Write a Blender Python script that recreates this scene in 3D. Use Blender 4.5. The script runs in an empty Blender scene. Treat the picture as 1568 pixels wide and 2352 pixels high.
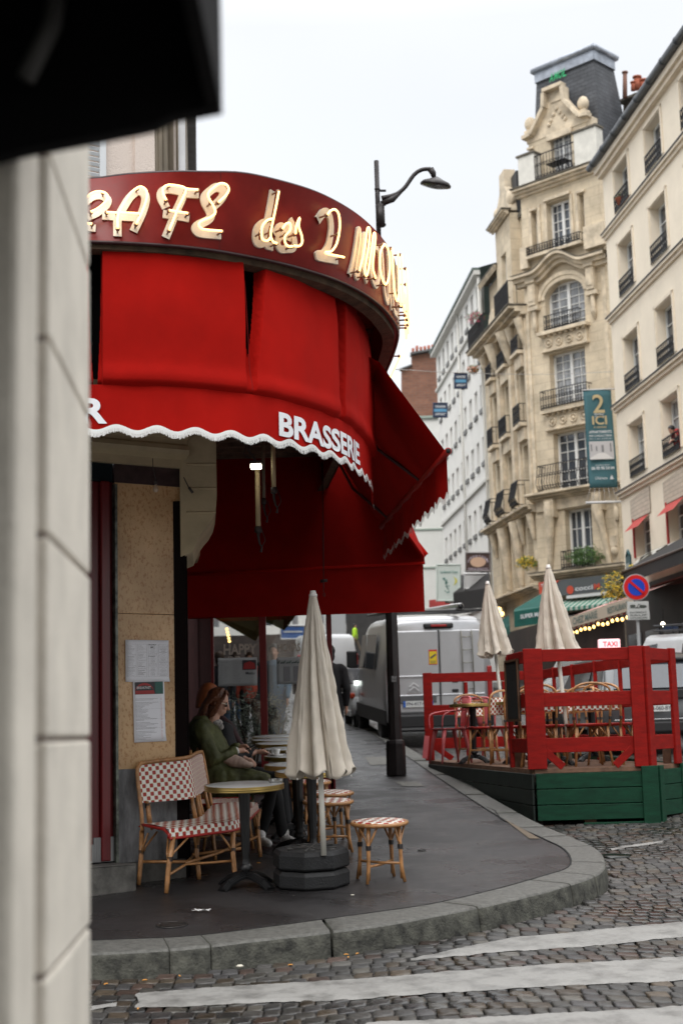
import bpy, bmesh, math, random
from mathutils import Vector, Matrix, noise as mnoise
PI = math.pi
rnd = random.Random(7)
sc = bpy.context.scene
COL = sc.collection
# ------------------------------------------------------------ camera, sky, sun, exposure
H = 1.924                      # camera height above the road under it
GS = 0.06                      # the street climbs 6 %
F_, CX, CY = 3300.0, 784.0, 1176.0   # lens in pixels of a 1568 x 2352 frame
cam_d = bpy.data.cameras.new('camera'); cam = bpy.data.objects.new('camera', cam_d); COL.objects.link(cam)
CM = (Matrix.Rotation(math.radians(98.7), 4, 'X') @ Matrix.Rotation(math.radians(-1.6), 4, 'Z'))
cam.matrix_world = Matrix.Translation((0, 0, H)) @ CM
cam_d.sensor_fit = 'VERTICAL'; cam_d.sensor_height = 36.0; cam_d.lens = 36.0 * F_ / 2352.0
cam_d.clip_start = 0.05; cam_d.clip_end = 1500
cam_d.dof.use_dof = True; cam_d.dof.focus_distance = 10.8; cam_d.dof.aperture_fstop = 2.8
sc.camera = cam
sc.view_settings.view_transform = 'Standard'; sc.view_settings.look = 'None'
sc.view_settings.exposure = 0.22; sc.view_settings.gamma = 1.0
sc.cycles.use_denoising = True
sc.cycles.max_bounces = 6; sc.cycles.transparent_max_bounces = 12
sc.cycles.sample_clamp_indirect = 6.0
W = bpy.data.worlds.new("World"); sc.world = W; W.use_nodes = True
nt = W.node_tree; nt.nodes.clear()
wo = nt.nodes.new('ShaderNodeOutputWorld'); bg = nt.nodes.new('ShaderNodeBackground')
sky = nt.nodes.new('ShaderNodeTexSky'); sky.sky_type = 'NISHITA'; sky.sun_disc = False
sky.sun_elevation = math.radians(46); sky.sun_rotation = math.radians(198); sky.dust_density = 4.0
bg.inputs['Strength'].default_value = 0.10
# overcast: a high cloud sheet hides nearly all of the blue; it is brightest overhead
tc = nt.nodes.new('ShaderNodeTexCoord'); sx = nt.nodes.new('ShaderNodeSeparateXYZ')
nt.links.new(tc.outputs['Generated'], sx.inputs[0])
cr = nt.nodes.new('ShaderNodeValToRGB'); nt.links.new(sx.outputs['Z'], cr.inputs[0])
e = cr.color_ramp.elements
e[0].position = 0.0; e[0].color = (.93, .94, .93, 1)
e[1].position = 1.0; e[1].color = (1, 1, 1, 1)
for p_, c_ in ((0.22, (.88, .90, .92, 1)), (0.40, (.85, .88, .92, 1)), (0.62, (.95, .96, .98, 1))):
    q_ = e.new(p_); q_.color = c_
mpn = nt.nodes.new('ShaderNodeMapping'); mpn.inputs['Scale'].default_value = (1, 1, 2.2)
nt.links.new(tc.outputs['Generated'], mpn.inputs[0])
nz = nt.nodes.new('ShaderNodeTexNoise'); nz.inputs['Scale'].default_value = 1.7; nz.inputs['Detail'].default_value = 3
nt.links.new(mpn.outputs[0], nz.inputs['Vector'])
mr = nt.nodes.new('ShaderNodeMapRange'); mr.inputs[1].default_value = .3; mr.inputs[2].default_value = .7
mr.inputs[3].default_value = 9.2; mr.inputs[4].default_value = 10.6
nt.links.new(nz.outputs['Fac'], mr.inputs[0])
boost = nt.nodes.new('ShaderNodeMapRange'); boost.inputs[1].default_value = .46; boost.inputs[2].default_value = .85
boost.inputs[3].default_value = 1.0; boost.inputs[4].default_value = 3.0
nt.links.new(sx.outputs['Z'], boost.inputs[0])
mm = nt.nodes.new('ShaderNodeMath'); mm.operation = 'MULTIPLY'
nt.links.new(mr.outputs[0], mm.inputs[0]); nt.links.new(boost.outputs[0], mm.inputs[1])
vm = nt.nodes.new('ShaderNodeVectorMath'); vm.operation = 'SCALE'
nt.links.new(cr.outputs[0], vm.inputs[0]); nt.links.new(mm.outputs[0], vm.inputs['Scale'])
mx = nt.nodes.new('ShaderNodeMix'); mx.data_type = 'RGBA'; mx.inputs['Factor'].default_value = 0.92
nt.links.new(sky.outputs[0], mx.inputs['A']); nt.links.new(vm.outputs[0], mx.inputs['B'])
nt.links.new(mx.outputs['Result'], bg.inputs['Color']); nt.links.new(bg.outputs[0], wo.inputs[0])
sun_d = bpy.data.lights.new('sun', 'SUN'); sun = bpy.data.objects.new('sun', sun_d); COL.objects.link(sun)
sun_d.energy = 0.9; sun_d.angle = math.radians(25); sun_d.color = (1, .965, .92)
sun.rotation_euler = (math.radians(44), 0, math.radians(-18)); sun.location = (0, 0, 40)

# ------------------------------------------------------------ helpers
def ray(x, y): return CM.to_3x3() @ Vector(((x - CX) / F_, -(y - CY) / F_, -1.0))
def at(x, y, Y):                     # the place that shows at photo point x, y when it lies Y metres down the street
    d = ray(x, y); return Vector((0, 0, H)) + d * (Y / d.y)
def atz(x, y, z):                    # ... at height z above the camera
    d = ray(x, y); return Vector((0, 0, H)) + d * (z / d.z)
def road(Y): return GS * Y
def walk(Y): return GS * Y + .14
def gnd(x, y, dz=.14):               # ... on the ground
    d = ray(x, y); t = (dz - H) / (d.z - GS * d.y); return Vector((0, 0, H)) + d * t
def V(*a): return Vector(a)
def crom(P, n, closed=False):
    P = [Vector(p) for p in P]; out = []
    for i in range(len(P) - 1):
        a = P[i - 1] if i else P[0] * 2 - P[1]
        b, c = P[i], P[i + 1]
        d = P[i + 2] if i + 2 < len(P) else P[-1] * 2 - P[-2]
        for k in range(n):
            t = k / n
            out.append(.5 * ((2 * b) + (c - a) * t + (2 * a - 5 * b + 4 * c - d) * t * t + (3 * b - a - 3 * c + d) * t ** 3))
    out.append(P[-1]); return out
class Frame:                         # local (s along, n outward, z up) -> world
    def __init__(s, O, ang, n_flip=False):
        s.O = Vector(O); s.s = Vector((math.cos(ang), math.sin(ang), 0)); s.n = Vector((s.s.y, -s.s.x, 0))
        if n_flip: s.n = -s.n
        s.flip = n_flip
    def __call__(s, p): return s.O + s.s * p[0] + s.n * p[1] + Vector((0, 0, p[2]))
def frame2(P, Q, flip=False):
    P = Vector(P); Q = Vector(Q); return Frame((P.x, P.y, P.z if len(P) > 2 else 0), math.atan2(Q.y - P.y, Q.x - P.x), flip)
class MB:
    def __init__(s, T=None): s.v = []; s.f = []; s.m = []; s.sm = []; s.uv = []; s.T = T; s.has_uv = False; s.cuts = [0]
    def add(s, vs, fs, mat=0, smooth=False, uv=None):
        o = len(s.v)
        if s.T: vs = [s.T(p) for p in vs]
        s.v += [tuple(p) for p in vs]
        for i, f in enumerate(fs):
            s.f.append([k + o for k in f]); s.m.append(mat); s.sm.append(smooth)
            if uv is not None: s.uv.append([uv[k] for k in f]); s.has_uv = True
            else: s.uv.append(None)
        s.cuts.append(len(s.f)); return s
    def box(s, x0, y0, z0, x1, y1, z1, mat=0, M=None):
        vs = [Vector((x, y, z)) for z in (z0, z1) for y in (y0, y1) for x in (x0, x1)]
        if M is not None: vs = [M @ p for p in vs]
        return s.add(vs, [(0, 2, 3, 1), (4, 5, 7, 6), (0, 1, 5, 4), (2, 6, 7, 3), (0, 4, 6, 2), (1, 3, 7, 5)], mat)
    def bar(s, a, b, w, h, up=(0, 0, 1), mat=0):      # beam from a to b, w sideways, h in 'up' direction
        a = Vector(a); b = Vector(b); d = (b - a).normalized(); u = Vector(up)
        r = d.cross(u)
        if r.length < 1e-4: r = d.cross(Vector((0, 1, 0)))
        r.normalize(); u = r.cross(d)
        r *= w / 2; u *= h / 2
        vs = [a - r - u, a + r - u, a + r + u, a - r + u, b - r - u, b + r - u, b + r + u, b - r + u]
        return s.add(vs, [(0, 1, 2, 3), (4, 7, 6, 5), (0, 4, 5, 1), (1, 5, 6, 2), (2, 6, 7, 3), (3, 7, 4, 0)], mat)
    def tube(s, P, r, seg=8, mat=0, closed=False, smooth=True, flat=1.0):
        P = [Vector(p) for p in P]; n = len(P)
        R = r if isinstance(r, (list, tuple)) else [r] * n
        T0 = None; rings = []; N = None
        for i in range(n):
            if closed: t = P[(i + 1) % n] - P[i - 1]
            else: t = P[min(i + 1, n - 1)] - P[max(i - 1, 0)]
            if t.length < 1e-9: t = Vector((0, 0, 1))
            t.normalize()
            if N is None:
                N = t.cross(Vector((0, 0, 1)))
                if N.length < 1e-3: N = t.cross(Vector((0, 1, 0)))
            else: N = N - t * N.dot(t)
            if N.length < 1e-6: N = t.orthogonal()
            N.normalize(); B = t.cross(N)
            rings.append([P[i] + (N * math.cos(2 * PI * k / seg) + B * math.sin(2 * PI * k / seg) * flat) * R[i] for k in range(seg)])
        vs = [p for q in rings for p in q]; fs = []
        for i in range(n if closed else n - 1):
            j = (i + 1) % n
            for k in range(seg):
                l = (k + 1) % seg; fs.append((i * seg + k, i * seg + l, j * seg + l, j * seg + k))
        if not closed:
            fs.append(tuple(reversed(range(seg)))); fs.append(tuple((n - 1) * seg + k for k in range(seg)))
        return s.add(vs, fs, mat, smooth)
    def lathe(s, prof, c=(0, 0, 0), seg=24, mat=0, smooth=True, sx=1, sy=1, rot=0, caps=True):
        c = Vector(c); vs = []; fs = []
        for r, z in prof:
            for k in range(seg):
                a = 2 * PI * k / seg + rot; vs.append(c + Vector((r * math.cos(a) * sx, r * math.sin(a) * sy, z)))
        n = len(prof)
        for i in range(n - 1):
            for k in range(seg):
                l = (k + 1) % seg; fs.append((i * seg + k, i * seg + l, (i + 1) * seg + l, (i + 1) * seg + k))
        if caps and prof[0][0] > 1e-5: fs.append(tuple(reversed(range(seg))))
        if caps and prof[-1][0] > 1e-5: fs.append(tuple((n - 1) * seg + k for k in range(seg)))
        return s.add(vs, fs, mat, smooth)
    def ell(s, c, r, seg=16, rings=10, mat=0, M=None):
        c = Vector(c); vs = []; fs = []
        for i in range(rings + 1):
            t = PI * i / rings
            for k in range(seg):
                a = 2 * PI * k / seg
                p = Vector((r[0] * math.sin(t) * math.cos(a), r[1] * math.sin(t) * math.sin(a), r[2] * math.cos(t)))
                if M is not None: p = M @ p
                vs.append(c + p)
        for i in range(rings):
            for k in range(seg):
                l = (k + 1) % seg; fs.append((i * seg + k, (i + 1) * seg + k, (i + 1) * seg + l, i * seg + l))
        return s.add(vs, fs, mat, True)
    def grid(s, fn, nu, nv, mat=0, smooth=True, uvf=None, thick=0, both=False):   # fn(i/nu, j/nv) -> point
        vs = [Vector(fn(i / nu, j / nv)) for j in range(nv + 1) for i in range(nu + 1)]
        uv = [uvf(i / nu, j / nv) for j in range(nv + 1) for i in range(nu + 1)] if uvf else None
        fs = [(j * (nu + 1) + i, j * (nu + 1) + i + 1, (j + 1) * (nu + 1) + i + 1, (j + 1) * (nu + 1) + i) for j in range(nv) for i in range(nu)]
        s.add(vs, fs, mat, smooth, uv)
        return s
    def prism(s, poly, fn, t, mat=0, smooth=False):  # poly of 2D points; fn(x, y, d) -> 3D
        n = len(poly); vs = [fn(p[0], p[1], 0) for p in poly] + [fn(p[0], p[1], t) for p in poly]
        fs = [tuple(range(n)), tuple(reversed(range(n, 2 * n)))] + [(i, i + n, (i + 1) % n + n, (i + 1) % n) for i in range(n)]
        return s.add(vs, fs, mat, smooth)
WORLDS = set()
def obj(name, mb, mats, parent=None, label=None, bevel=0, fix=True):
    me = bpy.data.meshes.new(name)
    if isinstance(mb, bpy.types.Mesh): me = mb
    else:
        me.from_pydata(mb.v, [], mb.f)
        me.polygons.foreach_set('material_index', mb.m); me.polygons.foreach_set('use_smooth', mb.sm)
        if mb.has_uv:
            ul = me.uv_layers.new(name='UVMap'); k = 0; buf = []
            for f, uv in zip(mb.f, mb.uv):
                for q in range(len(f)): buf += list(uv[q]) if uv else [0.0, 0.0]
            ul.data.foreach_set('uv', buf)
        if fix:
            bm = bmesh.new(); bm.from_mesh(me); bmesh.ops.recalc_face_normals(bm, faces=bm.faces); bm.to_mesh(me); bm.free()
    for m in (mats if isinstance(mats, (list, tuple)) else [mats]): me.materials.append(m)
    o = bpy.data.objects.new(name, me); COL.objects.link(o)
    if parent is not None:
        o.parent = parent
        if parent.name in WORLDS: o.matrix_parent_inverse = parent.matrix_basis.inverted()
    if label: o['label'] = label
    if bevel:
        b = o.modifiers.new('bevel', 'BEVEL'); b.width = bevel; b.segments = 2; b.limit_method = 'ANGLE'; b.angle_limit = .6; b.harden_normals = False
    return o
def obj_each(name, mb, mats, parent=None, per=1, **k):      # one object for every 'per' shapes added
    for i in range(0, len(mb.cuts) - 1, per):
        a, c = mb.cuts[i], mb.cuts[min(i + per, len(mb.cuts) - 1)]; q = MB(); ix = {}
        for f, m, s_, u in zip(mb.f[a:c], mb.m[a:c], mb.sm[a:c], mb.uv[a:c]):
            q.f.append([ix.setdefault(v, len(ix)) for v in f]); q.m.append(m); q.sm.append(s_); q.uv.append(u)
        q.v = [mb.v[v] for v in ix]; q.has_uv = mb.has_uv; obj(name, q, mats, parent, **k)
def thing(name, label, cat, loc=(0, 0, 0), rz=0, group=None, world=True):
    o = bpy.data.objects.new(name, None); COL.objects.link(o); o.empty_display_size = .2
    o.location = loc; o.rotation_euler = (0, 0, rz); o['label'] = label; o['category'] = cat
    if group: o['group'] = group
    o.matrix_basis = Matrix.Translation(loc) @ Matrix.Rotation(rz, 4, 'Z')
    if world: WORLDS.add(o.name)
    return o
def tag(o, label, cat, group=None):
    o['label'] = label; o['category'] = cat
    if group: o['group'] = group
    return o
def struct(name, mb, m, **k): o = obj(name, mb, m, **k); o['kind'] = 'structure'; return o
KIDS = {}
def kids(o): return [c for c in bpy.data.objects if c.parent == o]
def dup(root, M=None, label=None, loc=None, rz=0, tilt=True):
    def cp(o, par):
        c = o.copy(); COL.objects.link(c); c.parent = par
        for ch in kids(o): cp(ch, c)
        return c
    r = cp(root, None)
    if loc is not None: place(r, loc, rz, tilt)
    if label: r['label'] = label
    return r
TILT = Matrix.Rotation(math.atan(GS), 4, 'X')
def place(o, loc, rz=0, tilt=True):
    o.matrix_basis = Matrix.Translation(loc) @ (TILT if tilt else Matrix.Identity(4)) @ Matrix.Rotation(rz, 4, 'Z')
# ---- materials
MATS = {}
def mat(name, col=(.5, .5, .5), rough=.6, metal=0, var=0, vs=3.0, bump=0, bs=40.0, spec=.5, coat=0, emit=None, es=0, alpha=1, trans=0, col2=None, thr=None, rv=0, stretch=(1, 1, 1), sheen=0, world=False):
    if name in MATS: return MATS[name]
    m = bpy.data.materials.new(name); m.use_nodes = True; MATS[name] = m
    n = m.node_tree.nodes; l = m.node_tree.links; b = n['Principled BSDF']
    b.inputs['Roughness'].default_value = rough; b.inputs['Metallic'].default_value = metal
    b.inputs['Specular IOR Level'].default_value = spec; b.inputs['Base Color'].default_value = (*col, 1)
    if coat: b.inputs['Coat Weight'].default_value = coat; b.inputs['Coat Roughness'].default_value = .08
    if sheen: b.inputs['Sheen Weight'].default_value = sheen
    if emit: b.inputs['Emission Color'].default_value = (*emit, 1); b.inputs['Emission Strength'].default_value = es
    if alpha < 1: b.inputs['Alpha'].default_value = alpha
    if trans: b.inputs['Transmission Weight'].default_value = trans
    if var or bump or col2 or rv:
        if world: g = n.new('ShaderNodeNewGeometry'); src = g.outputs['Position']
        else: g = n.new('ShaderNodeTexCoord'); src = g.outputs['Object']
        mp = n.new('ShaderNodeMapping'); mp.inputs['Scale'].default_value = stretch; l.new(src, mp.inputs[0]); src = mp.outputs[0]
    if var or col2 or rv:
        t = n.new('ShaderNodeTexNoise'); t.inputs['Scale'].default_value = vs; t.inputs['Detail'].default_value = 6; t.inputs['Roughness'].default_value = .62
        l.new(src, t.inputs['Vector'])
    if var or col2:
        r = n.new('ShaderNodeValToRGB'); l.new(t.outputs['Fac'], r.inputs[0])
        c2 = col2 if col2 else tuple(max(0, c * (1 - var)) for c in col); c1 = col if col2 else tuple(min(1, c * (1 + var * .6)) for c in col)
        lo, hi = thr if thr else (.33, .67)
        r.color_ramp.elements[0].position = lo; r.color_ramp.elements[0].color = (*c2, 1)
        r.color_ramp.elements[1].position = hi; r.color_ramp.elements[1].color = (*c1, 1)
        l.new(r.outputs[0], b.inputs['Base Color'])
    if rv:
        q = n.new('ShaderNodeMapRange'); q.inputs[1].default_value = .38; q.inputs[2].default_value = .6
        q.inputs[3].default_value = max(.03, rough - rv); q.inputs[4].default_value = min(1, rough + rv * .5)
        l.new(t.outputs['Fac'], q.inputs[0]); l.new(q.outputs[0], b.inputs['Roughness'])
    if bump:
        t2 = n.new('ShaderNodeTexNoise'); t2.inputs['Scale'].default_value = bs; t2.inputs['Detail'].default_value = 4
        l.new(src, t2.inputs['Vector']); bp = n.new('ShaderNodeBump'); bp.inputs['Strength'].default_value = min(1, bump); bp.inputs['Distance'].default_value = .01
        l.new(t2.outputs['Fac'], bp.inputs['Height']); l.new(bp.outputs[0], b.inputs['Normal'])
    return m
def math_node(nt_, op, a, b=None):
    m = nt_.nodes.new('ShaderNodeMath'); m.operation = op
    for i, x in enumerate((a, b)):
        if x is None: continue
        if isinstance(x, (int, float)): m.inputs[i].default_value = x
        else: nt_.links.new(x, m.inputs[i])
    return m.outputs[0]
def block_mat(name, c1, c2, mortar, bw, bh, ms=.012, rough=.85, var=.25, off=.5, bumps=.4, bias=0, stain=None):   # coursed masonry on the UV map, in metres
    if name in MATS: return MATS[name]
    m = bpy.data.materials.new(name); m.use_nodes = True; MATS[name] = m
    n = m.node_tree.nodes; l = m.node_tree.links; b = n['Principled BSDF']; b.inputs['Roughness'].default_value = rough
    u = n.new('ShaderNodeUVMap'); br = n.new('ShaderNodeTexBrick'); l.new(u.outputs[0], br.inputs['Vector'])
    br.inputs['Scale'].default_value = 1; br.inputs['Brick Width'].default_value = bw; br.inputs['Row Height'].default_value = bh
    br.inputs['Mortar Size'].default_value = ms; br.inputs['Mortar Smooth'].default_value = .3; br.offset = off; br.inputs['Bias'].default_value = bias
    br.inputs['Color1'].default_value = (*c1, 1); br.inputs['Color2'].default_value = (*c2, 1); br.inputs['Mortar'].default_value = (*mortar, 1)
    t = n.new('ShaderNodeTexNoise'); t.inputs['Scale'].default_value = .9; t.inputs['Detail'].default_value = 9; t.inputs['Roughness'].default_value = .7
    l.new(u.outputs[0], t.inputs['Vector'])
    mp = n.new('ShaderNodeMapRange'); mp.inputs[1].default_value = .3; mp.inputs[2].default_value = .7; mp.inputs[3].default_value = 1 - var; mp.inputs[4].default_value = 1 + var * .5
    l.new(t.outputs['Fac'], mp.inputs[0]); vm_ = n.new('ShaderNodeVectorMath'); vm_.operation = 'SCALE'
    l.new(br.outputs['Color'], vm_.inputs[0]); l.new(mp.outputs[0], vm_.inputs['Scale']); l.new(vm_.outputs[0], b.inputs['Base Color'])
    bp = n.new('ShaderNodeBump'); bp.inputs['Strength'].default_value = bumps; bp.inputs['Distance'].default_value = .02; bp.invert = True
    l.new(br.outputs['Fac'], bp.inputs['Height']); l.new(bp.outputs[0], b.inputs['Normal'])
    return m
# common materials
IRON = mat('black_iron', (.012, .012, .014), .45, .3, var=.3, vs=8)
WHITEPAINT = mat('white_paint', (.74, .74, .72), .4, var=.08)
GLASSDARK = mat('window_glass', (.05, .06, .075), .06, 0, spec=.9, var=.5, vs=.6)
GLASSNET = mat('window_glass_net', (.26, .27, .28), .12, 0, spec=.8, var=.6, vs=1.5, stretch=(5, 5, .6))
FONTC = {}
def text_geo(s, bold=.0, spacing=1.0):
    k = (s, bold, spacing)
    if k in FONTC: return FONTC[k]
    cu = bpy.data.curves.new('txt', 'FONT'); cu.body = s; cu.size = 1.0; cu.offset = bold; cu.resolution_u = 4; cu.space_character = spacing
    o = bpy.data.objects.new('txt', cu); COL.objects.link(o)
    dg = bpy.context.evaluated_depsgraph_get(); me = bpy.data.meshes.new_from_object(o.evaluated_get(dg))
    vs = [v.co.copy() for v in me.vertices]; fs = [tuple(p.vertices) for p in me.polygons]
    bpy.data.objects.remove(o); bpy.data.curves.remove(cu); bpy.data.meshes.remove(me)
    if vs:
        x0 = min(v.x for v in vs); x1 = max(v.x for v in vs); y0 = min(v.y for v in vs); y1 = max(v.y for v in vs)
    else: x0 = x1 = y0 = y1 = 0
    FONTC[k] = (vs, fs, x0, x1, y0, y1); return FONTC[k]
def text(mb, s, fn, w=None, h=None, cx=0, cy=0, bold=.0, mat=0, slant=0, spacing=1.0):   # fn(x, y) -> 3D; fits into w x h around cx, cy
    vs, fs, x0, x1, y0, y1 = text_geo(s, bold, spacing)
    if not vs: return
    sx_ = w / (x1 - x0) if w else None; sy_ = h / (y1 - y0) if h else None
    sx_ = sx_ or sy_; sy_ = sy_ or sx_
    mb.add([fn(cx + (v.x - (x0 + x1) / 2) * sx_ + slant * (v.y - (y0 + y1) / 2) * sy_, cy + (v.y - (y0 + y1) / 2) * sy_) for v in vs], fs, mat)
def fuse(mb, voxel, name='body', smooth=2, disp=0, dscale=6):          # union of overlapping volumes into one skin
    me = bpy.data.meshes.new(name); me.from_pydata(mb.v, [], mb.f)
    bm = bmesh.new(); bm.from_mesh(me); bmesh.ops.recalc_face_normals(bm, faces=bm.faces); bm.to_mesh(me); bm.free()
    o = bpy.data.objects.new(name, me); COL.objects.link(o)
    r = o.modifiers.new('r', 'REMESH'); r.mode = 'VOXEL'; r.voxel_size = voxel; r.use_smooth_shade = True
    if smooth: q = o.modifiers.new('s', 'SMOOTH'); q.factor = .5; q.iterations = smooth
    dg = bpy.context.evaluated_depsgraph_get(); out = bpy.data.meshes.new_from_object(o.evaluated_get(dg))
    bpy.data.objects.remove(o); bpy.data.meshes.remove(me); out.name = name
    if disp:
        for v in out.vertices:
            k = mnoise.noise(v.co * dscale) + .5 * mnoise.noise(v.co * dscale * 2.3 + Vector((3, 1, 7)))
            v.co += v.normal * disp * k
    for p in out.polygons: p.use_smooth = True
    return out
def facade(mb, s0, s1, z0, z1, holes, depth=.25, mat=0, rmat=None, n=0.0):   # wall sheet with real openings and reveals, uv in metres
    S = sorted(set([s0, s1] + [a for h in holes for a in (h[0], h[1]) if s0 < a < s1]))
    Zs = sorted(set([z0, z1] + [a for h in holes for a in (h[2], h[3]) if z0 < a < z1]))
    for i in range(len(S) - 1):
        j = 0
        while j < len(Zs) - 1:
            cs = (S[i] + S[i + 1]) / 2
            def inside(jj):
                cz = (Zs[jj] + Zs[jj + 1]) / 2
                return any(h[0] < cs < h[1] and h[2] < cz < h[3] for h in holes)
            if inside(j): j += 1; continue
            k = j
            while k < len(Zs) - 1 and not inside(k): k += 1
            a, b, c, d = S[i], S[i + 1], Zs[j], Zs[k]
            mb.add([(a, n, c), (b, n, c), (b, n, d), (a, n, d)], [(0, 1, 2, 3)], mat, False, [(a, c), (b, c), (b, d), (a, d)])
            j = k
    rm = mat if rmat is None else rmat
    for h in holes:
        a, b, c, d = h[:4]
        for q in (((a, c), (a, d)), ((b, c), (b, d)), ((a, c), (b, c)), ((a, d), (b, d))):
            (x0, y0), (x1, y1) = q
            mb.add([(x0, n, y0), (x1, n, y1), (x1, n - depth, y1), (x0, n - depth, y0)], [(0, 1, 2, 3)], rm, False, [(x0, y0), (x1, y1), (x1 + .2, y1), (x0 + .2, y0)])
# ------------------------------------------------------------ ground
ASPH = mat('asphalt', (.021, .0198, .0208), .5, var=.35, vs=1.3, bump=.5, bs=160, rv=.3, spec=.5)
KERBM = mat('granite', (.108, .106, .096), .65, var=.35, vs=26, bump=.8, bs=70, world=True)
outer = [(-30, 7.4), (-9, 8.35), (-4, 8.6), (-1.56, 8.82), (-1.02, 8.9), (-.63, 9.06), (.14, 9.42), (.77, 9.9), (1.3, 10.42), (1.71, 10.93), (1.93, 11.35), (2.05, 11.95), (2.08, 12.58), (1.98, 13.3), (1.78, 14.8), (1.45, 19), (.88, 27), (-1.6, 60), (-3.6, 90)]
inner = [(-30, 7.75), (-9, 8.7), (-4, 8.95), (-1.63, 9.18), (-1.1, 9.22), (-.73, 9.36), (.08, 9.82), (.55, 10.12), (1.03, 10.62), (1.45, 11.15), (1.68, 11.5), (1.78, 12.0), (1.8, 12.58), (1.72, 13.2), (1.51, 14.8), (1.19, 19), (.62, 27), (-1.86, 60), (-3.86, 90)]
OC = [Vector((p.x, p.y)) for p in crom([(x, y, 0) for x, y in outer], 8)]
IC = [Vector((p.x, p.y)) for p in crom([(x, y, 0) for x, y in inner], 8)]
def in_walk(x, y, m=0):
    if y < 8: return False
    c = False; P = POLY
    for i in range(len(P)):
        a, b = P[i], P[i - 1]
        if (a[1] > y) != (b[1] > y) and x < (b[0] - a[0]) * (y - a[1]) / (b[1] - a[1]) + a[0]: c = not c
    return c
POLY = [(p.x, p.y) for p in OC] + [(-40, 90), (-40, 8)]
mb = MB()
def gfn(a, b):
    x = -60 + 150 * a; y = -12 + 262 * b; return (x, y, road(y) - .022)
mb.grid(gfn, 30, 40)
def road_mat():
    m = bpy.data.materials.new('road_setts'); m.use_nodes = True
    n = m.node_tree.nodes; l = m.node_tree.links; b = n['Principled BSDF']
    g = n.new('ShaderNodeNewGeometry'); mp = n.new('ShaderNodeMapping'); mp.inputs['Scale'].default_value = (1, .8, 1); l.new(g.outputs['Position'], mp.inputs[0])
    v = n.new('ShaderNodeTexVoronoi'); v.inputs['Scale'].default_value = 8.5; v.feature = 'DISTANCE_TO_EDGE'; l.new(mp.outputs[0], v.inputs['Vector'])
    v2 = n.new('ShaderNodeTexVoronoi'); v2.inputs['Scale'].default_value = 8.5; l.new(mp.outputs[0], v2.inputs['Vector'])
    r = n.new('ShaderNodeValToRGB'); l.new(v.outputs['Distance'], r.inputs[0]); r.color_ramp.elements[0].position = .03; r.color_ramp.elements[0].color = (.015, .014, .013, 1); r.color_ramp.elements[1].position = .12; r.color_ramp.elements[1].color = (1, 1, 1, 1)
    r2 = n.new('ShaderNodeValToRGB'); s = n.new('ShaderNodeSeparateColor'); l.new(v2.outputs['Color'], s.inputs[0]); l.new(s.outputs[0], r2.inputs[0])
    r2.color_ramp.elements[0].color = (.06, .05, .047, 1); r2.color_ramp.elements[1].color = (.12, .112, .108, 1)
    x = n.new('ShaderNodeMix'); x.data_type = 'RGBA'; x.blend_type = 'MULTIPLY'; x.inputs['Factor'].default_value = 1
    l.new(r2.outputs[0], x.inputs['A']); l.new(r.outputs[0], x.inputs['B']); l.new(x.outputs['Result'], b.inputs['Base Color'])
    b.inputs['Roughness'].default_value = .5
    bp = n.new('ShaderNodeBump'); bp.inputs['Strength'].default_value = .6; bp.inputs['Distance'].default_value = .02; l.new(r.outputs[0], bp.inputs['Height']); l.new(bp.outputs[0], b.inputs['Normal'])
    return m
struct('road', mb, road_mat(), fix=False)
# setts, one low stone each, laid in gently waving rows
def sett_mat():
    m = bpy.data.materials.new('sett_stone'); m.use_nodes = True
    n = m.node_tree.nodes; l = m.node_tree.links; b = n['Principled BSDF']
    a = n.new('ShaderNodeAttribute'); a.attribute_name = 'tone'
    t = n.new('ShaderNodeTexNoise'); t.inputs['Scale'].default_value = 22; t.inputs['Detail'].default_value = 6
    g = n.new('ShaderNodeNewGeometry'); l.new(g.outputs['Position'], t.inputs['Vector'])
    q = n.new('ShaderNodeMapRange'); q.inputs[1].default_value = .25; q.inputs[2].default_value = .75; q.inputs[3].default_value = .62; q.inputs[4].default_value = 1.3; l.new(t.outputs['Fac'], q.inputs[0])
    s = n.new('ShaderNodeVectorMath'); s.operation = 'SCALE'; l.new(a.outputs['Color'], s.inputs[0]); l.new(q.outputs[0], s.inputs['Scale']); l.new(s.outputs[0], b.inputs['Base Color'])
    t3 = n.new('ShaderNodeTexNoise'); t3.inputs['Scale'].default_value = 1.1; l.new(g.outputs['Position'], t3.inputs['Vector'])
    q3 = n.new('ShaderNodeMapRange'); q3.inputs[1].default_value = .35; q3.inputs[2].default_value = .65; q3.inputs[3].default_value = .22; q3.inputs[4].default_value = .6; l.new(t3.outputs['Fac'], q3.inputs[0]); l.new(q3.outputs[0], b.inputs['Roughness'])
    q4 = n.new('ShaderNodeMapRange'); q4.inputs[1].default_value = .35; q4.inputs[2].default_value = .65; q4.inputs[3].default_value = .7; q4.inputs[4].default_value = 1.2; l.new(t3.outputs['Fac'], q4.inputs[0]); s4 = n.new('ShaderNodeVectorMath'); s4.operation = 'SCALE'; l.new(s.outputs[0], s4.inputs[0]); l.new(q4.outputs[0], s4.inputs['Scale']); l.new(s4.outputs[0], b.inputs['Base Color'])
    bp = n.new('ShaderNodeBump'); bp.inputs['Strength'].default_value = .5; bp.inputs['Distance'].default_value = .008; l.new(t.outputs['Fac'], bp.inputs['Height']); l.new(bp.outputs[0], b.inputs['Normal'])
    return m
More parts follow.
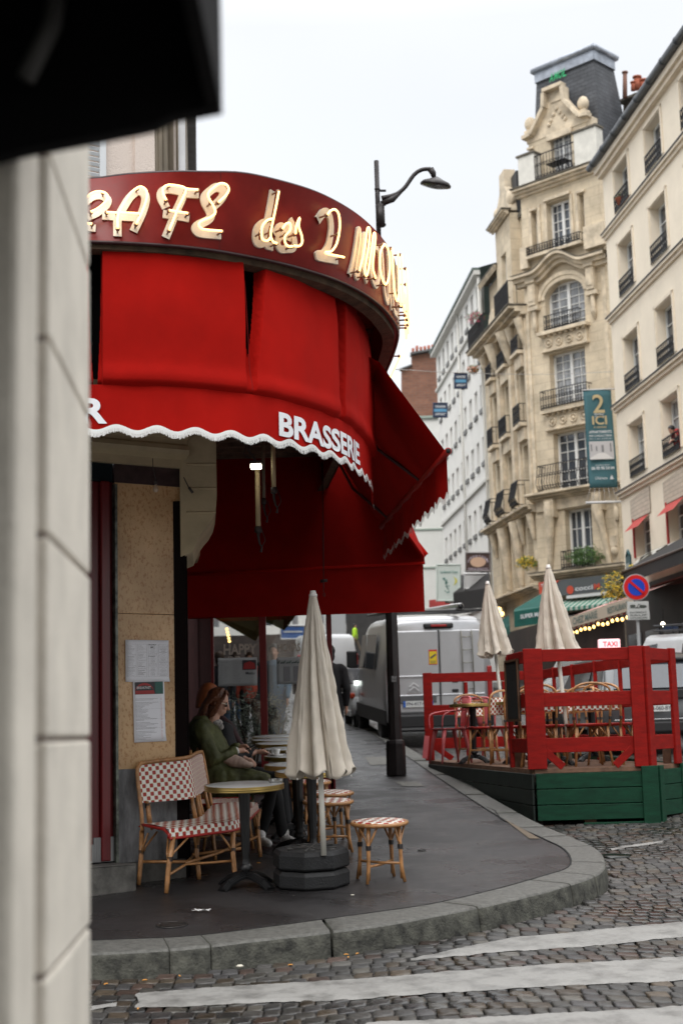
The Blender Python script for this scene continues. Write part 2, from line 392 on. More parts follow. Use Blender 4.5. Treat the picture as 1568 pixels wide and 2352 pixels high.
def build_setts():
    vs = []; fs = []; cols = []
    r = random.Random(3)
    pal = [(.105, .1, .095), (.13, .124, .115), (.09, .087, .083), (.118, .076, .06), (.14, .134, .122), (.098, .095, .096), (.075, .074, .072), (.15, .14, .12), (.13, .10, .07)]
    y = 6.5
    while y < 24:
        ph = r.uniform(0, 6)
        dy = r.uniform(.11, .135)
        x = -2.3 + r.uniform(0, .1)
        while x < 7.5 and x < .3 * y + 3:
            w = r.uniform(.085, .135)
            xc = x + w / 2
            yo = .10 * math.sin(xc * 2.1 + .3) + .03 * math.sin(xc * 5 + 1)
            yc = y + yo
            if xc > -.30 * yc and not in_walk(xc, yc - .07) and not in_walk(xc - .05, yc + .05):
                g = .0035; a = r.uniform(-.09, .09); hz = r.uniform(-.003, .003)
                W2, D2 = w / 2 - g * r.uniform(.5, 1.1), dy / 2 - g * r.uniform(.5, 1.1)
                base = len(vs); c, s_ = math.cos(a), math.sin(a)
                sl = .21 * math.cos(xc * 2.1 + .3)
                tx, ty = r.uniform(-.02, .02), r.uniform(-.02, .02)
                for (ins, z) in ((0, -.035), (.001, -.006), (.005, -.0005), (.02, .0015)):
                    for k, (qx, qy) in enumerate(((-1, -1), (0, -1), (1, -1), (1, 0), (1, 1), (0, 1), (-1, 1), (-1, 0))):
                        f = .965 if k % 2 == 0 else 1.0
                        px = qx * max(W2 - ins, .008) * f; py = qy * max(D2 - ins, .008) * f
                        px += .0035 * math.sin(k * 2.1 + base) ; py += .0035 * math.cos(k * 1.7 + base)
                        X = xc + px * c - py * s_; Y = yc + px * s_ + py * c + px * sl
                        vs.append((X, Y, road(Y) + z + hz + px * tx + py * ty))
                n0 = base
                for q in range(3):
                    for k in range(8):
                        k2 = (k + 1) % 8; fs.append((n0 + q * 8 + k, n0 + q * 8 + k2, n0 + (q + 1) * 8 + k2, n0 + (q + 1) * 8 + k))
                fs.append(tuple(n0 + 24 + k for k in range(8)))
                p = r.choice(pal); k = r.uniform(.24, .58); cols += [(p[0] * k, p[1] * k, p[2] * k, 1)] * 32
            x += w
        y += dy
    me = bpy.data.meshes.new('cobblestones'); me.from_pydata(vs, [], fs)
    me.polygons.foreach_set('use_smooth', [True] * len(fs))
    at_ = me.color_attributes.new('tone', 'FLOAT_COLOR', 'POINT'); at_.data.foreach_set('color', [c for q in cols for c in q])
    me.materials.append(sett_mat()); o = bpy.data.objects.new('cobblestones', me); COL.objects.link(o); o['kind'] = 'structure'
build_setts()
# pavement asphalt and granite kerb
mb = MB(); n_ = len(IC); vs = []
for i, p in enumerate(IC):
    q = (-40, p.y if p.x > -3 else p.y - .0) ; vs += [(p.x, p.y, walk(p.y) - .004)]
poly = [(p.x, p.y, walk(p.y) - .004) for p in IC] + [(-40, 90, walk(90) - .004), (-40, 7.6, walk(7.6) - .004)]
mb.add(poly, [tuple(range(len(poly)))])
def asphalt_mat():
    m = ASPH; n = m.node_tree.nodes; l = m.node_tree.links; b = n['Principled BSDF']
    g = n.new('ShaderNodeNewGeometry'); t = n.new('ShaderNodeTexNoise'); t.inputs['Scale'].default_value = 1.6; t.inputs['Detail'].default_value = 7; l.new(g.outputs['Position'], t.inputs['Vector'])
    q = n.new('ShaderNodeMapRange'); q.inputs[1].default_value = .40; q.inputs[2].default_value = .66; q.inputs[3].default_value = .50; q.inputs[4].default_value = .17; l.new(t.outputs['Fac'], q.inputs[0]); l.new(q.outputs[0], b.inputs['Roughness'])
    w = n.new('ShaderNodeTexNoise'); w.inputs['Scale'].default_value = 260; l.new(g.outputs['Position'], w.inputs['Vector'])
    r = n.new('ShaderNodeValToRGB'); l.new(w.outputs['Fac'], r.inputs[0]); r.color_ramp.elements[0].position = .3; r.color_ramp.elements[0].color = (.6, .6, .6, 1); r.color_ramp.elements[1].position = .78; r.color_ramp.elements[1].color = (2.1, 2.05, 2, 1)
    x = n.new('ShaderNodeMix'); x.data_type = 'RGBA'; x.blend_type = 'MULTIPLY'; x.inputs['Factor'].default_value = 1
    src = b.inputs['Base Color'].links[0].from_socket; l.new(src, x.inputs['A']); l.new(r.outputs[0], x.inputs['B']); l.new(x.outputs['Result'], b.inputs['Base Color'])
asphalt_mat()
struct('pavement', mb, ASPH, fix=False)
# asphalt patches, one brown trench scar and hatches let into the pavement
mb = MB()
for pts in ([(1155, 1880), (1180, 1893), (1240, 1926), (1215, 1926)],):
    mb.add([gnd(x, y, .143) for x, y in pts], [tuple(range(len(pts)))])
struct('pavement_repair', mb, mat('gravel_fill', (.16, .125, .09), .95, var=.4, vs=60, bump=.8, bs=120), fix=False)
mb = MB()
for pts in ([(835, 1738), (905, 1738), (925, 1755), (850, 1757)], [(905, 1795), (960, 1795), (975, 1806), (925, 1806)], [(1000, 1765), (1040, 1772), (1052, 1778), (1015, 1777)]):
    mb.add([gnd(x, y, .1425) for x, y in pts], [tuple(range(len(pts)))])
struct('pavement_slab', mb, mat('old_slab', (.12, .115, .1), .6, var=.4, vs=12, bump=.4), fix=False)
cuts = [0, 27, 40.5, 53.5, 68, 73.8, 80, 87, 92, 98, 104]
mb = MB(); st_ = IC[10:-8]
for i in range(len(st_) - 1):
    a, c = st_[i], st_[i + 1]; d = (c - a).normalized(); n2 = V(-d.y, d.x) * (.008 + .005 * mnoise.noise(V(i * .7, 0, 0))); mb.add([V(q.x, q.y, walk(q.y) + .0028) for q in (a - n2, c - n2, c + n2, a + n2)], [(0, 1, 2, 3)])
for P in ([(945, 1817), (990, 1820), (1062, 1822)], [(1118, 1853), (1136, 1862), (1150, 1880), (1180, 1892)], [(860, 1700), (905, 1702), (950, 1700)], [(1000, 1765), (1050, 1790), (1090, 1812)], [(700, 2052), (760, 2048), (850, 2056), (930, 2045)]):
    Q = [gnd(x, y, .1425) for x, y in P]; Q = [q + V(.02 * mnoise.noise(q * 9), .02 * mnoise.noise(q * 7), 0) for q in crom(Q, 6)]
    for a, c in zip(Q[:-1], Q[1:]): d = (c - a).normalized(); n2 = V(-d.y, d.x, 0) * .006; mb.add([a - n2, c - n2, c + n2, a + n2], [(0, 1, 2, 3)])
struct('pavement_crack', mb, mat('crack_dark', (.006, .006, .006), .9), fix=False)
mb = MB(); r = random.Random(12)
for k in range(120):
    x, y = r.uniform(-1.4, 1.9), r.uniform(9.6, 17)
    if in_walk(x + .5, y) and in_walk(x, y - .5):
        s = r.uniform(.006, .016); mb.add([V(x + s * math.cos(a) * r.uniform(.7, 1.3), y + s * 1.1 * math.sin(a), walk(y) - .002) for a in [q * PI / 4 for q in range(8)]], [tuple(range(8))])
struct('gum_spots', mb, mat('gum_pale', (.085, .08, .075), .8), fix=False)
mbk = MB()
def kerb_stone(a, b, gap=.012):
    npt = max(3, int((b - a)) + 1); rows = []
    for i in range(npt + 1):
        t = a + gap * 8 + (b - a - gap * 16) * i / npt
        k = min(int(t), len(OC) - 2); f = t - k
        o = OC[k].lerp(OC[k + 1], f); n = IC[k].lerp(IC[k + 1], f)
        w = (n - o); wl = w.length; w.normalize()
        j = lambda s, a_=.006: mnoise.noise(Vector((o.x * s, o.y * s, s))) * a_
        prof = [(-.02, -.03), (-.012, .055), (-.004 + j(9, .004), .10 + j(4, .004)), (.0 + j(7, .004), .124 + j(5, .004)), (.012 + j(8, .004), .137 + j(5, .003)), (.03, .1395), (wl * .6, .141 + j(3, .003)), (wl + .003, .1405)]
        rows.append([Vector((o.x + w.x * d, o.y + w.y * d, road(o.y + w.y * d) + z)) for d, z in prof])
    vs = [p for r in rows for p in r]; m = len(rows[0]); fs = []; ml = []
    for i in range(len(rows) - 1):
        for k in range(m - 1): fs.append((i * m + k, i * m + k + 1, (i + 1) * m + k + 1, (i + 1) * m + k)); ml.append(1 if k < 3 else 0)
    ml += [1, 1]; fs.append(tuple(range(m))); fs.append(tuple(reversed([(len(rows) - 1) * m + k for k in range(m)])))
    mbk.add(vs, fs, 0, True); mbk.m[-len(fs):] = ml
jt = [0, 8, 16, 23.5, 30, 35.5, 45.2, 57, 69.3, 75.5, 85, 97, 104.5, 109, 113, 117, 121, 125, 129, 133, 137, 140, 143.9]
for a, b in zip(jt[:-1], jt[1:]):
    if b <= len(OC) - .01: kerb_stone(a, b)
struct('kerb', mbk, [KERBM, mat('mossy_shaded_granite', (.062, .062, .05), .8, var=.75, vs=11, bump=.8, bs=60, world=True)])  # kerb faces: moss, with the shade of the upright face in the colour
# crossing stripes: thick worn paint over the setts
PAINT = mat('road_paint', (.245, .24, .228), .6, col2=(.13, .127, .12), vs=5.5, bump=.7, bs=26, thr=(.3, .55), rv=.1, world=True)
stripes = [
    ([(319, 2281), (480, 2268), (633, 2259), (849, 2246), (1041, 2229), (1244, 2216), (1568, 2197), (1900, 2178)], [(306, 2313), (480, 2306), (611, 2301), (861, 2291), (1041, 2275), (1267, 2263), (1568, 2249), (1900, 2232)]),
    ([(948, 2203), (1068, 2175), (1176, 2153), (1312, 2141), (1568, 2116), (1900, 2092)], [(950, 2205), (1040, 2194), (1086, 2190), (1244, 2177), (1402, 2167), (1568, 2150), (1900, 2122)]),
    ([(840, 2347), (990, 2340), (1131, 2335), (1402, 2319), (1568, 2310), (1900, 2290)], [(800, 2420), (990, 2412), (1131, 2405), (1402, 2388), (1568, 2378), (1900, 2356)]),
    ([(1397, 1949), (1440, 1941), (1480, 1936), (1521, 1931)], [(1399, 1953), (1440, 1945.5), (1480, 1940), (1520, 1934)]),
    ([(208, 2310), (270, 2301)], [(206, 2318), (268, 2308)]),
]
mb = MB()
for A, B in stripes:
    pa = [gnd(x, y, .006) for x, y in A]; pb = [gnd(x, y, .006) for x, y in B]
    def samp(P, t):
        d = [0]
        for q in range(1, len(P)): d.append(d[-1] + (P[q] - P[q - 1]).length)
        L = t * d[-1]
        for q in range(1, len(P)):
            if L <= d[q] + 1e-9: return P[q - 1].lerp(P[q], (L - d[q - 1]) / max(1e-9, d[q] - d[q - 1]))
        return P[-1]
    big = (pa[-1] - pa[0]).length > 1.5
    nu = 220 if big else 30; nv = 14 if big else 2
    def fn(a, b):
        p = samp(pa, a).lerp(samp(pb, a), b)
        e = .030 if big else .01
        s = (1 - 2 * b)
        if b in (0, 1): p.y += e * (mnoise.noise(p * 5) + .35 * mnoise.noise(p * 17) + .25)* s
        if a == 0: p.x += .05 * mnoise.noise(p * 9)
        p.z = road(p.y) + .0125 + .004 * mnoise.noise(Vector((p.x * 9, p.y * 8, 0))) + .003 * mnoise.noise(Vector((p.x * 25, p.y * 20, 2)))
        if b in (0, 1): p.z -= .010
        return p
    mb.grid(fn, nu, nv)
struct('crosswalk_marking', mb, PAINT, fix=False)
# gutter drain, manhole, small round cover
def disc(name, x, y, r, m, lab, cat, dz=.146, slots=0):
    p = gnd(x, y, .14); b = MB(); b.lathe([(r, 0), (r, .006), (r * .9, .008), (r * .9, .005), (0, .005)], (0, 0, 0), 28)
    for k in range(slots): b.box(-r * .7, -r * .75 + k * r * 1.5 / slots, .005, r * .7, -r * .75 + k * r * 1.5 / slots + r * .12, .0085)
    o = obj(name, b, m); tag(o, lab, cat); place(o, (p.x, p.y, walk(p.y) - .003)); return o
IRW = mat('wet_iron', (.05, .047, .045), .35, .6, var=.4, vs=20, bump=.4, bs=80)
disc('manhole_cover', 395, 2124, .105, IRW, 'dark round iron cover with bars set in the pavement near the kerb', 'manhole cover', slots=7)
disc('valve_cover', 968, 1953, .035, IRW, 'tiny round valve cover in the pavement right of the stool', 'valve cover')
p = gnd(1410, 1968, 0)
b = MB(); b.lathe([(.15, -.02), (.15, 0), (0, 0)], (0, 0, 0), 9, sy=.75)
o = obj('gutter_drain', b, mat('drain_water', (.006, .010, .008), .2)); tag(o, 'dark gutter drain hole in the road beside the rounded kerb', 'drain'); place(o, (p.x, p.y, road(p.y) + .012))
# litter
def bits(name, spots, size, m, lab, cat, dz, group=None):
    for i, (x, y) in enumerate(spots):
        p = gnd(x, y, dz); b = MB()
        b.tube([(-size, 0, 0), (0, size * .2, .002), (size, -.002, 0)], [.0038, .0042, .0036], 6)
        o = obj(name, b, m); tag(o, lab, cat, group); place(o, (p.x, p.y, (walk if dz > .1 else road)(p.y) + .004 + (.008 if dz < .1 else 0)), rnd.uniform(0, 3))
ORG = mat('orange_filter', (.62, .28, .06), .7)
bits('cigarette_butt', [(244, 2265), (333, 2256), (413, 2246), (667, 2221), (318, 2322)], .014, ORG, 'orange cigarette end lying on the setts at the foot of the kerb', 'cigarette end', .0, 'cigarette ends in the gutter')
bits('cigarette_butt', [(820, 2195), (795, 2197), (800, 2203)], .014, ORG, 'orange cigarette end in the small heap by the kerb joint', 'cigarette end', .0, 'cigarette ends heaped by the kerb joint')
bits('cigarette_butt', [(594, 1983), (822, 2001)], .014, ORG, 'pale cigarette end lying on the pavement under the tables', 'cigarette end', .14, 'cigarette ends on the pavement')
b = MB(); rr = random.Random(5)
for k in range(22):
    c = V(rr.uniform(-.06, .06), rr.uniform(-.02, .02), rr.uniform(.004, .012)); a = rr.uniform(0, 6); l = rr.uniform(.006, .016)
    q = [c + V(l * math.cos(a + j * 1.6), l * .7 * math.sin(a + j * 1.6), rr.uniform(-.003, .008)) for j in range(4)]
    b.add(q, [(0, 1, 2), (0, 2, 3)])
o = obj('crumpled_tissue', b, mat('tissue', (.75, .74, .72), .9), fix=False); tag(o, 'torn white tissue lying on the dark pavement in front of the nearest table', 'tissue')
p = gnd(462, 2094); place(o, (p.x, p.y, walk(p.y)))
for (x, y, l_) in ((1136, 2101, 'flat pale bottle cap'),):
    pass
b = MB(); b.lathe([(.013, 0), (.014, .003), (.009, .005), (0, .005)], (0, 0, 0), 12)
o = obj('bottle_cap', b, mat('cap_pale', (.6, .57, .48), .4)); tag(o, 'flat pale bottle cap on the pavement below the stool', 'bottle cap'); p = gnd(809, 2056); place(o, (p.x, p.y, walk(p.y)))
b = MB(); b.lathe([(.011, 0), (.016, .006), (.009, .014), (0, .015)], (0, 0, 0), 10, sx=1.5)
o = obj('pebble', b, mat('cap_pale')); tag(o, 'pale rounded pebble on the setts under the kerb joint', 'pebble'); p = gnd(551, 2226, 0); place(o, (p.x, p.y, road(p.y) + .012))

# ------------------------------------------------------------ near wall and black awning on the left (out of focus)
nw = thing('stone_wall', 'pale out of focus stone wall edge with dark joints close on the left', 'wall', (-.5, 2.6, road(2.6)))
STN = mat('pale_limestone', (.72, .67, .58), .8, var=.14, vs=5, bump=.25, bs=60)
JNT = mat('joint_dark', (.19, .15, .13), .9)
A0 = V(-.488, 2.37, 0); A1 = V(-.531, 3.0, 0)
fw = frame2(A0, A1); b = MB(fw)
L = (A1 - A0).length
zb = [walk(2.5) - .4, 1.18, 1.55, 1.925, 2.262, 2.60, 2.93, 3.27, 3.65]
for i in range(len(zb) - 1):
    b.box(0, -.5, zb[i] + .004, L, 0, zb[i + 1] - .004)
b.box(.002, -.5, zb[0], L - .003, -.008, 3.7, 1)
w_ = obj('block_course', b, [STN, JNT], nw, bevel=.006)
b = MB(fw)
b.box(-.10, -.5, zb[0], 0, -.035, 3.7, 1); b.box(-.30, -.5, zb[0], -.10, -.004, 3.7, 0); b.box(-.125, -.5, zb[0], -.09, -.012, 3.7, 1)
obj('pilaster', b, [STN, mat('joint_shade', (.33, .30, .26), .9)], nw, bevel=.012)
b = MB(fw); b.box(-1.6, -.5, zb[0], -.30, -.05, 3.7)
obj('door_panel', b, mat('greygreen_door', (.06, .065, .055), .4), nw, bevel=.01)
mat('dark_cable', (.05, .04, .04), .6)
aw = thing('black_awning', 'black awning jutting from the near wall at top left, out of focus', 'awning', (-.5, 2.0, 2.9))
BLK = mat('black_canvas', (.007, .007, .008), .95, spec=.15)
def naw(x, y, Y): return at(x, y, Y)
# slab-like folded awning: front drop, far cheek and the sloping cloth overhead
c1, c2, c3, c4 = at(507, 243, 2.2), at(498, -60, 2.2), at(-250, -60, 2.35), at(-250, 385, 2.35)
b = MB(); edge = [at(507, 243, 1.98), at(430, 258, 1.98), at(400, 262, 1.98), at(355, 285, 1.98), at(300, 297, 1.98), at(180, 320, 1.98), at(60, 342, 1.98), at(-20, 362, 1.98), at(-250, 400, 1.98)]
top_ = [V(p.x, p.y, 3.62) for p in edge]
off = V(0, .03, 0)
vs = edge + top_ + [p + off for p in edge] + [p + off for p in top_]; n = len(edge); fs = []
for i in range(n - 1):
    fs += [(i, i + 1, n + i + 1, n + i), (2 * n + i, 3 * n + i, 3 * n + i + 1, 2 * n + i + 1), (i, 2 * n + i, 2 * n + i + 1, i + 1), (n + i, n + i + 1, 3 * n + i + 1, 3 * n + i)]
fs += [(0, n, 3 * n, 2 * n), (n - 1, 3 * n - 1 + 0, 4 * n - 1, 2 * n - 1)] if False else [(0, n, 3 * n, 2 * n)]
b.add(vs, fs)
obj('cheek_panel', b, BLK, aw)
b = MB(); x0 = edge[0].x
z9 = edge[0].z; b.add([V(x0, 1.98, z9), V(x0, -1.6, z9), V(x0, -1.6, 3.2), V(x0, 1.98, 3.2), V(x0 - .02, 1.98, z9), V(x0 - .02, -1.6, z9), V(x0 - .02, -1.6, 3.2), V(x0 - .02, 1.98, 3.2)], [(0, 1, 2, 3), (4, 7, 6, 5), (0, 4, 5, 1), (3, 2, 6, 7)])
b.add([V(x0, 2.25, 3.2), V(x0, -1.6, 3.2), V(-.52, -1.6, 3.62), V(-.52, 2.25, 3.62), V(x0, 2.25, 3.17), V(x0, -1.6, 3.17), V(-.52, -1.6, 3.59), V(-.52, 2.25, 3.59)], [(0, 1, 2, 3), (4, 7, 6, 5)])
obj('canvas', b, BLK, aw)
GR = mat('dim_arm', (.10, .10, .095), .6)
b = MB()
for P in ([(-120, 190, 2.15), (200, 195, 2.12), (240, 130, 2.1), (270, 60, 2.1), (270, -60, 2.1)],):
    b.tube([at(*p) for p in P], .012, 8)
obj('folding_arm', b, GR, aw)
b = MB(); b.tube([at(60, 180, 1.9), at(120, 60, 1.9), at(140, -80, 1.9)], .014, 8)
obj('support_arm', b, GR, aw)
# ------------------------------------------------------------ the corner cafe
RED = (.50, .022, .012)
def canvas_mat(name, col, rough=.75):
    m = mat(name, col, .9, var=.18, vs=1.6, spec=.12, bump=.25, bs=300); b = m.node_tree.nodes['Principled BSDF']; b.inputs['Sheen Weight'].default_value = .0
    return m
REDC = canvas_mat('red_canvas', (.38, .006, .003))
REDW = mat('dark_red_wood', (.10, .012, .012), .45, var=.3, vs=6, stretch=(6, 6, .6))
CREAM = mat('cream_plaster', (.46, .38, .24), .6, var=.2, vs=2.5, bump=.2, bs=30)
FR1 = Frame((-1.8, 11.3, 0), math.atan2(.542, .8405))
corner = FR1((.575, 0, 0))
FR2 = Frame(corner, math.atan2(.995, -.0995))
G1 = walk(11.3)
cafe = thing('cafe_building', 'corner cafe with speckled marble pillar, cream cornice and dark red woodwork', 'cafe building', (corner.x, corner.y, G1))
def zr(z): return z + H
b = MB(FR1)
b.box(-.02, -.35, G1 - .3, .585, .035, zr(-.95)); obj('plinth', b, mat('dirty_concrete', (.11, .105, .095), .8, var=.5, vs=7, bump=.5), cafe, bevel=.006)
b = MB(FR1); b.box(0, -.33, zr(-.95), .58, .004, zr(-.24))
obj('slate_base', b, mat('grey_slate', (.19, .19, .195), .55, var=.6, vs=3.5, stretch=(3, 3, .8), bump=.3, bs=30), cafe, bevel=.004)
MARB = mat('speckled_marble', (.62, .44, .25), .38, vs=38, col2=(.47, .27, .12), thr=(.39, .47), bump=.1, bs=60, stretch=(1.3, 1.3, .8))
def marble():
    m = MARB; n = m.node_tree.nodes; l = m.node_tree.links; b = n['Principled BSDF']
    t = n.new('ShaderNodeTexNoise'); t.inputs['Scale'].default_value = 2.2; t.inputs['Detail'].default_value = 3
    g = n.new('ShaderNodeTexCoord'); l.new(g.outputs['Object'], t.inputs['Vector'])
    r = n.new('ShaderNodeValToRGB'); l.new(t.outputs['Fac'], r.inputs[0]); r.color_ramp.elements[0].position = .35; r.color_ramp.elements[0].color = (.72, .62, .5, 1); r.color_ramp.elements[1].position = .65; r.color_ramp.elements[1].color = (1.1, 1.02, .95, 1)
    x = n.new('ShaderNodeMix'); x.data_type = 'RGBA'; x.blend_type = 'MULTIPLY'; x.inputs['Factor'].default_value = 1
    l.new(b.inputs['Base Color'].links[0].from_socket, x.inputs['A']); l.new(r.outputs[0], x.inputs['B']); l.new(x.outputs['Result'], b.inputs['Base Color'])
marble()
b = MB(FR1); b.box(0, -.32, zr(-.24), .575, 0, zr(.97)); b.box(0, -.32, zr(.974), .575, 0, zr(2.02)); obj('marble_panel', b, MARB, cafe, bevel=.002)
b = MB(FR1); b.box(-.01, -.3, zr(2.02), .585, .006, zr(2.17)); obj('dark_frieze', b, mat('brown_marble', (.055, .035, .035), .4, var=.4, vs=9), cafe)
# cream cornice over the pillar, continuing left, with rolled mouldings
b = MB(FR1)
prof = [(.0, 2.17), (.05, 2.17), (.055, 2.235), (.08, 2.25), (.12, 2.27), (.135, 2.305), (.12, 2.34), (.085, 2.36), (.09, 2.40), (.20, 2.43), (.26, 2.50), (.30, 2.6), (.42, 3.0), (.45, 3.40), (.0, 3.40)]
def extr(b, fr_a, fr_b, s0, s1, prof, mat_=0, smooth=False):
    vs = [(s0, n, zr(z)) for n, z in prof] + [(s1, n, zr(z)) for n, z in prof]; k = len(prof)
    b.add(vs, [tuple(range(k)), tuple(reversed(range(k, 2 * k)))] + [(i, (i + 1) % k, (i + 1) % k + k, i + k) for i in range(k)], mat_, smooth)
extr(b, 0, 0, -4.5, .60, prof)
obj('cornice', b, CREAM, cafe)
b = MB(FR2)
pr2 = [(0, 3.4), (.30, 3.4), (.30, 1.95), (.292, 1.85), (.27, 1.77), (.23, 1.70), (.19, 1.655), (.15, 1.60), (.12, 1.53), (.10, 1.48), (0, 1.44)]
extr(b, 0, 0, -.05, .95, pr2); 
pr3 = [(0, 3.4), (.16, 3.4), (.16, 2.2), (.12, 2.1), (0, 2.1)]
extr(b, 0, 0, .95, 6.0, pr3)
for zz in (2.2, 2.0, 1.8):
    b.tube([(-.05, .05, zr(zz + .0)), (-.052, .29, zr(zz + .0))], .012, 6)
obj('corner_bracket', b, CREAM, cafe, bevel=.02)
# dark joinery beside the pillar on both sides
b = MB(FR1)
for s0, s1, n1 in ((-.265, -.2, .02), (-.2, -.13, -.01), (-.13, -.055, .03), (-.055, -.01, -.02)):
    b.box(s0, -.3, G1 + .18, s1, n1, zr(2.02), 0)
obj('door_jamb', b, mat('red_lacquer', (.13, .006, .008), .35, var=.25, vs=5, stretch=(8, 8, .5)), cafe, bevel=.008)
b = MB(FR1); b.box(-.018, -.1, G1 + .05, .002, .045, zr(2.0)); obj('corner_strip', b, mat('tarnished_strip', (.12, .13, .11), .4, .5, var=.8, vs=14), cafe)
b = MB(FR1); b.box(-4.5, -.32, zr(2.02), -.02, .0, zr(2.17)); b.box(-1.5, -.34, zr(1.78), -.02, -.06, zr(2.02)); obj('transom', b, mat('teal_dark', (.012, .02, .024), .15), cafe)
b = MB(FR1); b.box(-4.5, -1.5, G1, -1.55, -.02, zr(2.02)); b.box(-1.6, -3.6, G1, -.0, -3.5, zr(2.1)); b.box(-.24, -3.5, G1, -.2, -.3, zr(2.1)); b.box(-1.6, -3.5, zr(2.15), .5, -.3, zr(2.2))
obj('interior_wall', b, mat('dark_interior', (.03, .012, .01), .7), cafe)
b = MB(FR1); b.box(-1.55, -.32, G1 - .05, .01, .34, G1 + .165); b.box(-1.55, .28, G1 + .165, .01, .345, G1 + .175)
obj('step', b, mat('dirty_concrete'), cafe, bevel=.008)
b = MB(FR1); b.box(-.45, .0, G1 + .176, -.19, .02, G1 + .31); b.box(-.19, .0, G1 + .176, -.02, .012, G1 + .36)
def tread_mat():
    m = mat('tread_plate', (.25, .25, .25), .35, .9); n = m.node_tree.nodes; l = m.node_tree.links
    t = n.new('ShaderNodeTexBrick'); t.inputs['Scale'].default_value = 26; g = n.new('ShaderNodeTexCoord'); l.new(g.outputs['Object'], t.inputs[0]); bp = n.new('ShaderNodeBump'); bp.inputs['Strength'].default_value = .8; bp.inputs['Distance'].default_value = .01; l.new(t.outputs['Fac'], bp.inputs['Height']); l.new(bp.outputs[0], n['Principled BSDF'].inputs['Normal'])
    return m
obj('kick_plate', b, tread_mat(), cafe)
b = MB(FR1); b.box(-.36, .03, G1 + .18, -.33, .05, G1 + .36, M=None); obj('wood_wedge', b, mat('raw_wood', (.35, .24, .13), .8, var=.3, vs=20), cafe)
# street side front: dark red joinery with tall panes
b = MB(FR2)
holes = [(1.1 + 1.22 * i, 1.1 + 1.22 * i + 1.0, G1 + .9, zr(1.35)) for i in range(4)]
facade(b, 0, 6.0, G1 - .3, zr(3.4), holes, .12)
b.box(-.03, -.3, G1, .04, .035, zr(1.9)); b.box(.06, -.3, G1, .12, .05, zr(1.7))
obj('street_joinery', b, mat('red_black_wood', (.006, .003, .003), .7, spec=.1), cafe)
b = MB(FR2)
for h in holes: b.box(h[0], -.12, h[2], h[1], -.10, h[3])
obj('street_window', b, GLASSDARK, cafe)
# upper storeys above the canopy
UP = mat('blush_render', (.64, .55, .485), .9, var=.06, vs=1.2, bump=.7, bs=70)
b = MB(FR1); holes = [(-1.62, -.56, zr(3.2), zr(5.0)), (-3.6, -2.5, zr(3.2), zr(5.0))]
facade(b, -7, .30, zr(3.4), zr(10.5), holes, .2)
b.box(.18, -.01, zr(3.4), .36, .03, zr(10.5))
obj('upper_wall', b, UP, cafe)
b = MB(); P1 = FR1((.36, 0, 0)); P2 = FR2((.35, 0, 0)); f3 = frame2(P1, P2); b.T = f3; L_ = (P2 - P1).length
b.box(-.0, -.3, zr(3.4), L_ * .5, .02, zr(10.5)); b.box(L_ * .5, -.3, zr(3.4), L_, -.015, zr(10.5))
for q in (.1, .3, .7, .9): b.box(L_ * q, -.3, zr(3.4), L_ * q + .015, .03, zr(10.5))
obj('stained_quoin', b, mat('stained_stone', (.20, .165, .12), .9, var=.5, vs=3, stretch=(3, 3, .4)), cafe)
b = MB(FR2); b.box(.3, -.3, zr(3.4), 6, .0, zr(10.5)); obj('street_wall', b, UP, cafe)
b = MB(FR2); b.box(.36, .0, zr(3.4), .85, .07, zr(9)); obj('ribbed_shutter', b, mat('white_slat', (.7, .71, .72), .5, var=.1, vs=4), cafe)
b = MB(FR2); b.box(1.4, .0, zr(3.3), 1.5, .12, zr(5.25)); b.box(1.9, .0, zr(3.3), 2.0, .17, zr(5.3)); b.box(1.38, .0, zr(5.25), 2.02, .19, zr(5.3)); obj('dormer_side', b, mat('stained_stone'), cafe)
SHUT = mat('grey_white_paint', (.60, .62, .63), .45, var=.06)
b = MB(FR1); b.box(-1.62, -.06, zr(3.2), -1.1, -.0, zr(5.0)); b.box(-.58, -.02, zr(3.2), -.54, .03, zr(5.0))
obj('window_frame', b, SHUT, cafe)
def shutter(s0, s1):
    b = MB(FR1); z0, z1 = zr(3.15), zr(4.95)
    b.box(s0, .0, z0, s0 + .055, .035, z1); b.box(s1 - .055, .0, z0, s1, .035, z1)
    for zz in (z0, z0 + .52, z0 + 1.15, z1 - .06): b.box(s0, .001, zz, s1, .034, zz + .06)
    b.box(s0 + .05, .004, z0, s1 - .05, .016, z0 + .52)
    k = z0 + .6
    while k < z1 - .08:
        if not (z0 + 1.1 < k < z0 + 1.24): b.bar((s0 + .05, .018, k), (s1 - .05, .018, k), .03, .008, up=(0, -1, .6))
        k += .045
    return obj('shutter', b, SHUT, cafe, bevel=.003)
shutter(-.55, -.08)
b = MB(FR1); b.box(-.6, .0, zr(3.15), -.56, .05, zr(5.0)); obj('shutter_hinge', b, mat('weathered_grey', (.3, .3, .29), .7, var=.5, vs=20), cafe)

